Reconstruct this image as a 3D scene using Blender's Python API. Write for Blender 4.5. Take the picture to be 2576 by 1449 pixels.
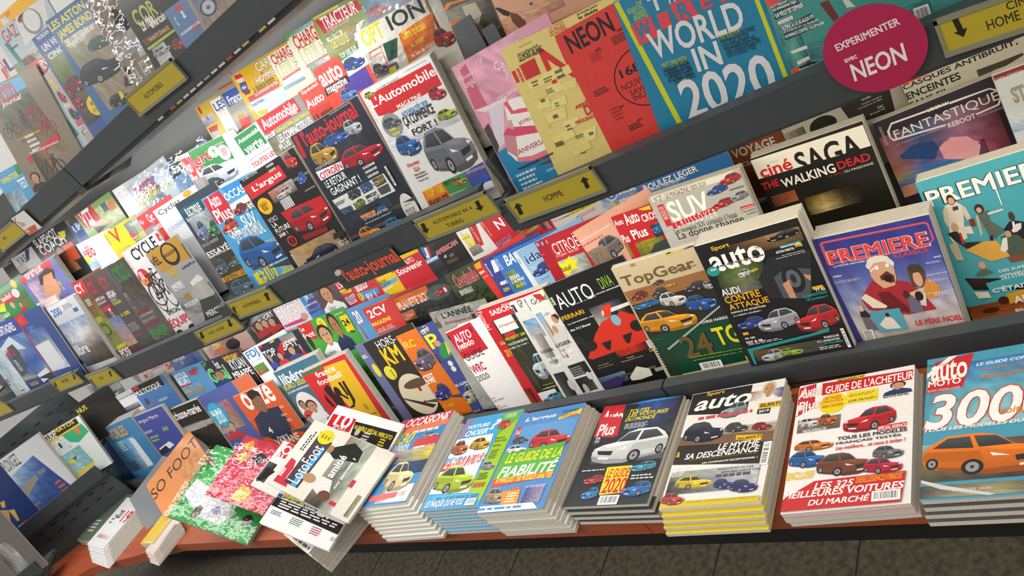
import bpy, math, random
from mathutils import Matrix, Vector
random.seed(7)
for o in list(bpy.data.objects): bpy.data.objects.remove(o)
S = bpy.context.scene
COL = S.collection
# ---------------------------------------------------------------- camera
cd = bpy.data.cameras.new('camera'); cam = bpy.data.objects.new('camera', cd); COL.objects.link(cam)
cam.matrix_world = Matrix([[0.708975, 0.231331, 0.666213, 0.0], [0.376762, 0.674322, -0.635091, 0.0], [-0.596158, 0.701268, 0.390921, 0.0], [0.0, 0.0, 0.0, 1.0]])
cd.sensor_width = 36.0; cd.lens = 28.6012; cd.clip_start = .01
S.camera = cam
# ---------------------------------------------------------------- world, lights, exposure
W_ = bpy.data.worlds.new('store_ambient'); S.world = W_; W_.use_nodes = True
bg = W_.node_tree.nodes['Background']; bg.inputs[0].default_value = (1.0, .95, .88, 1); bg.inputs[1].default_value = .42
def strip(name, loc, size, energy, col, rot=(0, 0, 0)):
    l = bpy.data.lights.new(name, 'AREA'); l.shape = 'RECTANGLE'; l.size, l.size_y = size; l.energy = energy; l.color = col
    o = bpy.data.objects.new(name, l); o.location = loc; o.rotation_euler = rot; COL.objects.link(o)
strip('ceiling_tube_row', (-3.6, -1.5, 1.9), (5.0, .25), 105, (1, .97, .93))
strip('ceiling_tube_row', (-3.7, 1.08, 2.05), (3.2, .5), 52, (1, .97, .93))
strip('ceiling_tube_row', (.9, -1.2, 1.9), (2.2, .25), 50, (1, .88, .72))
# slim lamps tucked under the front edge of the top and middle shelves
for nm, xa, xb, zt, e, c in (('top', -2.0, -1.0, .082, 2.2, (1, .98, .95)), ('top', -3.04, -2.03, .082, 2.3, (1, .98, .96)), ('top', -4.2, -3.07, .082, 1.2, (1, .98, .96)),
                             ('mid', -.97, .3, -.465, 2.3, (1, .88, .68)), ('mid', -2.0, -1.0, -.416, 2.8, (1, .96, .9)), ('mid', -3.04, -2.03, -.445, 2.4, (1, .97, .94)), ('mid', -4.2, -3.07, -.41, 1.3, (1, .97, .94))):
    strip('shelf_lamp_' + nm, ((xa + xb) / 2, 1.10, zt - .085), (xb - xa, .03), e, c, (math.radians(24), 0, 0))
S.view_settings.view_transform = 'Standard'; S.view_settings.look = 'None'
S.view_settings.gamma = 1.0; S.view_settings.use_curve_mapping = False
S.view_settings.exposure = 0.0
# ---------------------------------------------------------------- materials
def lin(c):
    c /= 255.0
    return c / 12.92 if c <= .04045 else ((c + .055) / 1.055) ** 2.4
def hexc(h):
    if len(h) == 3: h = ''.join(x * 2 for x in h)
    return tuple(lin(int(h[i:i + 2], 16)) for i in (0, 2, 4))
def mat(name, col=None, rough=.5, attr=False, noise=0., scale=60., bump=0., metal=0., spec=.5, coat=0.):
    m = bpy.data.materials.new(name); m.use_nodes = True; nt = m.node_tree; b = nt.nodes['Principled BSDF']
    b.inputs['Roughness'].default_value = rough; b.inputs['Metallic'].default_value = metal
    b.inputs['Specular IOR Level'].default_value = spec; b.inputs['Coat Weight'].default_value = coat; b.inputs['Coat Roughness'].default_value = .12
    if attr:
        a = nt.nodes.new('ShaderNodeAttribute'); a.attribute_name = 'ink'; src = a.outputs['Color']
    else:
        r = nt.nodes.new('ShaderNodeRGB'); r.outputs[0].default_value = (*hexc(col), 1); src = r.outputs[0]
    if noise:
        tc = nt.nodes.new('ShaderNodeTexCoord'); n = nt.nodes.new('ShaderNodeTexNoise'); n.inputs['Scale'].default_value = scale; n.inputs['Detail'].default_value = 4
        nt.links.new(tc.outputs['Object'], n.inputs['Vector'])
        mx = nt.nodes.new('ShaderNodeMix'); mx.data_type = 'RGBA'; mx.blend_type = 'MULTIPLY'; mx.inputs['Factor'].default_value = 1
        rp = nt.nodes.new('ShaderNodeValToRGB'); rp.color_ramp.elements[0].position = .3; rp.color_ramp.elements[1].position = .7
        v = 1 - noise; rp.color_ramp.elements[0].color = (v, v, v, 1); rp.color_ramp.elements[1].color = (1, 1, 1, 1)
        nt.links.new(n.outputs['Fac'], rp.inputs['Fac']); nt.links.new(src, mx.inputs[6]); nt.links.new(rp.outputs['Color'], mx.inputs[7]); src = mx.outputs[2]
        if bump:
            bp = nt.nodes.new('ShaderNodeBump'); bp.inputs['Strength'].default_value = bump; bp.inputs['Distance'].default_value = .002
            nt.links.new(n.outputs['Fac'], bp.inputs['Height']); nt.links.new(bp.outputs['Normal'], b.inputs['Normal'])
    nt.links.new(src, b.inputs['Base Color'])
    return m
PRINT = mat('glossy_printed_paper', rough=.4, attr=True, noise=.06, scale=90, spec=.4, coat=.14)
NEWS = mat('newsprint', rough=.85, attr=True, noise=.08, scale=140, spec=.1)
PAGES = mat('page_edges', 'e2dfd4', .8, noise=.22, scale=400, spec=.2)
METAL = mat('dark_grey_painted_steel', '40474a', .42, noise=.1, scale=30, bump=.02)
STEP = mat('grey_shelf_steel', '565c5e', .45, noise=.1, scale=25)
BOARD = mat('pale_grey_back_panel', 'e4e6e4', .5, noise=.05, scale=12)
SIGN = mat('yellow_sign_card', 'b9a52c', .55, noise=.05, scale=40)
INK = mat('printed_lettering', rough=.5, attr=True, noise=.04, scale=50)
KICK = mat('black_kick_panel', '1c1c1a', .7, noise=.2, scale=20)
GROUT = mat('floor_grout', '5a564c', .9, noise=.2, scale=50)
def special(name, fn):
    m = bpy.data.materials.new(name); m.use_nodes = True; fn(m.node_tree, m.node_tree.nodes, m.node_tree.links); return m
def _wood(nt, N, L):
    b = N['Principled BSDF']; tc = N.new('ShaderNodeTexCoord'); mp = N.new('ShaderNodeMapping'); mp.inputs['Scale'].default_value = (1.2, 22, 22)
    n = N.new('ShaderNodeTexNoise'); n.inputs['Scale'].default_value = 3; n.inputs['Detail'].default_value = 6
    r = N.new('ShaderNodeValToRGB'); r.color_ramp.elements[0].color = (*hexc('8a3d22'), 1); r.color_ramp.elements[1].color = (*hexc('b55a34'), 1)
    L.new(tc.outputs['Object'], mp.inputs['Vector']); L.new(mp.outputs['Vector'], n.inputs['Vector']); L.new(n.outputs['Fac'], r.inputs['Fac']); L.new(r.outputs['Color'], b.inputs['Base Color'])
    b.inputs['Roughness'].default_value = .38
WOOD = special('red_brown_wood', _wood)
def _tile(nt, N, L):
    b = N['Principled BSDF']; tc = N.new('ShaderNodeTexCoord'); oi = N.new('ShaderNodeObjectInfo')
    n = N.new('ShaderNodeTexNoise'); n.inputs['Scale'].default_value = 55; n.inputs['Detail'].default_value = 8
    r = N.new('ShaderNodeValToRGB'); r.color_ramp.elements[0].color = (*hexc('4e4a40'), 1); r.color_ramp.elements[1].color = (*hexc('6e685a'), 1)
    r.color_ramp.elements[0].position = .35; r.color_ramp.elements[1].position = .65
    L.new(tc.outputs['Object'], n.inputs['Vector']); L.new(n.outputs['Fac'], r.inputs['Fac']); L.new(r.outputs['Color'], b.inputs['Base Color']); b.inputs['Roughness'].default_value = .55
TILE = special('speckled_floor_tile', _tile)
def _film(nt, N, L):
    N.remove(N['Principled BSDF']); out = N['Material Output']
    t = N.new('ShaderNodeBsdfTransparent'); g = N.new('ShaderNodeBsdfGlossy'); g.inputs['Roughness'].default_value = .07
    f = N.new('ShaderNodeFresnel'); f.inputs['IOR'].default_value = 1.48; mx = N.new('ShaderNodeMixShader')
    tc = N.new('ShaderNodeTexCoord'); n = N.new('ShaderNodeTexNoise'); n.inputs['Scale'].default_value = 28; bp = N.new('ShaderNodeBump'); bp.inputs['Strength'].default_value = .9; bp.inputs['Distance'].default_value = .006
    L.new(tc.outputs['Object'], n.inputs['Vector']); L.new(n.outputs['Fac'], bp.inputs['Height']); L.new(bp.outputs['Normal'], g.inputs['Normal']); L.new(bp.outputs['Normal'], f.inputs['Normal'])
    L.new(f.outputs['Fac'], mx.inputs['Fac']); L.new(t.outputs[0], mx.inputs[1]); L.new(g.outputs[0], mx.inputs[2]); L.new(mx.outputs[0], out.inputs['Surface'])
FILM = special('clear_plastic_film', _film)
# ---------------------------------------------------------------- mesh helpers
class MB:
    def __init__(s): s.v = []; s.f = []; s.c = []; s.vc = {}
    def poly(s, pts, col=(1, 1, 1)):
        b = len(s.v); s.v += pts; s.f.append(tuple(range(b, b + len(pts)))); s.c.append(col)
    def box(s, x0, x1, y0, y1, z0, z1, col=(1, 1, 1)):
        b = len(s.v); s.v += [(x, y, z) for z in (z0, z1) for y in (y0, y1) for x in (x0, x1)]
        for q in ((0, 2, 3, 1), (4, 5, 7, 6), (0, 1, 5, 4), (2, 6, 7, 3), (0, 4, 6, 2), (1, 3, 7, 5)): s.f.append(tuple(b + i for i in q)); s.c.append(col)
    def prism(s, prof, x0, x1, col=(1, 1, 1)):   # prof: (y,z) polygon extruded along x
        b = len(s.v); n = len(prof); s.v += [(x0, y, z) for y, z in prof] + [(x1, y, z) for y, z in prof]
        s.f.append(tuple(b + i for i in range(n))); s.f.append(tuple(b + n + i for i in reversed(range(n)))); s.c += [col, col]
        for i in range(n): j = (i + 1) % n; s.f.append((b + i, b + n + i, b + n + j, b + j)); s.c.append(col)
    def raw(s, vs, fs, col): 
        b = len(s.v); s.v += vs
        for f in fs: s.f.append(tuple(b + i for i in f)); s.c.append(col)
    def mesh(s, name, *mats, mi=None, smooth=False):
        me = bpy.data.meshes.new(name); me.from_pydata(s.v, [], s.f)
        a = me.color_attributes.new('ink', 'FLOAT_COLOR', 'CORNER'); d = []
        for f, c in zip(s.f, s.c):
            for i in f: d += (*s.vc.get(i, c), 1.0)
        a.data.foreach_set('color', d)
        for m in mats: me.materials.append(m)
        if mi: me.polygons.foreach_set('material_index', mi)
        if smooth: me.polygons.foreach_set('use_smooth', [True] * len(me.polygons))
        me.update(); return me
def obj(name, data, parent=None, M=None, label=None, cat=None, group=None, kind=None):
    o = bpy.data.objects.new(name, data); COL.objects.link(o)
    if parent: o.parent = parent
    if M is not None: o.matrix_world = M if not parent else o.matrix_world; 
    if M is not None and parent: o.matrix_basis = M
    for k, v in (('label', label), ('category', cat), ('group', group), ('kind', kind)):
        if v: o[k] = v
    return o
def frame(r, u, p):
    r = Vector(r); u = Vector(u); n = r.cross(u); p = Vector(p)
    return Matrix(((r.x, u.x, n.x, p.x), (r.y, u.y, n.y, p.y), (r.z, u.z, n.z, p.z), (0, 0, 0, 1)))
# ---------------------------------------------------------------- lettering
TXT = {}
def want(s, st): TXT.setdefault((s, st), None)
def build_text():
    tmp = []
    for (s, st) in TXT:
        cu = bpy.data.curves.new('t', 'FONT'); cu.body = s; cu.size = 1; cu.resolution_u = 3; off = {'': .0, 'b': .022, 'o': .04}[st[0] if st and st[0] in 'bo' else '']; cu.offset = 0 if 'M' in s else off
        if 'i' in st: cu.shear = .22
        o = bpy.data.objects.new('t', cu); COL.objects.link(o); tmp.append(((s, st), o, off if 'M' in s else 0))
    dg = bpy.context.evaluated_depsgraph_get(); dg.update()
    for k, o, off in tmp:
        me = o.evaluated_get(dg).to_mesh()
        vs = [v.co[:2] for v in me.vertices]; fs = [tuple(p.vertices) for p in me.polygons]
        n0 = len(vs)
        if vs and off:   # heavier strokes by overlaying shifted outlines
            n0 = len(vs); sh = [(off, off), (-off, off), (off, -off), (-off, -off)]; base = vs; vs = [(x + a, y + b) for a, b in sh for x, y in base]; fs = [tuple(i + n0 * j for i in f) for j in range(4) for f in fs]
        if vs:
            x0 = min(v[0] for v in vs); x1 = max(v[0] for v in vs); y0 = min(v[1] for v in vs); y1 = max(v[1] for v in vs)
            TXT[k] = ([((v[0] - x0) / (x1 - x0 + 1e-9), (v[1] - y0) / (y1 - y0 + 1e-9), (i // n0) * 1e-5 if off else 0.0) for i, v in enumerate(vs)], fs)
        else: TXT[k] = ([], [])
        o.evaluated_get(dg).to_mesh_clear()
    for k, o, off in tmp:
        cu = o.data; bpy.data.objects.remove(o); bpy.data.curves.remove(cu)
def sty(k): return ('b' if 'b' in k else '') + ('i' if 'i' in k else '')
def mul(c, f): return tuple(min(1, x * f) for x in c)
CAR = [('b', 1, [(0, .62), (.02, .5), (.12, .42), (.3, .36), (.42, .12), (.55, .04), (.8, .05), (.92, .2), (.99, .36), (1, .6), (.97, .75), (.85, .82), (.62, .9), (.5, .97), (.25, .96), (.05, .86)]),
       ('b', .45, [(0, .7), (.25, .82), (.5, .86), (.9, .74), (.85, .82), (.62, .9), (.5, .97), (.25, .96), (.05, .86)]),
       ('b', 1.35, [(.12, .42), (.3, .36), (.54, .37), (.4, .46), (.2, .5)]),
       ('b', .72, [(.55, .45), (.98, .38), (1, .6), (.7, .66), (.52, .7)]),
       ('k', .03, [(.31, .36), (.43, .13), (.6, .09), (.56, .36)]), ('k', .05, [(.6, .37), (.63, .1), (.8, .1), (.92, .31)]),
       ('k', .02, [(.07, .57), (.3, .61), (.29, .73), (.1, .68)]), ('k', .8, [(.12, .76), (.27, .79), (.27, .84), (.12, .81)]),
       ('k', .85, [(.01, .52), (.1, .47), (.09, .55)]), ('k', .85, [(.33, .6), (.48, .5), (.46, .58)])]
def shapes(e, z, mb, H):
    k = e[0]
    P = lambda u, v: (u / 1000, H - v / 1000, z)
    if k == 'P':
        mb.poly([P(*q) for q in reversed(e[2])], hexc(e[1])); return
    if k == 'Q': k = 'g'; c4 = e[2]; col = e[1]; u0, v0 = c4[0]; u1, v1 = c4[2]; rest = ''
    else: c4 = None; u0, v0, u1, v1, col, rest = e[1:7]
    def B4(x, y): return P(*[(1 - y) * ((1 - x) * c4[0][i] + x * c4[1][i]) + y * ((1 - x) * c4[3][i] + x * c4[2][i]) for i in (0, 1)])
    B = B4 if c4 else lambda x, y: P(u0 + (u1 - u0) * x, v0 + (v1 - v0) * y)
    def ell(cx, cy, rx, ry, c, n=18, dz=0):
        mb.poly([(lambda q: (q[0], q[1], q[2] + dz))(B(cx + rx * math.cos(t), cy - ry * math.sin(t))) for t in [2 * math.pi * i / n for i in range(n)]], c)
    def pl(pts, c, dz=0, flip=False):
        q = [B(1 - x if flip else x, y) for x, y in pts]
        if not flip: q = q[::-1]
        # keep facing outwards
        ar = sum(q[i][0] * q[(i + 1) % len(q)][1] - q[(i + 1) % len(q)][0] * q[i][1] for i in range(len(q)))
        if ar < 0: q = q[::-1]
        mb.poly([(a, b, c_ + dz) for a, b, c_ in q], c)
    if k == 'r': pl([(0, 0), (1, 0), (1, 1), (0, 1)], hexc(col))
    elif k == 'e': ell(.5, .5, .5, .5, hexc(col), 28)
    elif k in 'cC':
        c = hexc(col); fl = k == 'C'
        for i, (m, f, pts) in enumerate(CAR):
            b0 = len(mb.v); pl(pts, mul(c, f) if m == 'b' else (f, f, f * 1.08), i * 8e-6, fl)
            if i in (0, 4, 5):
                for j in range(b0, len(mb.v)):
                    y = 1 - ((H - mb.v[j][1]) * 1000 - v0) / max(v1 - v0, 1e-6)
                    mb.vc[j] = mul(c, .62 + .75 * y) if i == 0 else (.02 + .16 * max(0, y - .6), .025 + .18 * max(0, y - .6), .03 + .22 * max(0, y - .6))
        for cx, cy, rx, ry in ((.61, .79, .085, .17), (.92, .66, .05, .13)):
            x = 1 - cx if fl else cx
            ell(x, cy, rx, ry, (.012, .012, .014), 14, 9e-5); ell(x, cy, rx * .62, ry * .66, (.3, .3, .32), 12, 1e-4); ell(x, cy, rx * .2, ry * .22, (.03, .03, .03), 8, 1.1e-4)
    elif k == 'g':
        rows = [[hexc(c) for c in r.split(',')] for r in col.split('/')]; n = 12; nr = len(rows); nc = len(rows[0])
        rnd = random.Random(int(u0 * 7 + v0 * 13 + u1)); b = len(mb.v)
        for j in range(n + 1):
            for i in range(n + 1):
                a = j / n * (nr - 1); d = i / n * (nc - 1); ja = min(int(a), nr - 2) if nr > 1 else 0; ia = min(int(d), nc - 2) if nc > 1 else 0
                fa = a - ja; fd = d - ia; J = min(ja + 1, nr - 1); I = min(ia + 1, nc - 1); w = rnd.uniform(.72, 1.25)
                mb.vc[b + j * (n + 1) + i] = tuple(min(1, w * ((1 - fa) * ((1 - fd) * rows[ja][ia][q] + fd * rows[ja][I][q]) + fa * ((1 - fd) * rows[J][ia][q] + fd * rows[J][I][q]))) for q in range(3))
                mb.v.append(B(i / n, j / n))
        for j in range(n):
            for i in range(n):
                o = b + j * (n + 1) + i; mb.f.append((o, o + n + 1, o + n + 2, o + 1)); mb.c.append((1, 1, 1))
    elif k == 's':
        n = int(rest or 1); rnd = random.Random(int(u0 + v0 * 3)); c = hexc(col)
        for j in range(n):
            x = 0.0; y0 = (j + .2) / n; y1 = (j + .72) / n; end = rnd.uniform(.75, 1)
            while x < end - .03:
                w = rnd.uniform(.07, .2); pl([(x, y0), (min(x + w, end), y0), (min(x + w, end), y1), (x, y1)], c); x += w + .035
    elif k == 'k':
        pl([(0, 0), (1, 0), (1, 1), (0, 1)], hexc(col)); rnd = random.Random(int(u0)); x = .08
        tall = (v1 - v0) > 1.25 * (u1 - u0)
        while x < .9:
            w = rnd.choice((.012, .02, .035)); q = [(x, .12), (x + w, .12), (x + w, .8), (x, .8)]
            if tall: q = [(.12, a) if b_ == .12 else (.8, a) for a, b_ in q]
            pl(q, (.02, .02, .02), 1e-5); x += w + rnd.choice((.015, .025, .035))
    elif k == 'p':
        sh, sk, ha = [hexc(c) for c in col.split(',')]
        pl([(0, 1), (.06, .74), (.3, .6), (.42, .52), (.6, .52), (.72, .6), (.95, .74), (1, 1)], sh); pl([(.4, .4), (.62, .4), (.62, .58), (.51, .66), (.4, .58)], mul(sk, .8), 4e-6)
        ell(.5, .24, .27, .28, ha, 16, 7e-6); ell(.5, .3, .21, .25, sk, 16, 1e-5)
        for x in (.42, .58): ell(x, .27, .035, .02, (.02, .015, .012), 8, 1.4e-5)
        pl([(.43, .42), (.58, .42), (.55, .45), (.46, .45)], mul(sk, .45), 1.4e-5); pl([(.49, .28), (.53, .28), (.55, .37), (.48, .37)], mul(sk, .82), 1.3e-5)
    elif k == 'b':
        c = hexc(col)
        for cx in (.22, .78):
            n = 20; ring = []
            for i in range(n):
                t0 = 2 * math.pi * i / n; t1 = 2 * math.pi * (i + 1) / n
                pl([(cx + .21 * math.cos(t), .7 - .29 * math.sin(t)) for t in (t0, t1)] + [(cx + .185 * math.cos(t), .7 - .255 * math.sin(t)) for t in (t1, t0)], c)
            ell(cx, .7, .035, .05, c, 8)
        for (x0, y0), (x1, y1) in (((.22, .7), (.36, .32)), ((.36, .32), (.68, .28)), ((.68, .28), (.46, .72)), ((.46, .72), (.34, .28)), ((.22, .7), (.46, .72)), ((.66, .2), (.78, .7)), ((.28, .26), (.42, .25)), ((.62, .17), (.76, .2))):
            dx, dy = x1 - x0, y1 - y0; l = math.hypot(dx, dy); nx, ny = -dy / l * .016, dx / l * .016
            pl([(x0 + nx, y0 + ny), (x1 + nx, y1 + ny), (x1 - nx, y1 - ny), (x0 - nx, y0 - ny)], c, 2e-6)
def letters(e, z, mb, H):
    k, u0, v0, u1, v1, col, s = e
    c, oc = (col.split('/') + [None])[:2]
    for cc, st, dz, gr in (([(oc, 'o' + ('i' if 'i' in k else ''), 0, .04)] if oc else []) + [(c, sty(k), 4.5e-5 if oc and 'M' in s else 2.6e-5, 0)]):
        vs, fs = TXT[(s, st)]; gx = (u1 - u0) * gr * .35; gy = (v1 - v0) * gr
        if 'v' in k: f = lambda x, y, w: ((u0 + (u1 - u0) * (y)) / 1000, H - (v0 + (v1 - v0) * x) / 1000, z + dz + w)   # reads downwards
        else: f = lambda x, y, w: ((u0 - gx + (u1 - u0 + 2 * gx) * x) / 1000, H - (v1 + gy - (v1 - v0 + 2 * gy) * y) / 1000, z + dz + w)
        mb.raw([f(*v) for v in vs], fs, hexc(cc))
def reg(art):
    for e in art:
        if e[0][0] == 't':
            want(e[6], sty(e[0]))
            if '/' in e[5]: want(e[6], 'o' + ('i' if 'i' in e[0] else ''))
def printed(art, H, z0, parent, m=None, pic='cover_picture', step=4e-5):
    m = m or PRINT; a = MB(); b = MB(); big = [e for e in art if e[0][0] == 't']
    title = max(big, key=lambda e: (e[3] - e[1]) * (e[4] - e[2])) if big else None
    z = z0
    for i, e in enumerate(art):
        z += step
        if e[0][0] == 't':
            if e is title or (e[4] - e[2]) > 7.5 or e[3] - e[1] > 70:
                c = MB(); letters(e, z, c, H); n = 'title_lettering' if e is title else 'cover_lettering'
                if c.f: obj(n, c.mesh(n, m), parent)
            else: letters(e, z, b, H)
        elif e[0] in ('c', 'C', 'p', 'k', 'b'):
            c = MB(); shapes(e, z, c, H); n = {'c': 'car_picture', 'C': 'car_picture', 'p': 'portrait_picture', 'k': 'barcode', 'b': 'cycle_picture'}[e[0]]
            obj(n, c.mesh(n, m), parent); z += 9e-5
        elif e[0] == 's': shapes(e, z, b, H)
        else: shapes(e, z, a, H)
    if a.f: obj(pic, a.mesh(pic, m), parent)
    if b.f: obj('small_print', b.mesh('small_print', m), parent, kind='stuff')
# ---------------------------------------------------------------- magazines
GROUPS = {'Z': 'magazines on the top shelf', 'A': 'magazines on the middle shelf', 'B': 'magazines on the lower shelf', 'P': 'papers lying on the wooden ledge', 'K': 'magazines in the corner unit'}
def page_block(W, H, t):
    mb = MB(); mb.box(.0006, W - .0006, .0008, H - .0008, -t, -.0003); return mb.mesh('page_block', PAGES)
def magazine(name, label, grp, TL, r, u, W, H, t, n, fan, bgc, cl, wrap, art, short):
    TLv = Vector(TL); rv = Vector(r); uv = Vector(u); nv = rv.cross(uv); p = TLv - uv * H
    m = NEWS if name == 'newspaper' else PRINT
    root = obj(name, None, None, frame(r, u, p), label, name, GROUPS[grp])
    root.empty_display_size = .02
    obj('page_block', page_block(W, H, t), root)
    mb = MB(); c = hexc(bgc); mb.box(0, W, 0, H, -.0003, 0, c); mb.box(0, .0004, 0, H, -t, -.0003, c); mb.box(0, W, 0, H, -t - .0001, -t + .0002, hexc(cl or bgc))
    cov = obj('front_cover', mb.mesh('front_cover', m), root)
    printed(art, H, 0.0, cov, m)
    if wrap:
        g = MB(); nx, ny = 12, 16; a = .0025 if wrap == 1 else .005
        for j in range(ny + 1):
            for i in range(nx + 1):
                e = (i in (0, nx)) or (j == 0)
                g.v.append((W * (-.01 + 1.02 * i / nx), H * (-.005 + 1.05 * j / ny), .0022 + (0 if e else random.uniform(0, a))))
        for j in range(ny):
            for i in range(nx): o = j * (nx + 1) + i; g.f.append((o, o + 1, o + nx + 2, o + nx + 1)); g.c.append((1, 1, 1))
        obj('plastic_wrap', g.mesh('plastic_wrap', FILM, smooth=True), root)['label'] = 'crinkled clear plastic film'
    if n:
        mb = MB(); cc = hexc(cl or bgc); mb.box(.0004, W - .0004, .0006, H - .0006, -t + .0002, -.0002); k = len(mb.f)
        ec = hexc('aeaaa0'); mb.box(0, W, .03, H, -.0003, 0, ec); mb.box(0, W, 0, .03, -.0003, 0, cc); mb.box(0, W, 0, H, -t, -t + .0003, ec); mb.box(0, .0004, 0, H, -t, 0, ec)
        me = mb.mesh(name + '_copy', PAGES, m, mi=[0] * k + [1] * (len(mb.f) - k))
        for i in range(1, n + 1):
            f = i / n
            q = p - nv * (t * i + .0002 * i) + rv * (fan[0] * f + random.uniform(-.0018, .0018)) + uv * ((fan[1] * f + random.uniform(-.002, .001)) if grp == 'P' else t * i * .255)
            obj(name, me, None, frame(r, u, q), short, name, 'spare copies: ' + short)
# ---------------------------------------------------------------- floor and ledge
FZ = -1.5; TS = .338
fl = obj('floor', (lambda mb: (mb.box(-7, 3, -1.6, 1.6, FZ - .05, FZ - .004), mb.mesh('floor', GROUT))[1])(MB()), kind='structure')
mb = MB(); e = TS / 2 - .0022; mb.box(-e, e, -e, e, -.006, 0); tile_me = mb.mesh('floor_tile', TILE)
for i in range(-13, 4):
    for j in range(-1, 3):
        o = obj('floor_tile', tile_me, fl); o.location = (-1.093 + TS * i + TS / 2, .82 + TS * j - TS / 2, FZ)
led = obj('wooden_ledge', None, None, Matrix.Translation((0, .795, -1.13)), 'red-brown wooden ledge carrying the piles in front of the rack', 'ledge')
def part(name, parent, fn, *mats, **k):
    mb = MB(); fn(mb); o = obj(name, mb.mesh(name, *mats), parent)
    o.matrix_parent_inverse = parent.matrix_world.inverted(); 
    if k.get('label'): o['label'] = k['label']
    return o
bpy.context.view_layer.update()
def slab(mb, pts, z0, z1):
    n = len(pts); mb.v += [(x, y, z0) for x, y in pts] + [(x, y, z1) for x, y in pts]
    mb.f += [tuple(reversed(range(n))), tuple(range(n, 2 * n))] + [(i, (i + 1) % n, n + (i + 1) % n, n + i) for i in range(n)]; mb.c += [(1, 1, 1)] * (n + 2)
for a, b in ((.35, -.98), (-.982, -2.02), (-2.022, -3.06)):
    part('ledge_board', led, lambda m: slab(m, [(b, .795), (a, .795), (a, 1.11), (b, 1.11)], -1.13, -1.09), WOOD)
part('ledge_board', led, lambda m: slab(m, [(-3.062, .795), (-3.062, 1.11), (-4.2, 1.11), (-4.9, .6), (-4.6, .3), (-3.75, .70)], -1.13, -1.09), WOOD)
part('kick_panel', led, lambda m: m.box(-4.4, .35, 1.02, 1.05, FZ, -1.131), KICK)
# ---------------------------------------------------------------- rack bays
LEAN = math.radians(14.3); DY, DZ = .085, .07
LIP = {'Z': (1.05, .082, .09), 'AH': (1.05, -.465, .06), 'AA': (1.05, -.416, .06), 'AV': (1.05, -.445, .06), 'AM': (1.05, -.41, .06), 'B': (1.10, -1.026, .09)}
def steps(y0, zt, gap, nt, back):
    # stepped profile of one shelf row: treads for each tier, then the underside
    by, bz = y0 + gap, zt - .057; P = [(y0 + .002, bz)]
    for k in range(nt):
        yk = by + DY * k + .004; P += [(yk, bz + DZ * k), (yk, bz + DZ * (k + 1) if k < nt - 1 else bz + DZ * k)]
    if P[-1] == P[-2]: P.pop()
    P[-1] = (back, P[-1][1]); P += [(back, P[-1][1] - .02), (y0 + .12, bz - .022), (y0 + .002, bz - .012)]
    return P
BAYS = [('AH', -.985, .35, 'right-hand bay of the grey magazine rack with the round pink sticker'), ('AA', -2.015, -.99, 'second bay from the right of the grey rack, holding the car magazines'),
        ('AV', -3.05, -2.02, 'third bay of the grey rack, cycling titles above and football titles below'), ('AM', -4.3, -3.055, 'leftmost straight bay of the grey rack with mountain titles')]
for key, x0, x1, lab in BAYS:
    rk = obj('display_rack', None, None, Matrix.Translation(((x0 + x1) / 2, 1.3, FZ)), lab, 'rack', 'bays of the magazine rack'); bpy.context.view_layer.update()
    for row, nt in (('Z', 3), (key, 4), ('B', 4)):
        y, zt, gap = LIP[row]; h = .072 if row == 'B' else .058
        part('shelf_step', rk, lambda m: m.prism(steps(y, zt, gap, nt, 1.62), x0, x1), STEP)
        part('shelf_lip', rk, lambda m: (m.box(x0, x1, y - .012, y + .001, zt - h, zt), m.box(x0, x1, y + .001, y + .014, zt - .004, zt)), METAL)
    part('back_panel', rk, lambda m: m.box(x0, x1, 1.62, 1.635, FZ, .75), BOARD)
    part('end_upright', rk, lambda m: m.box(x0 - .001, x0 + .003, 1.12, 1.62, LIP[key][1] - .08, LIP[key][1] + .02), METAL)
    part('lower_panel', rk, lambda m: m.box(x0, x1, 1.12, 1.14, FZ, -1.11), KICK)
    if key == 'AV': part('shelf_end_cap', rk, lambda m: m.prism([(1.04, .026), (1.235, .03), (1.175, -.012), (1.04, .008)], -2.06, -2.021), METAL); part('switch_box', rk, lambda m: m.box(-2.0205, -2.015, 1.06, 1.12, .012, .03), BOARD)
    if key == 'AA': part('price_strip', rk, lambda m: [m.box(x0 + .02 + .03 * i, x0 + .02 + .03 * i + .022, 1.0365, 1.039, .0195, .0235, random.choice(((.5, .05, .06), (.6, .58, .55), (.3, .3, .31), (.5, .4, .08)))) for i in range(int((x1 - x0 - .04) / .03)) if random.random() < .6 and i > 12], INK)
# divider tabs standing in the right bay behind the pink cake issue
for i, (p, r, w, h) in enumerate([([-0.9476, 1.14, -0.45], [1.0, 0.0, 0.0], 0.0496, 0.2807), ([-0.892, 1.14, -0.45], [1.0, 0.0, 0.0], 0.0308, 0.2474)]):
    mb = MB(); mb.box(0, w, 0, h, -.002, 0); mb.box(0, w, 0, .002, 0, .03)
    obj('shelf_divider', mb.mesh('shelf_divider', METAL), None, frame(r, (0, math.sin(LEAN), math.cos(LEAN)), p), ['left dark grey steel tab standing before the camouflage cover', 'right dark grey steel tab standing before the revolver cover'][i], 'divider', 'steel divider tabs')
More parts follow.
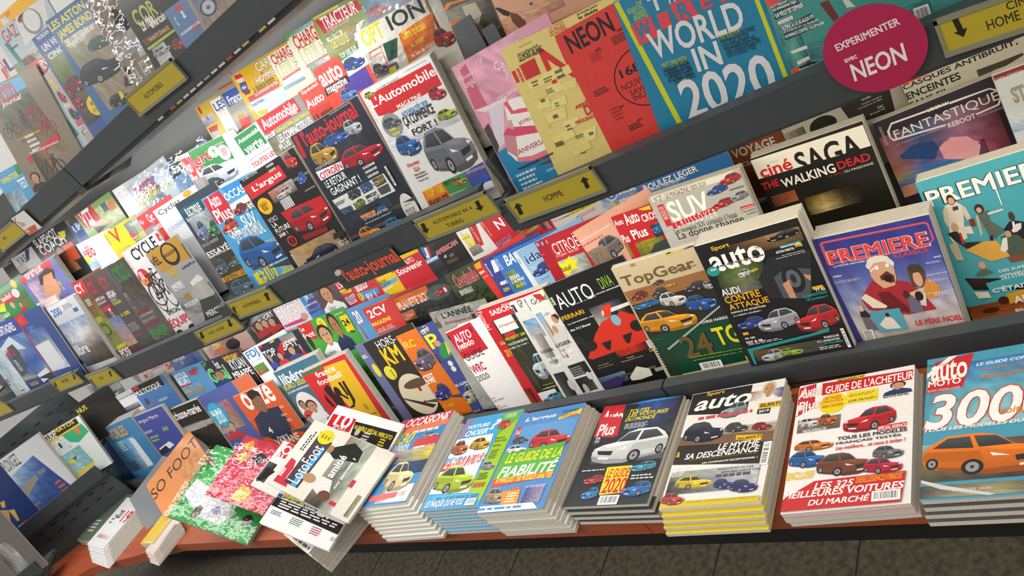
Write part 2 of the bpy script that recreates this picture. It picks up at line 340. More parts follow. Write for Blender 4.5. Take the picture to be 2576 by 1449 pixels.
# corner unit turned towards the viewer
KPH = math.radians(42); kr = Vector((math.cos(KPH), math.sin(KPH), 0)); kn = Vector((math.sin(KPH), -math.cos(KPH), 0))
def corner(A, lab, L, nt, low):
    M = Matrix(((kr.x, -kn.x, 0, A[0]), (kr.y, -kn.y, 0, A[1]), (0, 0, 1, A[2]), (0, 0, 0, 1)))   # local x along, y inwards, z up
    rk = obj('corner_rack', None, None, M, lab, 'rack', 'corner units'); 
    def p(n, fn, mt): mb = MB(); fn(mb); return obj(n, mb.mesh(n, mt), rk)
    p('shelf_lip', lambda m: (m.box(-L, 0, -.012, .0, -.058, 0)), METAL)
    p('shelf_step', lambda m: [m.box(-L, 0, .0 if k == 0 else .035 + .08 * k - .045, .13 + .08 * k, -.07 + .07 * k, -.053 + .07 * k) for k in range(nt)], STEP)
    fp = p('slotted_panel', lambda m: m.box(-L, 0, .02, .03, low, -.0585), METAL)
    p('back_panel', lambda m: m.box(-L, .0, .30 if nt > 1 else .10, .31 if nt > 1 else .11, low, .30 if nt > 1 else -.06), METAL)
    def slots(m, y, zs):
        for zz in zs:
            for i in range(int(L / .075)): m.box(-L + .03 + .075 * i, -L + .03 + .075 * i + .03, y - .0006, y, zz, zz + .006, (.004, .004, .004))
    q = p('panel_slots', lambda m: (slots(m, .02, (-.10, -.14)), slots(m, .30, (.14, .18, .24)) if nt > 1 else None), INK)
    return rk
corner((-3.849, 1.05, -.846), 'slotted grey corner unit holding the diving magazines', 1.0, 2, -.245)
corner((-3.998, .6466, -.95), 'low grey corner shelf at the bottom left of the photo', .9, 1, -.09)
# ---------------------------------------------------------------- signs and stickers
def plate(name, lab, cat, p, r, u, W, H, th, col, art, parts, holder=False):
    o = obj(name, None, None, frame(r, u, p), lab, cat, parts)
    mb = MB()
    if name == 'round_sticker':
        n = 64; pts = [(W / 2 + W / 2 * math.cos(2 * math.pi * i / n), H / 2 + H / 2 * math.sin(2 * math.pi * i / n)) for i in range(n)]
        mb.v += [(x, y, -th) for x, y in pts] + [(x, y, 0) for x, y in pts]; mb.f += [tuple(reversed(range(n))), tuple(range(n, 2 * n))] + [(i, (i + 1) % n, n + (i + 1) % n, n + i) for i in range(n)]; mb.c += [hexc(col)] * (n + 2)
        obj('sticker_disc', mb.mesh('sticker_disc', INK), o)
    else:
        mb.box(0, W, 0, H, -th, 0, hexc(col)); obj('sign_card', mb.mesh('sign_card', INK), o)
    if holder:
        mb = MB(); mb.box(-.004, W + .004, -.006, 0, -th - .002, .004); mb.box(-.004, 0, 0, H + .006, -th - .002, .0018); mb.box(W, W + .004, 0, H + .006, -th - .002, .0018); mb.box(-.004, W + .004, H, H + .006, -th - .002, .0018)
        obj('sign_holder', mb.mesh('sign_holder', HOLD), o)['label'] = 'clear plastic holder'
    printed(art, H, 0.0002, o, INK, 'sign_arrows' if holder else 'sign_print')
HOLD = mat('clear_grey_holder', '8a8a72', .2, noise=.03, scale=30)

# printed artwork of each cover, in millimetres on the cover: kind, left, top, right, bottom, colour, text
A = [
[('s',1,35.9,27.1,48.1,'fff','3'),('e',13.4,71.4,35.5,119.4,'dfd73a','')],
[('t',49.4,8.6,135.2,34.4,'eee','HORS-'),('tb',45,36.4,122.4,94.4,'e6c21e','KM'),('e',8.7,90,55.1,138,'dfd73a',''),('e',14.6,133.4,149.4,276.5,'d8cfb4',''),('e',46.9,156.6,160.1,185.9,'5a4c3a',''),('P','3a3028',[(9.2,199.3),(125.1,254.3),(104.7,260.9),(20.4,210.5)]),('r',96.6,182.2,107.3,199,'a02020',''),('r',85.7,230.1,94.1,243.9,'a02020',''),('s',36.3,104.1,42.5,138.2,'332','4')],
[('tb',12.6,22.8,55,47.4,'f2c816','RC'),('r',8.8,5.8,14.8,47.1,'e07818',''),('tv',6.5,9.4,12.5,45.9,'fff','CLASSIC'),('c',1,55.2,88.6,130.2,'6a6070',''),('tb',1,136.6,43.9,158,'fff',"C'EST"),('tb',1,153.2,41.1,167.2,'fff','LE MO'),('c',1,172.7,67.7,231.3,'3a3a8a',''),('tb',2,244.1,48.5,251.4,'d8d020','4 L 1000')],
[('c',6.1,1,43.7,26.6,'c8c8c8',''),('tb',8.1,28.8,49.6,73.4,'f0dc20','P'),('tb',1,89.3,6.9,116.6,'111','LE'),('P','2a8a4a',[(41.3,66.6),(66.7,64.4),(70.9,91.6),(59.7,109.9),(24.3,112.9),(19.7,96.4)]),('P','e0d030',[(64.3,67.2),(81,69.4),(74.5,92.8),(48.9,106.3)]),('e',24.5,53.9,49.7,72.6,'c89078',''),('e',26.7,120.9,44.4,138.7,'ddd',''),('e',25.1,139,42.7,156.9,'ddd',''),('tb',1,192.8,56.3,200.9,'eee','R5 ALPINE'),('c',1,200.5,68.7,261.4,'a8aca0',''),('tb',1,250.1,19,261.6,'d8d020','BMW'),('tb',1,283.9,27.4,290.4,'d8d020','PORSCHE')],
[('g',0,30.8,153.5,49.5,'7a8060,50583a,485040/a0a088,6a6e50,404830',''),('r',20.4,14.5,139.2,62,'f4f4f0',''),('r',10.7,17.2,16.7,37,'b8b020',''),('tb',39.5,4.5,152.8,24.8,'1a1a1a',"L'ANNÉE"),('tb',37.7,34.9,155.3,45.3,'c02030','Echappement')],
[('r',0,2.8,104.1,74.2,'cc2030',''),('tbi',47.9,19.6,116.8,45.5,'fff','AUTO'),('tbi',33.9,55.6,99.7,75.3,'fff','hebdo'),('tb',35.3,78.8,92.9,84.9,'222','RALLYE MONTE'),('tb',29.6,95.5,101.3,106.7,'c02030','NEUVILLE'),('tb',31.5,115.3,82,134.2,'222','LA R'),('s',31.7,137.4,73.7,151.7,'888','3'),('g',3.9,165.5,61.3,233.2,'b0b0b0,e0e0e0/505050,302c2c/808080,403c38',''),('r',23.9,247.4,79.3,270.5,'5a4a20',''),('t',28.5,246.4,78.8,265.3,'d8c820','NEUF'),('t',17.3,268.7,78,272.4,'ccc','ET LES NOUVEAUTES')],
[('r',0,2.1,100.3,86.1,'c82030',''),('r',0,9.2,5.4,22.2,'222',''),('r',85.7,11.9,89.2,28.1,'222',''),('tbi',12.3,15,79.3,40.1,'fff','AUTO'),('tbi',7.8,40.7,71.2,59.7,'fff','hebdo'),('s',1,60.2,47.5,66.8,'c66','1'),('t',7.5,74.8,79.3,96.4,'1a1a1a','GUIDE'),('tb',3,111,54.1,136.6,'c82030','WRC'),('t',1.1,144.6,46.3,161.5,'1a1a1a','2020'),('t',1,217.9,18,221.8,'c03','FORMAT'),('t',1,226.5,42.8,231.3,'444','CHEZ HYUNDAI'),('t',1,243.3,14.3,247.5,'c03','DUELS'),('t',1,250.2,36.8,254.5,'444','CHEZ TOYOTA'),('r',33,257.4,40.8,269.6,'ddd','')],
[('tb',35.6,10.4,107.2,25.3,'f4f0f0','SAISON'),('t',80.9,4.2,105.6,11,'fff','SPÉCIALE'),('tv',1,4.3,14.5,57.7,'fff','Formule1'),('tb',13.1,97.3,44.5,106.7,'f0c020','GRAND'),('tb',12.1,120.9,31.6,142.6,'f0c020','2019'),('s',1,167.9,5.7,220.9,'999','12'),('g',0,239.9,22.8,287,'802020,502020/c06020,402020','')],
[('g',14.5,34.4,34.8,250.1,'3a4a28,5a6a38,3a3e30/2a3020,3a3424,4a4434/5a5038,302c22,201e1a/282820,201e1c,1c1c1c',''),('r',4.5,0,64.8,39,'f2f0ec',''),('r',0,5,3.5,25,'222',''),('tb',11.8,16,79.9,23.7,'c81e28','Echappement'),('r',10.1,41.2,45.3,55.6,'c03030',''),('tb',5.6,53,71.9,60.6,'d8d020','PEUGEOT 208'),('tb',3.3,69.3,68.6,75.5,'eee','TOUTE RECENTE'),('tb',2.9,80.3,64.7,86.3,'eee','DÉJA AU TOP !'),('c',29.7,112.5,84.7,190.7,'b8c8d0',''),('tbi',29.8,201.8,66.3,205,'d8d020','François Duval'),('tbi',23.6,210.8,67,214.7,'eee','au Monte-Carlo'),('r',0,219.8,58.1,249.1,'e8e8e8',''),('c',1.6,229.1,69.7,254.1,'5a9ac0','')],
[('r',0,8,11.3,28.8,'2a2a50',''),('tv',1,11.8,6.3,37.3,'fff','Grand Prix'),('t',23.1,1,37.8,20.9,'111','GP'),('g',8.1,55.7,68.8,108.1,'5a9ad0,8ab8e0/c8c0b0,a09080',''),('g',15.4,98.4,42.8,187.4,'b0a8a0,807870/c0c0c0,585858',''),('tb',10.3,142.2,48.9,150.3,'111','LIGIER'),('tb',14.7,165.8,54.6,174.2,'fff','50 ANS'),('tb',17.6,183.3,45.7,193.9,'fff','PLUS'),('g',7.7,210.1,41.8,284.4,'303030,1a1a1a/686868,202020',''),('e',32.8,233.5,51.8,265.8,'c8c8c8','')],
[('r',0,3,2.6,37.5,'2a2a50',''),('tv',1,13.5,4.1,37.5,'fff','Grand Prix'),('t',13.7,11.2,61.6,25.5,'111','Grand'),('P','c03028',[(29.5,1.5),(50.8,6.2),(58.7,24.5),(45.8,22.9),(33.6,15.3)]),('g',6,48.2,22.7,179.6,'5a9ad0,7ab0e0,90b8d8/a0b0b8,c8c0b0,806850/b8b0a8,d0ccc8,605850/909090,c8c8c8,484848',''),('c',20.9,54.5,45,61.4,'e8e8f0',''),('e',39.2,64.3,56.5,88.5,'c89070',''),('P','3a2a20',[(43.4,65.5),(58.1,64.4),(62.5,75.3),(55.9,82.3),(50,70.9)]),('P','d8d4d0',[(37.6,88.5),(62,103.1),(41.3,152.9),(11.2,156.0),(12.2,124.4)]),('e',25.1,90.1,39.6,111.7,'c89070',''),('tb',5.9,136.2,53.1,146,'111','LIGIER'),('tb',8.9,159.6,57.4,169.7,'fff','50 ANS'),('tb',6.6,178,54.1,184.6,'fff','PLUS LOIN'),('r',2.7,198.6,56.6,231,'222',''),('s',4.8,205.7,43.5,230.3,'999','4'),('g',0,237.2,46.1,277.9,'202020,383838/181818,585858',''),('e',37.7,227.6,51.7,249.8,'d8d8d8',''),('e',8.5,254.6,22.7,283.8,'b8b8b8',''),('tb',6.2,275.4,17.8,284,'ddd','31')],
[('r',0,1.1,3.4,51.5,'7ab030',''),('tv',4.3,28.7,12.4,50.2,'fff','www'),('t',14.7,27,119.1,66.2,'f0f0f0','AUTO'),('t',143.8,27.8,178,55.5,'8ac83a','DIVA'),('t',48.1,63.1,119.9,66.1,'eee',"Le magazine de l'Histoire"),('tb',102.3,58.4,192.1,62.5,'eee','de la course automobile'),('tb',3.5,81.6,69,92.8,'e8b020','FERRARI'),('tb',9.3,103.2,91.4,108,'f0f0f0','La formidable saga'),('tb',5.8,118,67.9,124,'f0f0f0','des 312 Boxer'),('g',83.9,86.5,171.9,221.5,'3a4458,5a4a50,4a4a58,202028/b0a898,a8a498,6a6460,282828/c8482a,d83018,c82818,3a1810/401410,c02818,a02018,201010',''),('P','d8301c',[(59.8,151.4),(95.2,126.7),(156.7,117.9),(182.1,135.3),(177.5,201.2),(146.3,203.2),(17.3,206.3),(7.9,200.4)]),('e',128.2,105.3,150.2,122.9,'20282a',''),('e',120.9,118.9,144,147.5,'88b4cc',''),('P','e8e4da',[(111,102.2),(187.5,102.4),(185.5,110.4),(107.3,112.8)]),('P','e83a22',[(121.4,91.0),(142.2,92.4),(129.4,117.4),(109.3,119.5)]),('P','281818',[(64.4,174.3),(93.1,174.3),(77.2,196.7),(69.2,194.2)]),('P','281818',[(125.5,172.6),(153,172.6),(132.5,195.8),(124.8,193.4)]),('e',156.3,147.4,188,174.9,'1c1c1c',''),('e',12.1,157.2,51.4,186.3,'1c1c1c',''),('e',1,138.9,28.4,163.9,'242424',''),('tb',21.9,224.9,52.6,227.9,'d8d020','Piers Courage'),('t',17.7,231.5,61.8,233.7,'eee','Un pur talent naturel'),('g',0,255.6,79.4,282.3,'4a6a80,6a88a0/2a2a50,283858',''),('P','3a3060',[(1,269.9),(52.3,263.7),(72.3,272.5),(48.1,290.8),(1,286.6)]),('tb',104.3,226.3,124,229.5,'d8d020','Porsche'),('t',85.3,232.2,145.3,234.9,'eee',"Carrousel d'un 3e titre"),('g',65.7,264.3,160.5,270.3,'584450,785a58/30382a,605848',''),('P','dcd8c8',[(83,275.6),(115,254.1),(142.9,268.4),(141.3,286.2),(106.3,288.4),(83.5,285.1)]),('tb',167.7,222.5,177.9,230.2,'d8d020','La'),('r',153.4,271.3,183.4,280.5,'8aa0a8',''),('r',171.4,201.6,188.2,222.9,'c8ccd8','')],
[('P','96683c',[(1,60.2),(212.2,58.5),(212.2,97.5),(4.6,100.4)]),('P','2c2820',[(4.7,94.8),(212.2,85.0),(212.2,167.2),(4.3,182.6)]),('P','0a4430',[(7,177.4),(212.2,162.5),(205.4,273.7),(8.3,280.5)]),('P','1c3826',[(3.8,205.5),(50.2,203.6),(38.8,281.7),(8.3,280.5)]),('tb',9,24.4,187.5,56.2,'6a5a2e','TopGear'),('t',49,2.6,62.3,9.3,'4a4030','BBC'),('t',146.4,40.3,189.2,47,'5a4c2c','magazine'),('tb',135.7,4.5,173.9,8.5,'d8c820','FERRARI ROMA'),('c',178.6,1,203.5,5.3,'585868',''),('c',136.5,1,150.3,4.5,'2a2a2a',''),('c',10.5,64.2,54.5,86.4,'8a2a22',''),('c',62.2,68.6,101.6,90.7,'4a4440',''),('c',102.5,63.9,128.5,75.3,'c89a40',''),('c',75.9,52.3,105.3,63.2,'5a4030',''),('c',139.6,75.6,192.2,97.8,'3a3e44',''),('c',3.4,89.8,73.4,107.9,'2a78c0',''),('C',73.8,82.9,135.5,120.2,'d4d4d0',''),('C',183.8,81.4,204.2,101.4,'b8b8bc',''),('C',127.5,103,196.4,144.6,'2a5cb0',''),('C',1.1,117.2,138.2,175.5,'e0981c',''),('P','9ab0a8',[(34.8,211.8),(197.7,139.1),(196.6,144.1),(38.6,215.4)]),('tb',139.8,165.2,202.7,171.7,'f0f0f0','CHRIS HARRIS'),('tb',71.2,190.4,141.5,243.1,'6a5428','24'),('tb',153.4,185.3,211.1,228.6,'e8dc20','TG'),('tb',75.7,241.9,209.9,245.2,'c8d020','Cette fois,la compétition pour le sport'),('tb',81.1,249.4,196.3,252.6,'c8d020',"de l'année battra son plein jour... et"),('k',90.8,259.8,142.8,278.1,'fff',''),('s',4.9,189.9,11.9,281.4,'c8ccc0','14'),('r',198,262.7,204.8,274.9,'d8cc20',''),('tb',10.1,182.7,39.8,185.6,'6a5428','SUR LA GRILLE')],
[('g',63.1,16.2,203.2,44.3,'302820,6a5030,a07848,8a6840/18181a,302a24,503c28,3a3024',''),('Q','2a3a20,5a7a34,2a3020/3a4a28,6a7a48,303830/3a3a34,707068,383a38',[(19.2,55.3),(116.8,55.7),(106.8,114.5),(13.9,118.0)]),('g',15.2,84.1,19.1,148,'4a4a44,3a3c40',''),('P','22262c',[(92.5,96.5),(128.4,59.0),(207,63.1),(170.3,156.2),(96.6,138.2)]),('P','4a5258',[(121.9,99.4),(151,86.1),(192.9,99.7),(170.3,156.2),(122.4,144.5)]),('e',135.4,82.9,175,140.4,'1c1e22',''),('e',143,92.2,168.2,129,'5a6268',''),('e',150.6,101.3,160.6,119.8,'24282c',''),('P','c89070',[(132.1,116.2),(147.1,110.7),(145.7,150.2),(134.1,147.3)]),('P','c89070',[(176,106.6),(187.9,112.1),(183.7,122.5),(177.2,113.9)]),('tb',31.7,8.9,69.2,20.2,'e8b020','Sport'),('tb',16.5,21.3,125.9,62.4,'f2f2f2','auto'),('t',113,29.4,122.1,38.3,'444','HHH'),('s',32.7,48.1,123.3,54.1,'666','1'),('e',2.2,47.6,28.9,68.5,'2a9090',''),('tb',11,52.5,23.1,57,'fff','AUDI'),('c',139.7,16,201.5,32.5,'14161e',''),('r',156.6,41.8,197.1,47.8,'1f8080',''),('tb',159.2,44.2,194,47.3,'fff','ESSAI EXCLUSIF'),('r',183.7,47.2,196.6,53.2,'d8b020',''),('tb',145.9,50.7,180.3,55.7,'eee','ASTON MARTIN'),('tb',183.4,50.6,193.6,55.7,'222','DBX'),('tb',153.5,60.5,195.9,62.8,'eee','Au volant,premières'),('tb',141.6,64.1,196.7,66.3,'eee','impressions sur un pari osé'),('c',59.1,67.7,85,85.7,'c8ccd0',''),('c',84.2,71,101.6,79.3,'d8c020',''),('tb',11.2,98.5,50.2,113.1,'f0f0f0','AUDI'),('tb',11.3,114.8,85,130.1,'e8ac20','CONTRE'),('tb',12.8,132.5,95.6,147.3,'e8ac20','ATTAQUE'),('tb',12.3,148.9,84.1,152.9,'eee','RAFALE DE SPORTIVES'),('tb',13.4,156.5,71.8,160.1,'eee',"À L'ARME LOURDE !"),('c',12.1,165.6,69.8,192.9,'3048a0',''),('c',51.6,160.7,135.3,208.8,'a8acb8',''),('c',124.8,168.3,207,224.8,'c02a30',''),('r',15.2,197.3,27,203.3,'d8b020',''),('tb',15.4,209.3,36.8,213.8,'fff','RS Q8,'),('tb',14.3,217.3,54.1,221.9,'fff','RS7 & S8...'),('s',15.6,221.7,88.9,227.7,'bbb','2'),('P','189090',[(9.2,233.8),(142.3,226.1),(180.4,219.8),(177,228.7),(17.9,240.7),(14,271.2),(9.7,270.4)]),('g',17.9,240.7,159.2,263.7,'6a4a28,4a4a2a,40403c/30382a,3a3c3c,404448',''),('c',29.5,243.4,77.3,270,'b0b8bc',''),('C',69.8,246.5,115.6,264.4,'98b820',''),('tb',184.6,139.8,202.7,145.2,'fff','TT RS'),('tb',159.2,146.8,203.3,151.8,'20a8a0','COMPETITION'),('tb',162,155.4,202.1,159.9,'20a8a0','VS CAYMAN T'),('r',181.2,133.7,201.4,139.7,'d8b020',''),('tb',163,236.4,190.8,241.3,'eee','PORSCHE'),('tb',147.7,243.6,190.5,247.7,'eee','911 SPEEDSTER'),('tb',158.1,249,193.4,253.4,'20a8a0','VS McLAREN'),('s',146.7,256.3,195.5,263.7,'ccc','2'),('k',197.4,226.4,203.4,267.2,'fff','')],
[('g',0,246.5,114.6,279.9,'7a3c20,9a5028/b8642c,a85828',''),('P','2a1c18',[(13.5,190.7),(96.9,213.8),(103.7,236.9),(20.5,217.0)]),('tv',2.9,4.6,8.9,41.6,'5ab0bc','PREMIERE'),('tb',7.4,20.2,192.7,49.2,'f2f2ec/234','PREMIERE'),('P','e8e0cc',[(28.2,53.7),(37.4,51.6),(47.1,52.9),(53.1,60.1),(46.2,91.1),(21.3,89.4),(24,71.2)]),('P','d8d0bc',[(23.3,60.5),(29.1,56.1),(31.7,61.2),(24.8,84.2),(25.9,90.9),(20.6,91.4),(19.1,78.1)]),('P','d8d0bc',[(51.6,59.6),(56.4,65.3),(58.2,82.5),(57.1,88.4),(52,88.8),(49.7,75.5)]),('P','f0ead8',[(23.5,88.0),(45.3,88.8),(42,119.4),(30.9,122.3),(31.1,101.1),(20.2,123.3),(17.2,111.7)]),('P','4a4a50',[(38.3,59.2),(46.8,59.0),(46.1,66.0),(37.6,66.3)]),('P','8a3028',[(54.1,87.4),(62.3,88.0),(61,102.2),(52.8,101.7)]),('e',34.3,36.2,46.1,55.5,'3a2820',''),('e',35.8,41.4,44.9,54.5,'d8a888',''),('P','e8e0cc',[(39.1,97.3),(53.5,99.8),(53.7,114.6),(41.5,110.7)]),('P','5a6a60',[(67.8,83.6),(77.1,82.6),(86.2,79.5),(82.6,98.8),(98.5,122.5),(85.3,128.7),(80.6,133.5),(72.6,122.6),(71.4,105.5)]),('P','c8bca0',[(65.7,85.0),(69.3,84.1),(65.1,120.2),(61.5,121.2)]),('P','8a4a34',[(70,105.1),(80.6,102.3),(81.2,105.6),(70.5,108.4)]),('P','2a2624',[(73.5,125.0),(78.5,124.5),(71.5,162.3),(64.9,162.5)]),('e',67.3,65.4,80.8,83.3,'3a2a24',''),('e',69.7,71.2,77.2,81.2,'dca888',''),('P','e8d8c8',[(83,84.5),(105.6,83.9),(106.2,87.2),(83.3,88.7)]),('P','f4f4f0',[(105.8,17.9),(108.6,18.9),(107.3,78.4),(105.9,77.9)]),('P','1c1c20',[(96.1,119.7),(107.4,108.9),(115.1,109.4),(125.9,114.9),(124.4,140.9),(113,147.6),(101.7,137.9)]),('P','f0f0f0',[(111,110.1),(114,110.6),(112.5,120.8),(109,121.7)]),('P','e4e0dc',[(105.7,124.8),(114.9,115.4),(122.6,115.9),(119.8,125.1),(108.3,131.8)]),('e',109.1,92.6,117.1,108.6,'4a3428',''),('P','22242a',[(16.7,102.9),(31.1,101.1),(36.4,126.2),(64.4,132.7),(71.5,162.3),(61.3,163.5),(35.7,138.8),(22.2,117.5)]),('e',25.4,86.3,36,102.9,'dca888',''),('P','c83828',[(32.9,105.9),(36,106.9),(35.1,130.0),(31.1,126.7)]),('P','e0a848',[(31.9,139.8),(61.4,131.7),(80,135.4),(92.4,168.5),(62.4,170.3)]),('P','4a5a48',[(87.7,131.5),(101.1,129.5),(112.1,135.0),(117.6,144.9),(109,173.4),(91.2,172.3),(86.8,150.0)]),('P','e8e4dc',[(90,134.3),(96.5,134.2),(91.5,155.6),(85.3,160.0),(80.5,154.4)]),('P','2a2a2c',[(96.7,128.1),(113.8,129.4),(114.4,132.6),(96.7,133.3)]),('e',95.3,123,104,135.1,'c89878',''),('P','8a4a2c',[(85.3,170.6),(110.2,169.6),(106.7,181.1),(88.8,180.1)]),('P','5a6a50',[(31.1,189.4),(46.5,178.6),(59.3,190.8),(41.4,194.5)]),('e',41.9,166,52.6,180.8,'d8a080',''),('P','c8bca0',[(11.7,122.9),(24.7,120.4),(24.5,157.1),(13.5,153.8)]),('tb',66.9,187.4,140.3,193.9,'f0f0f0','DES SUPERHÉROS'),('tb',65.3,197.8,138.1,201.4,'f0f0f0','LASER,DES CHEVALIERS'),('tb',66.6,201,128.5,207.5,'f0f0f0','DU STREAMING'),('P','4aa6b4',[(41.4,207.6),(145.4,200.6),(148.1,217.9),(44.2,228.1)]),('tb',46.7,218.4,138.3,228.8,'f4f4f0',"C'ÉTAIT UNE"),('P','d8a030',[(63.8,235.0),(137.9,227.2),(137.1,245.8),(64.3,254.8)]),('tb',71.5,238.1,130.1,255.6,'f4f4f0','ANNÉE'),('tb',68,265.5,117.5,271.7,'f4f4f0','Bilan 2019'),('e',49.3,237.9,65.2,252.7,'4a2418',''),('e',20.9,254.7,46.2,263.9,'4a2418',''),('P','e8e4d8',[(19.8,219.0),(40.3,224.4),(41.8,235.8),(22.2,233.0)])],
[('Q','34348a,36388e/3a3c94,3c3e98/5464ac,4c58a4/9098c4,8890c0/ccc8cc,c8c0c4/c0b098,c8b8b0',[(0.5,0.5),(189.9,0.5),(191.9,213.3),(21.2,222.6)]),('P','a83040',[(96,1.0),(182.6,1.0),(182.8,1.0),(96.2,1.6)]),('P','d05860',[(13.2,7.6),(182.4,10.5),(182.6,13.9),(12.8,11.5)]),('P','d05860',[(183.2,10.8),(187.1,14.4),(188.4,43.2),(185.4,44.5),(184.6,16.4),(181.4,14.0)]),('P','d05860',[(8.9,10.4),(13.7,7.8),(14.3,11.7),(13.9,50.1),(9.4,51.8)]),('P','d05860',[(10,50.1),(116.7,52.2),(116.6,55.6),(10.5,54.3)]),('P','d05860',[(185.9,42.6),(188.4,43.2),(182.2,49.9),(176.1,53.6),(176.1,50.7),(181.2,47.6)]),('tb',15.4,28.4,178.8,54,'e04848/f0c8c0','PREMIERE'),('tb',120.4,56.2,173.4,64.5,'d84848','CLASSICS'),('tb',18.1,57.5,110.5,60.8,'f0f0f0','LA PETITE HISTOIRE DES GRANDS'),('P','a82838',[(54.8,131.1),(69.9,100.7),(96.3,93.0),(116.2,116.9),(125.9,145.0)]),('P','a82838',[(43.4,131.0),(64.6,105.9),(89.4,97.7),(128.2,112.5),(142.9,135.0),(156.7,172.6),(135.6,173.1),(110,175.1),(49.2,154.9)]),('P','6a1820',[(74.1,123.4),(92.1,124.8),(114.3,160.3),(114.7,171.5),(77.8,160.2)]),('P','e8e0c8',[(44.1,128.8),(53.9,121.7),(82.1,152.0),(79.1,155.9),(57.8,152.0)]),('P','d8c0a0',[(123.8,133.8),(150.6,126.2),(162.4,152.1),(125.9,145.0)]),('P','d89040',[(152.9,118.0),(161,119.7),(164,152.4),(142.6,148.2)]),('P','d89040',[(151.9,115.3),(161.2,112.9),(172.4,128.1),(171.7,142.9),(159.1,151.2),(152.3,132.6)]),('P','d8a888',[(74.2,75.1),(85.6,62.3),(106.6,64.9),(114.1,81.7),(112,100.8),(106.1,114.8),(87,117.6),(76.9,102.2),(73.2,90.3)]),('P','e4e0d4',[(70.2,69.8),(78.2,56.3),(92.1,53.0),(109,56.9),(117.1,71.6),(114.7,79.7),(102.6,66.2),(84.3,66.4),(73.5,77.1)]),('P','5a3020',[(87,93.3),(100.5,85.2),(109.9,95.9),(107.9,108.6),(98.8,108.9),(98.4,97.9),(88,102.3)]),('e',91.9,92.6,105.8,106.6,'2a1414',''),('P','f4f0f0',[(74.6,79.6),(85.8,73.3),(90.4,76.4),(89.7,78.5),(82.8,77.0),(75.7,82.0)]),('e',84.4,71.5,90.3,80.1,'f8f8f8',''),('e',102,71.1,107.9,78.5,'f8f8f8',''),('P','5a4430',[(133.5,88.1),(138.6,82.8),(153.9,84.1),(158.6,97.9),(154.3,116.2),(146.7,127.5),(132.4,122.4),(132.5,100.8)]),('e',137.3,94.8,151.4,124.8,'dca888',''),('P','4a3a28',[(132.7,87.9),(139.2,80.8),(152.2,83.7),(157,97.5),(137.8,97.6)]),('s',11.4,75.3,28.1,81.3,'dde','1'),('s',9.7,87.2,61.3,93.2,'bbc','4'),('tb',178.9,74.1,190.4,77.6,'f0f0f0','GHOST'),('s',164,82.2,191.4,86.3,'ccd','2'),('tb',160.2,105,191.4,107.2,'e8e8f0','BONNIE AND CLYDE'),('s',160,114.9,191.4,120.9,'ccd','3'),('tb',150.6,139.5,191.4,141.7,'f0e8e0','LES ENFANTS DU PARADIS'),('s',160.9,141.5,191.4,147.5,'ddd','3'),('P','6a6480',[(118.1,141.0),(126.1,138.2),(136.4,157.8),(137.3,173.4),(116.4,171.8)]),('P','d8d4cc',[(135.6,135.7),(148.9,138.4),(143.6,163.5),(135.8,159.9)]),('e',113.1,127.8,122.8,143.1,'3a2c24',''),('e',130.8,132.9,143.9,151.3,'201818',''),('P','50a0b8',[(49.5,157.3),(100.3,158.7),(101.9,203.1),(53.8,202.0)]),('P','e8dcd0',[(58.5,186.5),(74.5,171.0),(83.8,177.2),(92,199.1),(66.6,197.1)]),('e',73.5,164.6,80.4,173.6,'302020',''),('P','202024',[(34,154.5),(43.8,153.9),(49.5,166.5),(44.5,170.2),(32.4,165.7)]),('P','6a6070',[(33.5,168.3),(45.2,168.0),(55.1,197.5),(35,194.2)]),('e',34.6,141.5,42.1,155.2,'e0b090',''),('tb',117,185.5,191.4,198.5,'d02434','LE PÈRE NOEL'),('tb',91.1,211.4,191.4,221.8,'d02434','EST UNE ORDURE'),('k',25.7,193.2,44.1,220.9,'ddd','')],
[('tb',76.6,7.5,148.3,65.5,'d8d420','NN'),('g',4.6,4.7,115,115.7,'c8ccd0,b8bcc0/a8b0b8,98a0a8','')],
[('tb',4.9,16.9,155.5,27.5,'2a2c30','Course Au Large'),('g',0,63.9,138.5,89.9,'5a70a0,c8c0a0/303a58,3a4468','')],
[('P','1c1c1e',[(5.8,1.0),(224.8,1.2),(218,45.9),(1.8,37.8)]),('tb',3.9,21.7,194.9,49.2,'f0f0ee','MULTICOQUE'),('r',7.3,1.6,52.8,16.4,'c83040',''),('tb',107,26.7,120.8,41.6,'d83038','C'),('P','e06838',[(49.2,74.6),(69.8,103.5),(26.8,102.7)]),('P','3a5078',[(34.1,64.5),(58.8,66.0),(56.5,99.7),(25,96.4)]),('s',116.9,92.4,187.4,105.6,'d0e0f0','2')],
[('g',0,73.2,175.5,115.7,'60a0d0,70a8d0/98a078,a08858',''),('tb',8.9,13.2,109.3,36.8,'f4f6f8','MOTEUR'),('tb',7.2,30.1,108.6,68.1,'f4f6f8','BOAT'),('P','c83a40',[(132.9,18.2),(210.6,17.9),(191.8,40.3),(134.6,39.7)]),('P','c83a40',[(1,64.8),(109.5,66.9),(105.2,74.1),(1,73.0)]),('t',167.6,6.5,223.1,23.2,'444','édito'),('s',1,92.6,74.5,102.4,'d8d040','3')],
[('P','2a9a48',[(6.3,3.8),(38.4,1.0),(30.7,13.7),(1,22.5)]),('tb',85.3,5.9,118.3,44.5,'f0f0f0','Foot'),('tb',1,34.3,139.3,94.1,'48c858/f0f0f0','Goal'),('p',4.2,49.5,141.8,116.1,'2a4a70,b08068,4a3020',''),('tb',168,1,283.8,25.5,'c83050','Cri-Champion'),('tb',171.4,7.3,268.9,31.3,'e0d828','POSTER GEANT'),('tb',183.4,26.4,292.5,68,'f4f4f4','KYLIAN'),('tb',162.8,66.4,300.6,103.8,'f4f4f4','MBAPPÉ')],
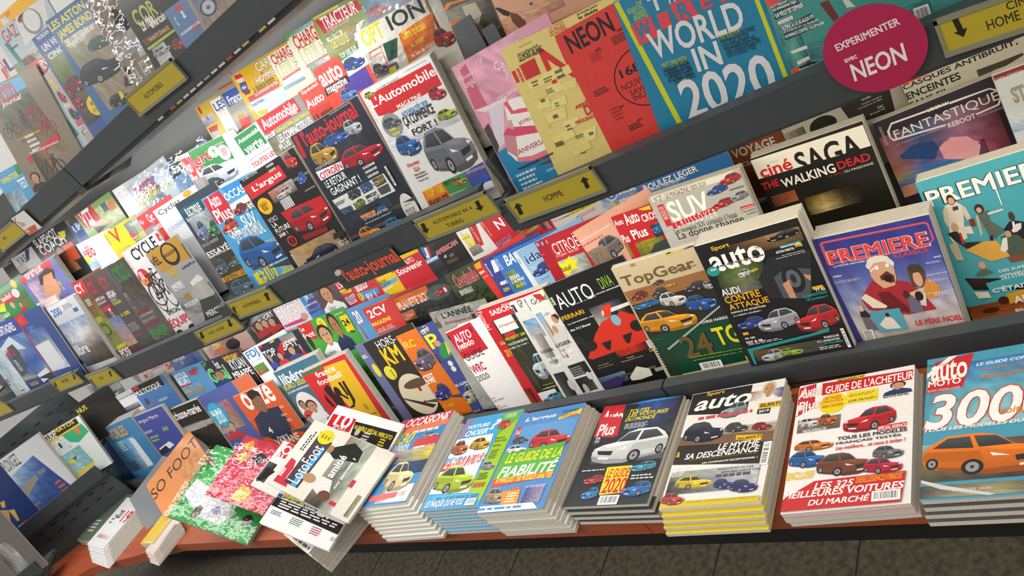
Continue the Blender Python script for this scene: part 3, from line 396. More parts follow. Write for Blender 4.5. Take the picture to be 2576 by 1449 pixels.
[('tb',9.3,4.5,71.7,41.7,'3a84c8','FDJ'),('t',7.3,45,68.2,51.4,'4a84b8','MULTI-CHANCE'),('g',2.5,62.5,62.9,101.7,'4a8a3a,5a9a44/c04a4a,3a6a34','')],
[('g',114.4,0,186.7,33.3,'8a9890,608a70/a83038,c8c0c0',''),('tb',1,23.2,63.8,51.7,'f0ece8','TOP'),('tb',103.3,21.5,180.7,50.5,'f0ece8','BEST'),('P','c8202c',[(80.2,33.3),(117.3,18.8),(97.1,61.4),(64.3,64.4)]),('p',1,36.2,38.8,94.3,'3a4a98,b08878,2a2020',''),('p',42.6,45.2,98.5,96.6,'c03040,c09478,2a2020',''),('p',99.8,43.4,169.6,95.1,'3a4878,c89878,2a2020',''),('p',167.5,44.5,192.6,97.1,'b02c3c,c09078,2a2020',''),('P','e0d028',[(68,1.0),(92.8,1.0),(82.7,7.2),(61.6,6.9)]),('r',3.3,0,23.8,7.9,'c8303a','')],
[('P','c8282e',[(4.5,1.4),(71.5,1.8),(57,64.3),(1,49.9)]),('tb',7.4,7.9,24.9,23.5,'f4eeee','Le'),('tb',2,30.5,57,51.5,'f4eeee','foot'),('e',90.5,1.9,126.5,50.3,'e8d820',''),('s',101.5,11.8,115.4,40.5,'a06a28','5'),('p',40.9,28.3,150.6,145.3,'f0f0f2,c89870,2a2018',''),('p',119.1,5.1,193,139.3,'2c3458,b07850,201814',''),('p',1,45.5,35.1,138.6,'b82830,3a2c28,141010',''),('t',69.2,118.8,97.5,127.3,'333','Ronaldo'),('tb',180.9,13.2,219.8,16.6,'f0f0f0','LE PRESIDENT'),('P','e8d020',[(192.5,24.5),(227.8,25.6),(223,82.9),(188.8,80.4)]),('tb',191.7,38.3,220.8,60.1,'1c1814','24'),('tb',201.6,77.5,218.6,88.4,'1c1814','MAG')],
[('tb',18.5,13.1,45.4,56.9,'f0f4f8/c84a3a','20'),('g',5.7,66.1,22.6,109.7,'8a9098,686c70/a0a498,505050','')],
[('g',54.5,16,353.6,134.9,'70b8c8,d8e8ec/90c8d4,e8f0f0',''),('P','50a8c0',[(44.3,40.5),(220.1,44.4),(195,78.6),(25.6,70.3)])],
[('tb',31.8,1,204.4,12,'d03a48','BATEAUX'),('g',19.8,0,106,61.6,'e8d0d0,d8c8c8/d0b8b8,c0b0b0',''),('r',34.6,13.6,54.1,28.3,'c84050',''),('tb',204.6,10.8,254.2,35.6,'d03a48','Sil')],
[('g',8.3,1.7,212.4,70.1,'6a80b8,4a5a9a/8a9ac0,404a88',''),('tb',31.2,1,135.8,22.6,'f0f0f4','MONTAGNE'),('tb',80.9,25.5,97.8,43.8,'f0f0f4','2019')],
[('g',0,0,204,95.9,'9a5a30,a86438,8a4c28,9c5c34/7a4424,b06c40,90522c,804828',''),('tb',101.2,47.8,167.4,59.7,'f0e8d8','SPÉCIAL'),('tb',117.5,16.9,214.7,37.1,'f0e8d8','VOYAGE'),('t',138.4,1,211.9,10,'f0e8d8','SPECIAL'),('tb',6.7,10.8,72.7,15.6,'f0e8d8','LES MEILLEURS ACCESSOIRES'),('tb',8.6,18.2,47,24.5,'f0e8d8','POUR BAROUDER'),('P','f0e8d8',[(6.1,29.3),(65.8,24.5),(69,41.6),(10.7,49.9)]),('tb',8.8,27.3,62.4,32.7,'2a1c14','TENTES DE TOIT,PNEUS,'),('tb',9.4,35.2,66.2,42.5,'2a1c14','AMORTISSEURS,FRIGOS,'),('tb',9.9,43,57,50.9,'2a1c14','JANTES,NAVIGATION')],
[('g',5.4,0,220,95.7,'d8b8b0,c09080,8a6050/c8a098,a87868,6a4838',''),('tb',60.1,1,108.9,16.5,'f0f0f0','TOUT'),('e',146.8,16.8,236.1,60.2,'2a2220',''),('P','e07038',[(72,31.9),(131.4,32.5),(120.8,49.8),(68.5,46.2)]),('P','d8c830',[(93.3,12.2),(122.4,15.0),(109.8,26.7),(79.4,28.7)])],
[('g',0,24.2,40.6,62.2,'a09c90,5a5850/8a867a,484640',''),('t',2.5,1,63.4,8.2,'f4f0e8','Haute'),('t',51.7,1,147.4,14.7,'f0ece4','Fidélité'),('P','2a2624',[(115.4,14.9),(205.9,17.8),(199.2,67.0),(124,61.5)]),('e',49,20.5,100.9,56.2,'1a1818',''),('P','e8e4dc',[(76.2,48.5),(97.3,44.1),(97.5,49.0),(86,50.8)]),('tb',154.4,21.4,171.4,24.4,'e8e4dc','NOUVEAU'),('t',151.4,29.2,188.4,32.7,'e8e4dc','Ampli intégré'),('t',142.1,34.8,186.5,37.9,'e8e4dc','Accuphase E-480'),('t',174.3,45.7,185.3,51.2,'e8e4dc','DAC'),('t',158.3,53.4,185.3,56.5,'e8e4dc','Bricasti M2'),('t',153.8,64.9,182.4,69.4,'e8e4dc','décodeur')],
[('P','d02a28',[(1,6.7),(190.5,1.0),(190,6.6),(1,13.8)]),('tb',1,13.9,184.4,24.8,'1c1a18','CASQUES ANTIBRUIT,'),('tb',1,29.3,90.3,42.9,'1c1a18','ENCEINTES'),('tb',1,48,74.2,58.1,'1c1a18','SANS FIL :'),('P','4a463c',[(115.3,38.7),(152.3,40.2),(185.4,40.3),(186.3,44.8),(157.3,50.9),(149.6,59.5),(115,55.4)])],
[('g',4.5,0,154.5,147.8,'d8a0b8,d89cb4,e0b0c4/d890a8,dc98b0,e0a8bc',''),('P','c8607c',[(15.1,11.0),(32.6,5.8),(32.7,88.6),(4.1,85.6)]),('P','e8d8dc',[(2.9,87.3),(34.8,89.5),(77.6,90.0),(75.4,97.7),(37.9,97.4),(21.5,97.2)]),('P','d8d0dc',[(30.3,96.4),(68,96.7),(28.6,162.9),(10.6,169.6),(11,156.0)]),('P','4a4044',[(1,124.7),(16.5,117.5),(14.1,164.1),(1,177.2)]),('P','2484b4',[(1,174.4),(28.6,171.5),(224,173.0),(224,288.6),(4.7,266.9)]),('P','f0ece8',[(64.6,106.2),(80.6,97.7),(100.3,99.6),(116.6,106.5),(112.3,130.3),(108.9,161.3),(52,147.4)]),('P','e05878',[(66.9,98.5),(75.4,97.7),(78.2,118.4),(90.7,119.2),(106.2,123.5),(112.4,121.8),(109.2,131.2),(88.5,127.0),(70.7,121.9)]),('P','d84870',[(35.6,147.6),(51,140.4),(109.9,159.6),(116.9,177.6),(79.5,167.2),(33.2,155.7)]),('P','f0ece8',[(35.4,156.5),(125.1,176.5),(127.8,219.1),(40,201.1),(23.7,183.7)]),('P','f0ece8',[(32,170.5),(123.3,175.4),(133.2,209.8),(107.3,219.6),(33.4,202.9),(27.1,186.9)]),('P','e07888',[(36.9,197.4),(69.4,205.2),(121,205.0),(130.1,215.1),(91.6,220.3),(36.6,206.4)]),('P','c8a890',[(57.7,129.8),(65.2,130.6),(61.6,149.0),(52.1,143.0)]),('P','c88890',[(34.5,149.4),(57.1,160.6),(41,199.4),(26,180.0)]),('t',1,21.5,39.2,29.1,'f4e8ee','Welcome'),('t',6.2,32.4,34.3,48.6,'f4e8ee','Jungle'),('t',53.4,7.6,70,19.3,'f4e8ee','n°04'),('t',84.6,29.7,107.5,46.9,'f4f0f0','Ça'),('t',99.6,47,106.3,65.2,'f4f0f0','pa'),('t',59.6,81.9,139.4,90.9,'f4f0f0','reconvertir'),('t',103.6,14.1,198.7,17.5,'f4e8ee','ON PASSE UN TIERS DE NOS VIES'),('t',75.6,139.7,114.5,147.9,'b82850','JOYEUX'),('t',45.8,184.3,128.3,193.7,'b82850','ANIVERSAIRE'),('s',17.2,224.6,67.3,261.2,'cde','4'),('s',83.3,239,123.5,244.1,'cde','5')],
[('r',2.8,38.7,10.5,60.5,'cc3030','')],
[('r',2.6,38.7,8.8,62.9,'cc3030',''),('tv',1,40.9,6.2,60.9,'e8d8a0','NEON')],
[('P','c82c30',[(1.5,36.5),(35.9,35.0),(34.8,63.4),(1,63.8)]),('tv',1,39.8,3.6,62.8,'e8d090','NEON'),('tb',47.2,24.5,136.2,91.3,'d02c30','NE'),('t',17.5,7.9,44.3,10.9,'d04040','REPORTAGE'),('tb',6.9,16.5,51.9,20.8,'2a2420','ON A ESCALADÉ'),('tb',6.9,20.8,57.2,30.4,'2a2420','LE MONT-BLANC'),('tb',5.1,28.6,58.6,32.3,'2a2420','AVEC UN AVEUGLE'),('tb',82.8,1,111.4,4.4,'d04040',"J'AI TESTÉ"),('tb',82,5.1,112.1,11.6,'d04040','LA PILULE'),('tb',79.8,11.6,114,16.5,'d04040','QUI PROTÈGE'),('tb',139.7,1,179.3,5.4,'2a2420','Je bosse pour'),('tb',140,6.2,176.5,11.3,'2a2420','le diable'),('P','e6d888',[(1,70.3),(36.9,68.2),(36.6,82.1),(3.3,81.8)]),('P','e8da8c',[(35.9,65.8),(71.7,63.7),(72.6,79.8),(38.6,82.8)]),('P','e6d688',[(73.8,68.4),(101.4,67.4),(98.5,81.9),(75.5,82.9)]),('P','dccb78',[(1,88.6),(31.1,88.1),(28.8,101.4),(1,100.4)]),('P','e8da8c',[(34,87.1),(63.6,88.2),(63.4,102.1),(31.9,104.6)]),('P','e4d484',[(63.8,92.3),(92.8,93.3),(86.1,106.6),(61.7,105.4)]),('P','e6d888',[(1,107.4),(29,105.5),(27.7,121.4),(1,118.2)]),('P','e8da8c',[(29.3,113.8),(61,111.2),(58,126.2),(27,127.3)]),('P','e4d484',[(8.3,131.0),(52.3,128.2),(46.5,148.6),(5,146.5)]),('P','d8c674',[(1,131.6),(7.4,132.8),(8.3,153.9),(1,154.7)]),('P','e8da8c',[(37,153.5),(67,153.8),(62.9,166.6),(30.9,170.1)]),('P','e4d484',[(4,171.4),(46.4,167.1),(47.2,183.9),(2.6,187.9)]),('P','e8da8c',[(62.6,180.9),(91.8,178.7),(81.6,199.7),(62.6,199.5)]),('P','e0d080',[(27.1,196.0),(65.2,194.2),(68,211.7),(31,216.3)]),('s',10.3,69,23.4,80.3,'6a6040','2'),('s',34.8,72.4,53.4,81.3,'6a6040','2'),('s',60.7,67.3,78.5,85.9,'6a6040','2'),('s',31.7,91.5,45.8,100.4,'6a6040','3'),('s',12.1,101.4,23.4,111.7,'6a6040','1'),('s',34.7,117.2,44.2,126,'6a6040','2'),('s',21.4,133.6,33.7,146.2,'6a6040','1'),('s',36.3,159.6,48.7,171.9,'6a6040','2'),('s',72.4,184.2,83.4,194.1,'6a6040','1'),('tb',68.5,133.2,113.6,141.2,'d02c30','ARRÊTEZ'),('tb',82.7,140.7,105.5,157.8,'d02c30','DE'),('tb',57.6,159.6,115.2,165.6,'d02c30','PROCRASTINER'),('s',2.4,178.9,23.2,194.3,'6a6040','1'),('s',45.6,182.7,63.1,189.2,'6a6040','2'),('s',42.1,212.8,53.7,217.4,'6a6040','1')],
[('tb',14.3,6.3,101.7,39.1,'1a1414','NEON'),('e',58.5,73.4,172.3,169.5,'1c1414',''),('e',60.7,75.5,170,167.5,'d63a34',''),('tb',75.3,95.8,128.1,110.1,'1a1414','1680'),('t',67.6,118.5,134.9,129.1,'1a1414','NOUVEAUX'),('t',77.1,132.4,128.4,141.6,'1a1414','SAVOIRS'),('t',78.2,142.7,133.6,151.4,'1a1414','INUTILES'),('tb',102.9,38,114.1,42.3,'2a1414','#302'),('s',87.9,44.6,118,58.4,'4a1818','5'),('s',40.6,51.4,64.5,67.5,'a02c2c','5'),('tb',54.9,49.4,65.7,53.5,'4a1818','#432'),('s',18,107.7,47.4,118.8,'4a1818','3'),('tb',48.9,148.4,57.9,151.7,'2a1414','#849'),('s',31.1,144.6,52.7,169.8,'a02c2c','4'),('tb',66.8,179.8,75.7,183.1,'2a1414','#161'),('s',47.9,183.2,75.5,193.9,'2a1414','3'),('s',105.3,207.4,125.7,219.7,'1a1010','1')],
[('P','c8d020',[(1,1.0),(9.6,1.0),(41.3,212.7),(32.1,211.8)]),('P','c8d020',[(200.3,38.5),(206,40.7),(215,192.3),(208.3,193.5)]),('t',34.7,11.3,44,16.3,'c8d020','THE'),('t',17.6,16.3,44,23.7,'c8d020','ESSENTIAL'),('t',24.7,24.6,45.6,28.9,'c8d020','TRENDS'),('t',23.9,29,46.1,37.2,'c8d020','BRIEFING'),('tb',52.8,13.1,75.6,34.8,'d8d8dc','T'),('tb',84.2,11.9,94.2,33,'d8d8dc','H'),('P','d84858',[(13.8,39.7),(49,37.0),(52.7,71.0),(17.6,73.6)]),('P','d84858',[(82.7,32.5),(112.7,30.6),(120.8,61.6),(88.5,63.2)]),('P','d84858',[(158.7,43.1),(183.2,41.3),(183.9,54.2),(157.6,58.8)]),('tb',18.4,40.4,44.7,67.5,'1a7ea4','W'),('tb',59.1,39.7,77.5,63.6,'d84858','I'),('tb',93,36.4,111,59.7,'1a7ea4','R'),('tb',127.5,37.8,146.2,57.8,'d84858','E'),('tb',32.3,60.6,180.4,102.3,'dcdce0','WORLD'),('tb',91.3,105.4,132.5,141.2,'dcdce0','IN'),('tb',52,144.2,197.4,209.6,'dcdce0','2020'),('t',39.9,110.3,81.5,120,'c8d020',"WHAT'S COMING NEXT IN"),('t',39.4,116.7,82.3,125.2,'1a2430','TECHNOLOGY / MEDICINE'),('t',39.2,122,82.8,131.4,'1a2430','GOVERNMENT / BUSINESS'),('t',46.5,127.6,83.7,136.5,'1a2430','ENVIRONMENT / GEAR'),('t',41.7,132.9,84.1,143,'1a2430','ARTS & MEDIA / MOBILITY'),('t',50.7,138.7,85.4,146.9,'1a2430','SECURITY / SCIENCE'),('t',137.1,99.9,169.9,107.3,'c8d020','SMART IDEAS FROM:'),('t',137.9,103.1,190.6,112.5,'1a2430','RACHEL BOTSMAN,VIJAY PANDE,'),('t',138,109.9,179.9,117.7,'1a2430','SCOTT BELSKY,VINT CERF,'),('t',139.6,115.7,189.4,124.1,'1a2430','KAI-FU LEE,DAME WENDY HALL,'),('t',140.4,121.1,193.1,130.3,'1a2430','TAAVET HINRIKUS,ANGELA SAINI,'),('t',141.4,127.8,184,135.8,'1a2430','RORY SUTHERLAND + MORE')],
[('P','e0582c',[(1,1.0),(7.9,1.0),(14.1,144.2),(2.1,146.5)]),('g',1.7,43.3,31,135.4,'50a098,3a8a88,60b0a4/3a7a78,58a498,2a5a68/2a6468,50a090,244a5c',''),('g',33,108.4,191.6,145.1,'3a8a84,2a6a70,58a498,2a5a64/245a60,6ab0a4,2a5060,3a8a84/50a098,2a4a5c,3a7a78,60b0a4',''),('P','6a2a2c',[(66.8,63.8),(78.6,64.1),(84.5,91.1),(76.3,94.0)]),('P','c8d0c0',[(95.3,71.0),(102.9,74.2),(108,85.3),(97.4,82.5)]),('P','d8dcd0',[(9.6,111.2),(33.5,110.5),(33.4,115.3),(11.4,115.1)]),('r',6.6,34.3,20.4,44.7,'d04858',''),('P','22282c',[(4.3,42.8),(29.1,42.0),(30.4,47.2),(5.4,46.5)]),('tb',5.3,42.8,28.5,46.1,'eee','ROTTERDAM'),('P','22282c',[(5.6,50.5),(40.8,48.4),(43.4,54.2),(7.1,55.1)]),('tb',6.6,48.1,40.3,52.4,'eee',"ICI S'IMAGINE DEJA"),('P','22282c',[(4.9,59.1),(47.4,55.8),(47.4,60.5),(6,62.7)]),('tb',7.8,53.8,46.6,60.9,'eee','LA VILLE DE DEMAIN'),('P','f0f0e8',[(7.1,66.4),(28.7,65.5),(28.6,70.2),(7.9,70.7)]),('t',8.9,65.9,27.8,70.3,'c04858','The Good Match'),('P','22282c',[(7.6,76.2),(52.5,71.9),(51.1,76.1),(9.3,80.1)]),('tb',9.4,74.3,54.7,80,'eee','ALPINE A110 VS AUDI TT:'),('P','22282c',[(7.6,82.7),(54.8,79.1),(54.7,83.8),(9.4,86.7)]),('tb',9.2,81.9,59.3,84.4,'eee','LE COEUR ET LA RAISON'),('P','22282c',[(8.2,90.2),(58.3,86.8),(58.2,91.5),(9.3,93.9)]),('tb',10.4,87.5,64.5,91.7,'eee',"LA FRANCE CONTRE L'ALLEMAGNE"),('P','f0f0e8',[(13.5,127.4),(31.4,125.9),(31.3,130.8),(14.1,132.6)]),('t',14.5,127.2,32.6,131,'c04858','The Good Vibrations'),('P','22282c',[(13.8,135.8),(31.5,134.1),(41.3,137.8),(14.6,142.7)]),('tb',13.1,138.5,46.4,141.5,'eee','MUSIQUE,PHOTO'),('tb',13.9,145.6,50.5,147.7,'eee','& ART CONTEMPORAIN'),('k',170.8,114.1,189,133.1,'eee','')],
[('e',179.5,1,224.4,36.9,'e8d028',''),('P','2e8a46',[(77.8,1.0),(231.9,3.8),(236.2,34.5),(93.2,30.4)]),('e',184.4,1,223.5,37,'e8d028',''),('P','d02c34',[(61.1,39.8),(163.3,34.1),(158.3,72.2),(40.6,68.5)]),('tb',65.2,37.1,143.1,56.2,'f4eeee','handball'),('e',153.9,33.4,203.7,70.2,'f0f0ee',''),('P','8a5a40',[(180.2,69.6),(208.3,69.1),(219.6,122.4),(189.8,117.5)]),('p',86.3,72.7,134.5,115.3,'3a8a48,d8a888,e0c8a0',''),('p',136.5,84.2,184,126.5,'b83038,c89878,3a2a20',''),('P','e0e028',[(37,57.2),(73,58.9),(47.8,91.3),(2.9,81.8)]),('g',0,94.3,57.6,112.4,'50a870,60b080/e8d8b0,d8c8a0','')],
[('P','c8202c',[(3.9,1.0),(230.7,1.0),(223.8,30.7),(11,29.4)]),('tb',45.5,1,167.7,31.4,'f6eeee','SPORT&VIE'),('g',29.5,21.8,183.4,166.2,'8a8ac0,7078b0,5a66a8/b098b0,8078a8,5a66a8',''),('g',29.5,34.8,196.1,155.7,'c0a8b8,8a7aa0,5a66a8/d0b8c0,a08890,7078b0',''),('P','3a2a24',[(119.5,30.1),(190.6,19.0),(221.5,38.9),(193.6,74.0),(165,77.7),(98.4,59.4)]),('P','c89070',[(142.2,38.0),(202.7,41.2),(184.1,75.2),(155.6,111.0),(107.2,117.3),(84.5,96.2)]),('P','c89070',[(118.8,56.3),(196.7,65.2),(186.9,111.6),(155.7,123.9),(110.8,95.0)]),('r',196,78.5,212,97.5,'a8a030',''),('s',197.9,102.6,213.9,115.3,'c8c8d8','3')],
[('g',14.1,44.4,139.8,159.7,'8a98b0,b0b8c0,6a7a5a/50583c,3a4a34,3a4030',''),('g',0,100.9,117.4,262.5,'404840,3a3c3c,302e2c/484440,3a3430,40341e/283420,304a30,3a5a30',''),('P','1c4a5a',[(1,16.2),(113.5,15.7),(105.6,48.3),(4.4,47.8)]),('t',4,17.8,98.8,29.7,'2a7a90','GÉNÉRATION'),('tb',25.8,18.9,95.5,47.8,'e8ecec','ÉLECTRIQUE'),('t',9.7,43.6,92.4,56,'c8d0d0','& HYBRIDES'),('c',18.9,60.9,66.4,125.7,'7080a0',''),('c',64.1,76.3,128.2,124.5,'3a7a3c',''),('t',7.5,123.7,87.3,132.6,'c8c8c0','ON LES A VRAIMENT'),('tb',4.3,143.5,140.8,164.8,'eee','ESSAYÉES'),('t',2.7,160.7,128.1,166.7,'ccc','4000 KM SUR LES ROUTES'),('P','e09820',[(1,226.0),(122.4,223.8),(115.1,241.8),(1,239.8)]),('tb',8.9,224.2,113.3,239.1,'2a2010','ESSAI RENAULT ZOE !'),('c',1,173.4,59.3,224.1,'50606a',''),('c',63.4,187,133.3,213.4,'5a7068',''),('C',13.2,242.8,124.5,296.5,'4a6a78','')],
[('P','c42834',[(5.5,4.9),(84.3,1.0),(95.6,74.3),(3,74.2)]),('tb',21.8,1,68.9,35.2,'f4f2f0','Auto'),('tb',13.2,39,83.4,76.9,'f4f2f0','Plus'),('P','2a86c8',[(96.6,1.0),(170.3,1.0),(229,2.0),(226.3,28.9),(112.9,36.6)]),('tb',88.9,14.3,221.9,35,'f4f2f0','OCCASION'),('P','e8e8e4',[(89.9,44.6),(229,38.1),(227.9,76.8),(85.6,74.3)]),('tb',85.8,57.7,212.4,64.7,'2a2a2a','DACIA : LES MODELES'),('t',145.8,58.9,222.9,72.6,'2a2a2a','ET CEUX'),('t',142.8,69.6,223.3,82.2,'2a2a2a','A EVITER'),('c',88.9,50.1,146.9,78.6,'8a3034',''),('c',8.1,70.7,80.9,109.4,'d04c28',''),('tb',25.1,99.4,75.8,125.7,'f4f4f0','QUEL'),('tb',99.4,81,157,112.8,'f4f4f0','SUV'),('tb',39.3,107.2,163.8,142.2,'f4f4f0',"D'OCCASION FAMILIAL"),('g',32.8,161.8,194.3,217.9,'6ab0dc,88b8d0,90a8a8/4a6a88,50606a,584c4c/483838,40383c,382c34',''),('C',18.2,129.1,189.8,229.3,'2c62a8',''),('P','e8d420',[(24,226.9),(115.6,219.2),(116.8,254.9),(24.9,263.7)]),('P','50a8dc',[(115.6,219.2),(220.5,217.0),(194.1,262.8),(114.4,257.5)]),('tb',41.5,219.6,106.8,261,'2a86c8','+310'),('t',129.2,220.4,188.9,232.4,'f4f4f0','GUIDE D'),('tb',139.3,225.2,206.6,254.2,'e0d830','De la citadine'),('s',128.5,241.9,184.4,279.2,'e0d830','1'),('r',4.3,229.5,10.3,262.2,'2a86c8','')],
[('P','c8242c',[(1.8,17.1),(153.2,16.1),(155.4,48.1),(4.2,52.5)]),('tb',26.7,25,145.2,43.7,'f4ece8',"L'argus"),('t',13.5,1,76.5,5.8,'d8d8d8','15 000 COTES'),('s',112.3,1,141,24,'aaa','2'),('g',174,0,205,35.1,'8a8488,6a6468/50484c,403c40',''),('C',178.1,2.2,214,41.4,'d0281e',''),('g',147.2,59.8,225,66,'6a7a8a,7a8a90/5a5450,4a4644',''),('c',179.6,52.7,213.4,80.8,'3060b8',''),('g',68.9,55.9,166.1,86.1,'c07058,b0b0b0/504c50,3c3a40',''),('c',88.1,64.6,152.7,85.4,'c8b8bc',''),('s',89.3,76.5,133.1,124.8,'ccc','1'),('s',184.1,94,224,97.3,'ccc','2'),('e',8.2,59.4,59.5,100.4,'e8b414',''),('tb',20.9,74.2,43,90.2,'1a1414','PEUGEOT'),('t',16.4,66.9,47.3,76.5,'8a5a14','DOSSIER SPÉCIAL'),('P','c01c20',[(69.6,110.8),(223.1,120.5),(224,149.9),(197.2,153.7),(77.6,140.5)]),('C',77.6,114.5,224,185.2,'b8161e',''),('P','8a1418',[(89.5,180.6),(184.4,186.7),(182.9,197.8),(94.6,194.4)]),('t',14.1,109.7,50.1,121.2,'f0ecec','VOICI'),('tb',17.4,123.2,36.9,134.6,'f0ecec','LA'),('tb',16.8,138.4,75,150.6,'f0ecec','FUTURE'),('tb',18.6,153.4,54.2,162.5,'f0ecec','308 !'),('e',33.8,167.2,68.5,195.4,'c82c28',''),('e',39.5,171.3,62.8,191.2,'1b1618',''),('tb',50,171.6,54,191.6,'c82c28','8'),('g',20.2,200.2,201.9,284.3,'b89868,a88858,988068/c8b088,b09060,807050',''),('P','2a2014',[(189.8,209.0),(224,211.0),(224,224.3),(182.1,222.4)]),('t',188.6,229.4,220.1,240.7,'e8e4dc','NOUS'),('t',186.1,237.3,224,243.7,'e8e4dc','AVONS TESTÉ'),('tb',193.6,242.7,220.8,254.2,'d8c020','LA CLIO'),('c',43.4,218.5,178.9,259.8,'1e2038',''),('k',17.8,209.6,23.8,253.4,'ddd','')],
[('g',19.7,21.2,194.7,128.2,'20262e,2c3440,30343c/242a32,30363e,282c34',''),('g',17.3,114.3,166.6,227.1,'1c2430,202a38/2a3440,303a48',''),('tb',30.4,1,210,47.2,'c8202c',"l'auto-journal"),('t',137.4,1,205.6,6.3,'bbb',"Tous les plaisirs de l'automobile"),('P','a81c28',[(7.6,3.0),(20.2,2.8),(14.4,54.0),(1,53.1)]),('C',25.1,35.5,104.4,94.3,'b08a34',''),('C',79.6,37.5,167.3,63.7,'2c58a8',''),('C',154.5,29.2,204.6,66.3,'a8acb0',''),('C',97.9,79.8,226.5,128.1,'b41c2c',''),('P','e8e8ec',[(13.6,91.1),(99.3,96.7),(96.1,114.0),(14.3,113.2)]),('tb',19.3,94.5,94.5,112,'c8202c','CITROËN'),('t',18,82.2,82.5,89.8,'ccc','DOSSIER NOUVEAUTÉS'),('tb',19.5,117.1,91.1,134,'e8ecf0','LE RETOUR'),('tb',22.7,137.1,123.8,154.2,'e8ecf0','GAGNANT !'),('s',145,127.2,184.5,167.9,'ccc','4'),('P','d8dcd8',[(12,162.0),(190.8,159.9),(195.7,203.2),(21.9,201.7)]),('P','3a4048',[(65.4,161.8),(101.9,161.4),(101.6,180.1),(66.5,181.2)]),('P','4a5a78',[(108,161.0),(143.5,160.6),(143.2,179.0),(109.1,180.1)]),('P','50483c',[(150.7,160.7),(186.5,160.9),(186.4,179.0),(153.3,180.1)]),('P','3a4038',[(108.6,185.3),(145.6,185.2),(142.6,202.7),(110,202.0)]),('P','4a4a48',[(151.7,182.1),(187.5,182.0),(184.7,199.3),(153.2,198.5)]),('P','50603c',[(64.2,188.6),(99.4,187.4),(97.9,203.1),(65.5,205.5)]),('P','4a6048',[(18.8,186.7),(56.4,188.6),(56.5,202.4),(21.9,201.7)]),('c',62.3,160.2,105.2,179.1,'303844',''),('c',108.6,159.4,145.9,179.1,'3858a0',''),('c',148.6,161.5,186,177.3,'a08848',''),('c',105.9,187,148.3,202.2,'d0d0d0',''),('c',66.3,183.7,101.2,201.7,'808c30',''),('c',20.7,187.9,57.9,202.4,'304888',''),('s',17.3,169.9,50.1,177.7,'222','2'),('tb',88.4,210.4,132.6,215.4,'222','FACE-A-FACE'),('P','c03830',[(67.4,217.2),(114.4,219.7),(110.5,229.2),(68.1,225.7)]),('tb',65.8,219.5,114.1,224.8,'f0d060','PEUGEOT 208'),('tb',123.3,217.9,147.9,228.1,'3a90d8','AUDI A1'),('g',0,250.6,160.3,258.8,'6a3438,4a3a40,5a6a78/504448,4a4c54,3a4a58',''),('t',70.2,224,150.7,234.4,'e8e8e8','La française,plus sexy'),('t',67.8,236.4,155.7,241.9,'e8e8e8',"qu'un premium allemand ?"),('C',31.3,241.9,100.8,280.3,'e08c28',''),('C',119.1,247.8,178.6,279.9,'2c80c8',''),('k',202.3,148.1,208.3,193.1,'ddd',''),('e',188,213.8,230.5,285.9,'d8d8d0',''),('tb',191.8,245.6,219.7,254.3,'2a2a2a','DÉLAIS DE'),('tb',192.6,256.1,219.9,267.8,'2a2a2a','LIVRAISON'),('t',198.1,237.3,219.3,241.1,'444','ENQUETE')],
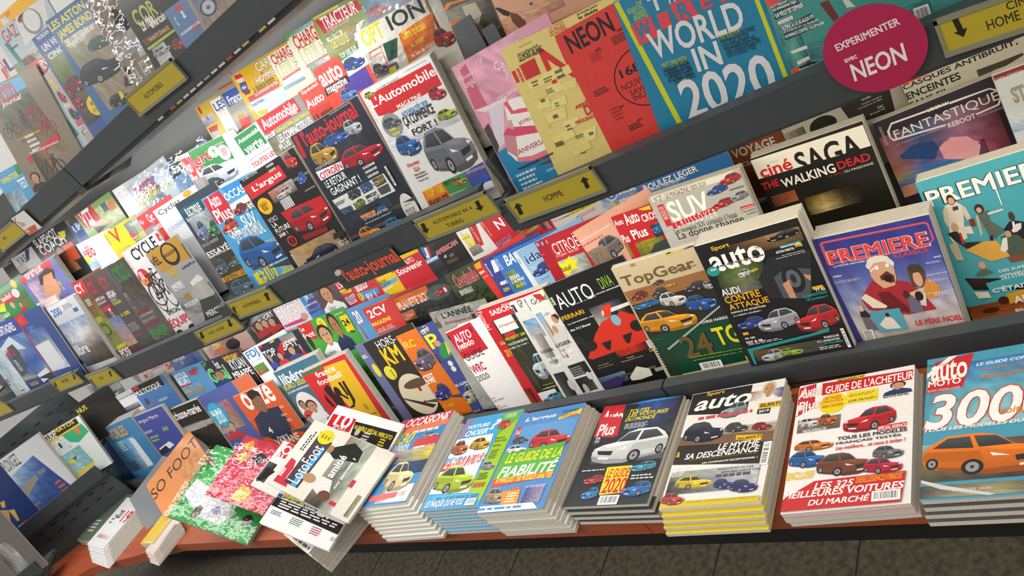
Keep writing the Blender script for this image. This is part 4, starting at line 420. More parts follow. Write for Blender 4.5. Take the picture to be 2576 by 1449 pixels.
[('g',4.6,99.5,195,130.2,'e4e6e6,dfe1e1,d8dadb/d8dadb,c8ccd0,c0c4c8/d0d2d4,b8bcc0,c8ccd0',''),('P','c8242c',[(11.6,11.6),(189.1,13.3),(190.9,57.4),(52,62.1),(15.1,55.2)]),('t',124.8,4.6,182.3,6.8,'2a2a2a','A LA DÉCOUVERTE DES POUILLES'),('t',40.8,7.6,105.7,13.5,'2a2a2a',"L'ALFA ROMEO GIULIA VELOCE"),('C',6.1,3.8,37.1,17.8,'a89a30',''),('tb',12.7,19.2,189.9,37.7,'f4ece8',"L'Automobile"),('tb',69.3,52,135.5,62.4,'f4ece8','MAGAZINE'),('tv',1,22.3,6.4,65.3,'f4d8d0',"L'Automobile"),('tb',71.1,65.1,140.9,80.6,'3a80c0','NOUVEAUTÉS 2020'),('tb',65.5,77.5,147.5,101.7,'1e1c1c','ÇA COMMENCE'),('tb',73.2,106.1,138.7,118.9,'1e1c1c','FORT !'),('e',11.1,57.6,61,106.3,'8a9090',''),('C',14.1,64.4,62.2,89.3,'5a6268',''),('s',25.6,85.2,46.8,104.9,'d8d020','2'),('C',151.3,51.6,191.6,80.7,'b8283c',''),('C',145.7,96.4,193.8,119.2,'98b028',''),('C',21.3,105.5,78.3,153.9,'2c64a8',''),('C',76.2,116.9,193.4,220.7,'70747c',''),('C',18.4,105,79.3,152.8,'2c64a8',''),('tb',21.1,161.6,53.4,169.9,'c8303a','Nouveau'),('tb',31.5,174,47.3,183.3,'c8303a','GLA'),('tb',26,186.7,56,191.2,'2a2a2a','Mercedes'),('tb',25.1,192.5,59,198.3,'2a2a2a',"s'attaque à"),('tb',28.7,201.1,55.5,205.7,'2a2a2a',"l'Audi Q3"),('P','d87820',[(23.3,225.0),(81.7,221.9),(86.9,265.0),(21.8,264.6)]),('P','3a9048',[(81.7,221.9),(142.3,220.6),(145.3,261.9),(86.9,265.0)]),('P','4a4a90',[(142.3,220.6),(194,215.8),(194,264.3),(145.3,261.9)]),('tb',28.1,223,78.2,241.3,'e8c820','TOP 100'),('tb',27.1,243.3,80.6,261,'2a1c14','FIABILITÉ'),('s',29.8,262.7,79.7,266.9,'e8d8a0','1'),('tb',82.6,220.7,114.5,231.9,'1c5028','MOBILITÉ VERTE'),('C',102.9,223,142.2,243,'a88834',''),('s',85.2,249.5,136.9,257,'c8e0c0','4'),('t',146.2,219.6,194,228.8,'d0d0e8','LIGIER la victoire française'),('P','3858b8',[(144.3,244.9),(189.6,236.5),(194,248.9),(168.1,257.5)]),('P','d8dce8',[(170.6,253.5),(194,253.9),(194,268.9),(169.2,269.6)])],
[('P','c8202c',[(1,3.9),(76.8,4.5),(66.8,48.2),(1,53.0)]),('P','c8202c',[(1,9.5),(77.6,3.9),(72,44.5),(1,49.6)]),('tb',2.5,10.8,57.7,42.6,'f4ecec','CY'),('g',0,83.5,167.7,271.9,'6a4428,8a5a34,4a3828/5a6a2c,7a8a3c,a07848/6a7a34,a08a58,b09a78',''),('s',13.9,67.6,47.1,93.4,'ddd','4'),('s',1,136.1,45.7,156.9,'d8d030','4'),('P','c8c020',[(12.6,251.5),(81.2,249.5),(74.5,261.1),(8.8,264.1)]),('tb',9.5,267.1,82.3,299.9,'eee','POSE'),('e',1,166.3,50.1,208.1,'2a2a20',''),('e',1,170.9,43.8,203.5,'6a8a3c','')],
[('tb',10.2,14.1,51,57.3,'b82834','CY'),('tb',1,69.9,65.7,83,'ddd','SPÉCIAL'),('s',1,87.7,63.9,96.6,'ccc','3'),('P','b83040',[(8.3,107.1),(63.6,108.8),(54.9,127.6),(3.5,123.0)]),('tb',35.5,117.6,49.1,156.7,'eee','CS'),('g',0,149.3,77.9,259.1,'6a88b8,4a6a9a/b08060,c09878','')],
[('tb',3.2,15.8,58.4,58,'b82834','CY'),('tb',1,62.8,55.2,84.6,'ddd','SPÉCIAL'),('tb',1,79.5,47,91,'ccc','PROGRES'),('s',1,93.3,46.5,103.4,'bbb','2'),('tb',1,105.3,55.6,114.5,'d8d020','EN GROUPE'),('tb',1,145.2,62.1,158,'c8d020','A 100%'),('s',1,186.2,72.9,216.9,'999','5'),('r',9.4,231.4,51,234.7,'b83040','')],
[('tb',21.2,10.1,115.9,61.8,'3ed05a','CYCLO'),('tb',1,59.7,91.5,78.1,'c8304a','SPÉCIAL'),('s',14.4,59.8,84.6,99.4,'ccc','2'),('P','a83440',[(1,81.4),(60.7,86.8),(56.2,95.6),(1,90.3)]),('tb',1,93.6,55.9,107.5,'eee','CIBLEZ'),('s',1,113,76.7,116.7,'ddd','3'),('tb',1,144.2,118.7,151.3,'eee','10 points de contrôle'),('tb',1,163.8,95.9,178.4,'c83040','AMELIOREZ'),('tb',1,177.7,102.1,185.7,'eee','VOTRE PUISSANCE'),('s',1,195.6,100.5,204.3,'ddd','3'),('tb',1,209.4,107.6,222.4,'c83a50','PREPARATION'),('tb',1,233.6,115.7,251.5,'50c850','SEMAINES'),('tb',1,243.5,97.5,264.8,'50c850','ÉTAPES'),('s',1,266.5,90.6,269.8,'ccc','2'),('g',19.7,62,131.2,164.5,'7a6a60,6a5a50/8a8080,7a7474','')],
[('tv',1,6.5,15.2,59.1,'c82c38','POUR LE PLAISIR DU VELO'),('tb',48.7,5.4,213.6,42.3,'1c1c1c','CYCLE'),('P','c82830',[(233.2,5.7),(249,10.0),(249,33.2),(229.4,29.5)]),('tb',241.1,16,249,31.3,'f0d8c0','Lampe'),('e',1,64.9,72.2,123.5,'c82830',''),('tb',14.1,71,38.9,98.6,'f4ece8','3000'),('tb',1,96.3,50,113.2,'e8d040','VELOS'),('b',1,56.2,201.5,196.5,'2a2624',''),('b',4.4,50.3,134.2,215.4,'2a2624',''),('tb',26.6,209,109.9,226.4,'1c1c1c','SPÉCIAL'),('tb',1.4,233.7,132.6,271.5,'d02838','ÉQUIPE'),('e',1,277.4,45,301.4,'2a2a2a',''),('e',82.8,276.6,137.5,304.8,'2a2a2a',''),('s',116.2,221.4,156.1,230.1,'444','2')],
[('P','b88a2c',[(4.5,1.0),(201,2.5),(209,71.3),(21.8,68.2)]),('tb',1,12.6,56.5,44,'1c1814','VÉL'),('e',73.1,1,166.9,69.3,'1c1814',''),('e',84.7,6.2,155.3,59.2,'b88a2c',''),('tb',79.9,27.6,160.2,37.9,'1c1814','MAGAZINE'),('r',199.6,28.9,207,75.7,'4a4a4c',''),('s',52.4,62.6,101.7,107,'c8a040','1'),('tb',128.1,82.6,209,90.4,'1c1c1c','ALAPHILIPPE AU'),('g',0,152.6,210,218.3,'8a8a8c,a8a8aa,707072/585858,9a9a9c,484848/b0b0b2,5a5a5c,3a3a3c',''),('P','a8a8a8',[(123.9,138.4),(190.9,140.0),(208.1,184.5),(159.5,207.2),(118.9,196.0),(111.2,164.2)]),('P','d8d8d8',[(120.7,130.2),(183,119.7),(199.1,138.9),(125.5,142.6)]),('e',140.7,137.1,171.7,202.2,'b4b0ac',''),('P','3a3a3a',[(110.6,186.3),(193.2,191.1),(201.8,258.9),(66.4,253.4)]),('tb',23.1,110.9,78,124.8,'e8e8e8','NOTRE'),('tb',20.9,112.6,86.6,134.6,'e8e8e8','ROMANDIE'),('tb',23.4,176.5,106.8,189.6,'eee','POULIDOR'),('tb',99.1,223,198.5,240.8,'ddd','MERCIER'),('r',50.1,150.7,81.4,170.7,'a08030','')],
[('tb',23,1,149.6,16.5,'d8b0b4','MONTAGNES'),('g',0,24.7,26,287.2,'e0d4d4,d8cccc/d0c0c0,c8b8b8','')],
[('g',0,72,219.3,247.3,'7890b8,98b0d0,8098b8/a8b8cc,e0e4e8,b0a898/60708a,6a5c50,50443c/4a4a68,4a3c34,3a322c',''),('r',0,1.7,158.5,31,'d8dce0',''),('tb',14.2,13.3,85.1,41.8,'3468b0','200'),('s',109.5,15,183.3,32.5,'667','4'),('r',163.6,40.2,196.9,54.2,'3468b0',''),('tb',12.7,123.1,135.7,151.6,'e8d8dc',"A l'air"),('tb',1,160.1,97.2,200,'e8e8ec','libre')],
[('g',34,40,159.1,340.3,'a8c0d0,c8d8e0/90b0c4,d0e0e8/b0c8d4,e0e8ec',''),('tb',1,245.3,30.1,262.8,'c83040',"L'ICE"),('s',1,247.4,29.2,278.8,'333','3'),('r',74.4,311.6,114.1,316.4,'c82030','')],
[('g',0,66.3,270,253.9,'3a5cb0,5078c0,6a94d0/506a90,8098b8,3a62b0/3a4a60,2c54a8,3468b8/90a8c0,5a80b8,88a8d0',''),('tb',48.6,15,229.6,50.5,'e8e8ec','MONTAGNES'),('P','d0dce8',[(1,93.3),(132.7,62.2),(203.3,131.9),(128.5,123.4),(118.3,100.8),(1,124.7)]),('P','4a5058',[(46.6,103.2),(115.8,95.1),(127.5,138.8),(85.7,226.3),(5.7,234.9),(40.4,144.3)]),('tb',9.6,104.9,84.9,122.8,'c83038',"L'ARÊTE"),('tb',1,126.5,89.2,142.2,'c83038','VERTIGE'),('s',29.9,158.7,62.9,211.7,'ddd','6'),('tb',21.2,240.2,128.9,257,'d8c830','PRATIQUE'),('tb',33.5,269.6,109.4,285.4,'d8c830','NATURE'),('P','e8f0f4',[(143.8,246.3),(254.4,228.0),(263.5,265.6),(153,284.8)])],
[('P','c83028',[(5.1,1.0),(80.4,1.2),(78.6,43.6),(1,46.9)]),('tb',10,14.2,51.3,34.7,'d86050','NO'),('g',0,72.1,166.2,247.1,'3a58a0,4a68a8/7090c0,a0b4c8/c8d4dc,dce0e4',''),('tb',43.3,54.1,101.3,83.1,'5a88c0','SKI'),('P','e0e8ec',[(10.7,132.4),(137.6,126.5),(144,233.6),(16.3,242.5)]),('s',43.1,124.2,125.6,128.4,'a0a060','2'),('P','c82830',[(1,3.0),(13.1,1.7),(9.9,261.5),(1,263.8)])],
[('g',0,54.6,55.3,100.6,'60a8d8,90c0dc/c8d4d8,889098',''),('P','f4f4f4',[(3.5,3.1),(95.9,3.0),(91.2,45.6),(31,72.5),(1,59.2)]),('t',5.7,4.3,47.7,11.8,'444','Optimum'),('tb',8.2,14.7,69.6,57.4,'c82838','vélo'),('P','50a0d8',[(1,37.4),(9.8,41.7),(7.7,82.2),(1,84.8)]),('e',1,42.4,24.7,74.3,'e0d030','')],
[('tb',27.5,2,73.9,47.3,'d82c28','V'),('tv',1,6.8,13.2,43.8,'c84828','vélo'),('g',0,68.3,85.1,72.4,'b8b068,a0a080/c8c090,888878','')],
[('g',3.9,0,54.8,64.4,'6a7868,8a9484/50584c,787c74',''),('tb',30.5,8.2,87.5,20,'e0e0e0','Travel'),('r',0,30.8,21.2,53.5,'c83078',''),('tb',1,48.4,83,62.3,'e8e030','CYCLISTES')],
[('tb',3,11.7,23.8,27.3,'f4eeee','Cy'),('r',2.8,42.3,61.8,87.8,'888','')],
[('tb',6.7,3.7,41,39.4,'f4eeee','Cyc'),('g',0,36.4,26.1,87.3,'808078,6a6a64/9a9a90,78786c',''),('tb',1,44.6,52.9,58.4,'e0e0d8','EVENEPOEL')],
[('t',16.7,6.4,123.3,25.5,'1c1c1c','Cyclist'),('e',143.4,1,180.1,18.1,'e09a28',''),('t',52.2,62.5,70.3,71.6,'eee','ICO'),('g',10.7,60,97.4,72,'b8c4d8,98a8c8/c8ccd4,a8b0bc','')],
[('tb',1,8.7,88.2,29.7,'e8e8e8','ESPRIT'),('tb',1,31.3,67.9,52.6,'e8e8e8','JUDO'),('g',0,37.8,5.1,109.7,'5a5450,6a6058/4a4440,3a3838','')],
[('t',27.5,10,93.9,40.4,'2a3a3a','YAS'),('P','3a4a8a',[(113.4,1.0),(145.6,1.0),(105.5,37.9),(83.1,35.1)]),('g',0,36.2,64.5,91.6,'e0c8c8,d8d0d0/d8b8b0,c8c0c0','')],
[('P','4a2c24',[(131,61.0),(214.1,67.9),(184.5,145.6),(92.2,146.3)]),('tb',22.9,1,174.4,31.9,'f0f0ee','SLAPSHOT'),('tb',27.2,30.5,196.5,64.9,'f0f0ee','COACH'),('tb',34.1,53.1,69.8,86.1,'c83040','FOR MEN'),('P','d8c820',[(181.5,21.7),(223.4,27.9),(207.2,48.1),(173.1,44.8)]),('P','c85030',[(152.8,68.5),(219.5,69.7),(213.5,133.2),(144.6,127.8)]),('p',77.7,58.4,180.7,164.4,'a87050,a06a4c,241c18','')],
[('tbi',36.2,1,102.5,34.9,'e8ecf0','B. Big'),('g',0,20.1,41.8,116.7,'3058a0,2c5090/4068a8,a0b0c8','')],
[('g',59,19,220,88.8,'b0c880,d0d8a0,98a870/80a050,a0b878,c0c898/587038,b0b890,d8d0b0',''),('P','c82832',[(8.4,1.0),(101.6,1.0),(110.1,52.3),(19.8,62.3)]),('tbi',20.2,1,82.7,57.8,'f8f4f2','VTT'),('r',144.2,17.2,173.6,45.3,'4a5a78',''),('P','d07838',[(186.4,22.4),(215.7,26.4),(204.5,53.8),(167.2,50.8)]),('P','d8a888',[(53.4,46.2),(125.9,62.7),(143.1,77.7),(103.2,70.1),(59.4,65.3)]),('e',40.6,37.9,75.9,58.5,'d8d8e0',''),('P','2a2828',[(49.7,61.4),(106.3,79.6),(135.1,78.6),(53.9,88.1)])],
[('tbi',1,14.4,59.8,37.8,'c8c8cc','VELO')],
[('g',14.6,26.3,162.4,139.6,'e8eef2,88b8e0,6aa8d8/e8e8d8,c0c8b0,a88850',''),('tb',3.3,9,231.2,23,'f8f8f8/333','Vélo Tout Terrain'),('tb',33.1,22.5,155.6,62.6,'d82c40','FOURCHES DE TRAIL'),('tb',23.7,48.7,137.1,70.9,'e0d848','TOP DES TERRAIN'),('tb',10.1,65.7,216,77.7,'e0d848','REGARDEZ PLUS LOIN')],
[('g',0,0,91,98.7,'88b0e0,a0c4ea/a8c8e8,90a8c0',''),('P','3a4a5a',[(11.6,5.0),(70.8,6.6),(61.3,37.1),(3,40.1)]),('tb',8.3,13.7,52.2,30.1,'f0f0f0','VÉLO'),('tv',1,5.8,5.2,55.7,'e0d830','VERT'),('tb',57.1,1,114.4,27.5,'e8dc50','TOP')],
[('g',0,29.4,47.1,54.2,'e8d8d0,d8d0d0/5a5aa0,c0b8b0',''),('e',7.9,1,16.9,21.7,'d84030',''),('tb',17.6,30,25.3,42.2,'4a4a9a','65'),('P','c83038',[(5.9,59.2),(41.2,60.8),(32.8,75.9),(4.7,71.1)]),('g',2.5,73.7,27.3,98.3,'90b0d0,c8d0d8/a0b8d0,d0d8dc','')],
[('tb',4.8,7.4,46.1,28.7,'2c52a0','LES'),('s',9.5,24.8,35.8,50.6,'888','1'),('t',4.8,45.6,48.7,51.1,'777','LE MENSUEL'),('t',3.6,57.2,52.3,67.3,'2a2a2a','Ces routes'),('t',7.9,72.8,49.9,85.4,'2a2a2a',"qu'on"),('P','e0e0d8',[(1,30.3),(54.1,34.4),(39.6,82.0),(1,77.2)])],
[('P','d86c30',[(2.7,1.0),(63,1.0),(62.7,6.6),(5.6,7.8)]),('t',6.5,1,57.8,5.2,'5a2a14','ENVIRONNEMENT'),('P','3458a8',[(6.8,16.8),(68.7,17.3),(67.6,45.1),(8.5,52.0)]),('tb',15.8,27,65,48.7,'f4f4f4','France'),('P','e0b020',[(10.7,76.0),(48.6,75.2),(44.9,85.4),(10.1,87.4)]),('tb',15.1,75.7,42.2,86.2,'2a2014','DOSSIER SANTÉ'),('P','d83c28',[(18.5,87.5),(57.8,90.0),(45.5,111.6),(14.1,109.3)])],
[('P','c8282e',[(15.7,61.8),(127.3,62.7),(120.5,76.5),(13.2,75.1)]),('P','cfe0ea',[(10.1,73.8),(126.4,78.9),(132.6,106.4),(142.8,143.9),(17.2,111.2)]),('e',7.6,3.2,35,25.8,'f0dcd0',''),('P','d83028',[(11.7,3.5),(32.1,6.4),(36.2,16.5),(9.4,13.8)]),('P','4a4a9a',[(13.5,24.0),(35.5,27.4),(29.2,50.2),(7.1,46.9)]),('tb',14.5,32.8,28.2,41.4,'f0f0f0','66'),('P','6a3a20',[(12,46.0),(35.7,47.3),(30.4,56.4),(13,55.0)]),('tb',82.9,4.3,140.5,25.9,'f4f4f0/1c1814','CARS'),('tb',64.7,32.1,139.3,47.6,'f4f4f0/1c1814','HOMMES'),('tb',87.6,28.1,97,46.2,'d83c28','O'),('t',42.5,44.6,117.3,61,'1c1814','La fabuleuse histoire'),('tb',39.6,60.9,123.4,68.4,'f0f0e8','La Locomotion en fête'),('P','b8ccd8',[(9.7,79.4),(65,81.8),(61.2,91.6),(8.9,90.6)]),('tb',12.5,78.7,57.5,86.2,'2a3a4a','Trucks Models'),('P','d8c830',[(22.8,99.0),(54.1,105.7),(45.5,116.6),(18.9,109.0)])],
[('tb',8.1,2.5,82,25.9,'d02a30','CHARGE'),('tb',8.5,28.7,70,61.2,'f0ecb8/1c1814','UTILE'),('tbi',66.2,41.5,82.7,44,'c82c34','Magazine'),('g',0,76,100.7,84.4,'6aaad8,90c0e0/a8b0b4,6a7074',''),('P','d04048',[(7.9,58.6),(73.1,56.7),(73.7,60.9),(7.6,63.9)])],
[('P','2a8a40',[(65,1.0),(168.3,1.0),(173.7,64.8),(98.3,39.9)]),('P','2a8a40',[(38.7,1.0),(173.9,1.0),(174,61.7),(73.9,59.1),(23.9,42.9)]),('P','c02a34',[(1,9.3),(41.3,11.6),(27.2,78.3),(1,77.9)]),('tb',1,17.6,22.6,50.5,'f4f0ee','Auto'),('tb',1,52.3,24.5,81.6,'f4f0ee','Plus'),('tb',21.5,13.4,66.1,60.6,'c02a34/fff','Vert'),('tb',40.6,17.7,105.7,41.9,'c02a34/fff','ert'),('e',100.6,12.7,140.2,42,'d8e8d8',''),('tb',117.5,21.4,126.9,31.5,'5a9a30','!'),('e',132.3,19.9,173.3,59.4,'f0f0f0',''),('s',144.2,28.8,164.9,48.7,'c03040','4'),('t',135.5,12.7,169.3,18.7,'d8e8d8','NOUVEAU'),('C',30.9,50.2,168,109.2,'c0c8d8',''),('C',42.8,80.9,105.6,108.6,'404448',''),('r',0.4,82.4,9.1,91.4,'3a8a40',''),('s',1,58.5,66.2,118.7,'888','1')],
[('P','1f7a44',[(1.6,1.0),(88.3,1.2),(92.7,52.2),(4.5,49.6)]),('tb',7.7,9.4,92.9,20,'f4f4f0','Automobile'),('tb',12,30.7,82.4,51.8,'f4f4f0','verte'),('t',7.7,61.2,91,66.1,'2a2a2a','Spécial nouveautés'),('tb',6.1,72.4,98.5,84,'c82c38','TOUTES LES')],
[('g',1.9,40.3,99.9,120.9,'5a5c58,8a8c88/8a8458,6a6c68',''),('P','c62832',[(1.5,1.0),(133,1.0),(135,34.4),(3.7,38.2)]),('tb',9.7,4.3,129.4,28.7,'f6f0ee','Automobile'),('tb',102.4,23.5,122.6,33.6,'f6f0ee','revue'),('P','e8e8e4',[(1.9,40.3),(34.2,40.0),(30.2,49.5),(1,47.8)]),('s',7.3,38.7,31.3,48.2,'333','2'),('tb',38.1,41.3,151.7,49.5,'d8d030','ESSENCE,DIESEL,ELECTRIQUE'),('tb',30.6,52.7,147.3,71.5,'f0f0ec','LES COMPACTES LES'),('tb',22.6,73,59.2,85.8,'f0f0ec','PLUS')],
[('P','b83a30',[(4.5,45.8),(76.4,50.3),(90,77.5),(1,65.0)]),('tb',7.7,2.2,59.9,11.5,'f4ece8','Spécial'),('tb',1.6,22.9,57,41.6,'f4ece8','Auto'),('tb',2.1,58.4,83.5,68.6,'2a1c18','12 astuces'),('e',69.1,44.2,83.6,72,'e8c818',''),('tb',70.3,53.6,82.4,62.7,'1c1814','1€')],
[('P','4a3a90',[(73.9,47.5),(125.2,43.5),(126.1,87.5),(32.7,76.9)]),('tb',4.4,10.5,68.6,41.7,'f6f0ec','auto'),('P','1c1a1a',[(4.2,44.5),(74.1,42.7),(73.5,57.2),(1,60.7)]),('tb',8.1,42,67.5,63.6,'f4ecec','magazine'),('P','e4e6e4',[(77.5,1.0),(138.9,1.0),(142.1,46.2),(76.4,48.6),(79.9,25.7)]),('P','3a8038',[(76,1.0),(136.3,1.0),(132.4,10.8),(77.8,15.0)]),('tb',81.2,1,128.9,11.5,'f0f0e8','TOP DES SUV'),('C',76,15.1,133.4,43.9,'2c4a98',''),('C',32.1,62.1,77.3,95.6,'4a78b8','')],
[('g',0,81.3,60.9,94.8,'c85830,4a4a88/8a8a90,5a5a90',''),('tb',11.6,1,64.4,33.8,'d8d020','OPT'),('tb',81.4,1,167.4,29.3,'1c1c1c','ION'),('P','c85838',[(11.6,43.2),(43.9,43.2),(39.5,82.0),(4.6,86.1)]),('P','e8e4dc',[(12.8,46.0),(42.7,45.0),(37.2,81.0),(3.4,87.9)]),('tb',11.8,52.1,39.3,55,'c83034',"L'Automobile"),('C',2.2,66.8,37.3,90.2,'5a6470',''),('P','2a5a48',[(50.7,41.6),(87.4,43.9),(67.7,75.5),(44,74.8)]),('g',175.2,10.4,181.2,95.4,'8a8040,a08a50/5a4030,8a3030/2a2a30,3a3030',''),('P','d8742c',[(92.3,39.4),(179.8,34.2),(162.3,86.5),(85.3,96.2)]),('tb',97.8,37.8,154.7,59,'e8d830','Offre spéciale'),('tb',108,63.9,139.9,74.4,'e8d830','6,90€'),('tb',98.4,80,157.7,90.2,'f0ece4','au lieu de 10,60€'),('C',157.1,62.2,204.2,102.5,'b83028',''),('P','e0dc20',[(39.8,86.7),(57,86.9),(52.5,98.6),(33,97.6)])],
[('g',0,0,85.6,12.5,'58a040,90b8d8/70a850,c0d4e4',''),('P','f0ecd0',[(8.2,8.4),(88.9,7.7),(101.7,78.7),(14.5,80.0)]),('tb',15.8,8.6,95.1,39,'d02a30','CHARGE'),('tb',18.2,40,87,75.9,'f0ecb8/1c1814','UTILE'),('tbi',79.1,56.9,97.5,59.8,'c82c34','Magazine'),('P','d04048',[(17.3,76.0),(99,72.7),(99,77.7),(17.2,81.1)]),('g',22.8,78.1,74.9,134.3,'3a9048,c0d4e4/d8e4ec,88a8b8','')],
[('g',21.1,46.5,100.2,78.3,'8a9a58,b09a58,a06a40/607048,8a8450,4a5a38',''),('P','e0d858',[(5.1,1.0),(79,1.0),(79.3,5.6),(5.3,4.5)]),('P','c8242e',[(8,8.0),(126.1,10.7),(129.3,30.4),(15.1,39.8)]),('tb',19.3,7.1,118.8,33.6,'f6f0ee','TRACTEUR'),('t',24.3,26.4,90.6,43.1,'f0d0d0','le magazine du tracteur'),('P','f0f0e8',[(13.9,49.1),(59,47.3),(58,56.5),(13.5,57.5)]),('tb',18.2,45.3,53.9,58,'1c5a38',"Galop d'essai"),('tb',20.2,55,66.8,75.8,'e8e030','DEUTZ D 25')],
[('g',2.3,0,65.6,60.2,'5a80a8,88a8b8/3a4030,504434',''),('C',9.2,13.8,57.9,38.1,'b02830',''),('tb',1,5.3,7,17.7,'e0d830','CASE')],
[('g',0,33.3,92.7,91.5,'6a6860,8a8878,4a4438/9a9684,6a6450,3a3a38/3a4044,5a5648,2c2c2c',''),('P','d87828',[(1,27.0),(9.2,21.5),(36.7,25.6),(49,30.2),(16.7,26.3),(1,33.7)]),('e',1,53.2,19.8,65.8,'c86028',''),('P','b0ac98',[(35.9,37.3),(63.8,39.6),(68,61.0),(46.9,85.7),(36,77.8),(36,57.5)]),('P','8a8468',[(49.3,70.4),(60.5,82.4),(54.4,100.6),(47.3,90.0)])],
[('g',0,53.5,123.2,83.9,'d8a888,d0a080,c89878,8aa0c0/d49c7c,dcac8c,d09c80,b88868/c89070,d8a488,b08068,a87860',''),('P','2a2220',[(1,37.3),(7.9,40.4),(24.1,54.7),(18.9,60.6),(10,55.0),(1,40.6)]),('P','6a3c28',[(22.1,54.0),(35.9,63.4),(44.6,78.7),(43.4,86.0),(27.6,85.8),(20.7,71.2)]),('e',62.9,54.7,69.1,59.4,'5a4034','')],
[('tb',28.6,5.3,75.4,13.6,'c85830','CONCERT'),('g',25.1,8,53.7,55.4,'d8d8d4,c8c8c4/e0e0dc,d0d0cc','')],
[('P','d03028',[(1,58.8),(22,57.7),(15.6,78.1),(1,87.5)]),('tb',23,42.8,52.5,74.4,'4a3a90','L'),('g',10,42.7,16,100,'d0d0cc,c84838/c8c4c0,a03028','')],
[('g',0,81.7,117.3,120.3,'7a8a5a,98a078,a0a898/6a7a4a,808a68,b0b0a8/505848,909088,c0c0bc',''),('t',21.6,6.6,76.2,34.4,'b82834','GAZ'),('s',22.4,46.1,60.2,54.4,'556','1'),('P','d8d8d6',[(87.6,1.0),(205.7,1.0),(180.4,45.9),(72.4,62.6)]),('C',93.6,1,160,20,'b82430',''),('e',101.4,1,166.6,56.4,'8a8a8a',''),('e',107.9,2.1,160.1,50.3,'d8d8d8',''),('t',79.6,1,91.9,5.6,'c06060','ALF'),('C',22.9,77.8,106.1,137.9,'c04438',''),('tb',83,72.4,103.6,87.9,'f0f0f2','QU'),('tb',82.5,104.6,105.2,122.6,'f0f0f2','IN'),('s',100,127.8,107.7,174.9,'d8dcdc','6'),('P','3a8a80',[(14.2,31.3),(26.8,32.8),(69.5,290.4),(55.7,290.8)])],
[('tb',1,17.4,17.8,40.3,'d8d820','175'),('C',1,44.2,21.5,77.4,'b8303a',''),('tb',1,77.8,22.4,88.4,'f0e8e4','Rac'),('C',1,90.9,27.3,124.8,'4a4a50',''),('P','c85878',[(1,122.8),(33.1,126.9),(26.9,141.7),(1,135.7)]),('k',2,138.6,20.7,156.6,'ddd',''),('P','2a8a80',[(1,147.7),(8.2,150.6),(1,162.1),(1,156.7)])],
[('P','50a8d8',[(1,1.0),(166.5,6.3),(168.3,34.5),(1,40.4)]),('P','5a6a50',[(1,40.4),(168.3,34.5),(167.8,42.6),(1,51.8)]),('Q','5a6a58,4a5a50/786858,6a5a50/9a8468,8a7058',[(21.7,47.2),(165.9,44.8),(191.8,200.3),(74.7,216.1)]),('tb',56,9.2,125.6,49,'d02c24/1c1c1c','MOTO'),('tbi',54.5,41.6,135.1,56,'f2f2f0/1c1c1c','Journal'),('b',10.4,75.3,79.4,126.4,'3a5048',''),('b',89.4,61.3,115.6,121,'3a3a48',''),('b',112.5,66.5,168.9,108.3,'c03858',''),('b',129.3,101,192.7,154.6,'c83040',''),('tb',48.6,133.6,137.6,138.2,'e0d828','COMPARATIF GROS BRAS'),('s',74.6,131.5,117.8,180.1,'eee','4'),('P','c8283a',[(38.5,184.3),(183.7,157.6),(181.2,171.2),(71,193.8)]),('P','c8283a',[(44.4,182.8),(184,157.1),(181.4,173.5),(43.3,197.4)]),('tb',61.3,174.4,175.2,179.3,'f4ecec','PREMIERS ESSAIS NOUVEAUX'),('g',62.6,177,118.1,280.1,'3a3028,6a5a40,a88040/302c28,4a4238,282828',''),('b',64.5,185.5,157.8,254.6,'2a2a2c',''),('p',2.3,221.6,63.9,267.2,'2a2626,c09070,2a2020','')],
[('Q','6a8058,7a9058/5a7038,6a7a48/6a625c,5a5450/3c3a38,383634',[(6.5,41.2),(96.4,56.4),(95.7,219.8),(3.3,221.8)]),('tb',15.6,2.5,59.4,11.6,'e0e8f0','MORGAN'),('tb',13.4,21.8,67.5,38.1,'e8ecf4','UN V6'),('tb',15.6,45.7,74.1,61.6,'e8ecf4','CINQ'),('C',4.9,109.9,100.3,152.4,'8a2438',''),('e',35.4,168.3,96.8,217.1,'e8c820',''),('tb',49.9,180.6,82.7,191.1,'2a2418','V8 ROVER'),('t',62,170.3,65.8,179.7,'2a2418','LE'),('s',45.2,196.7,87.9,205.8,'8a7a30','3'),('C',1.3,141.2,33.2,183.9,'a03030','')],
[('Q','7a8a58,a8a898,9a7a6a/908878,8a7c6a,a09078/a09078,9a8a74,988468',[(10.9,52.4),(142.8,56.3),(137.5,227.0),(31.8,224.8)]),('P','3468a0',[(1,1.0),(123.7,1.0),(135.7,55.6),(11.8,51.4)]),('tb',1.6,7.2,126.1,24.5,'e8d828','LES ASTON'),('tb',12.3,30.4,130.7,53.6,'e8d828','JAMES BOND'),('tb',19.3,53,119.6,69.8,'f0f0ee','DBS à DBS V12,elles ont'),('tb',24.1,60.4,84.9,77.3,'f0f0ee','la légende de 007'),('C',71.3,79.7,156.6,110,'28605c',''),('C',1,114.4,144.8,169.6,'1c3438',''),('C',43,199.8,112.4,231.1,'2a2a28',''),('e',81.8,201.5,93.8,222,'d8d030',''),('P','1c3034',[(121.2,181.2),(142.9,182.6),(143.5,208.7),(109.1,199.5)])],
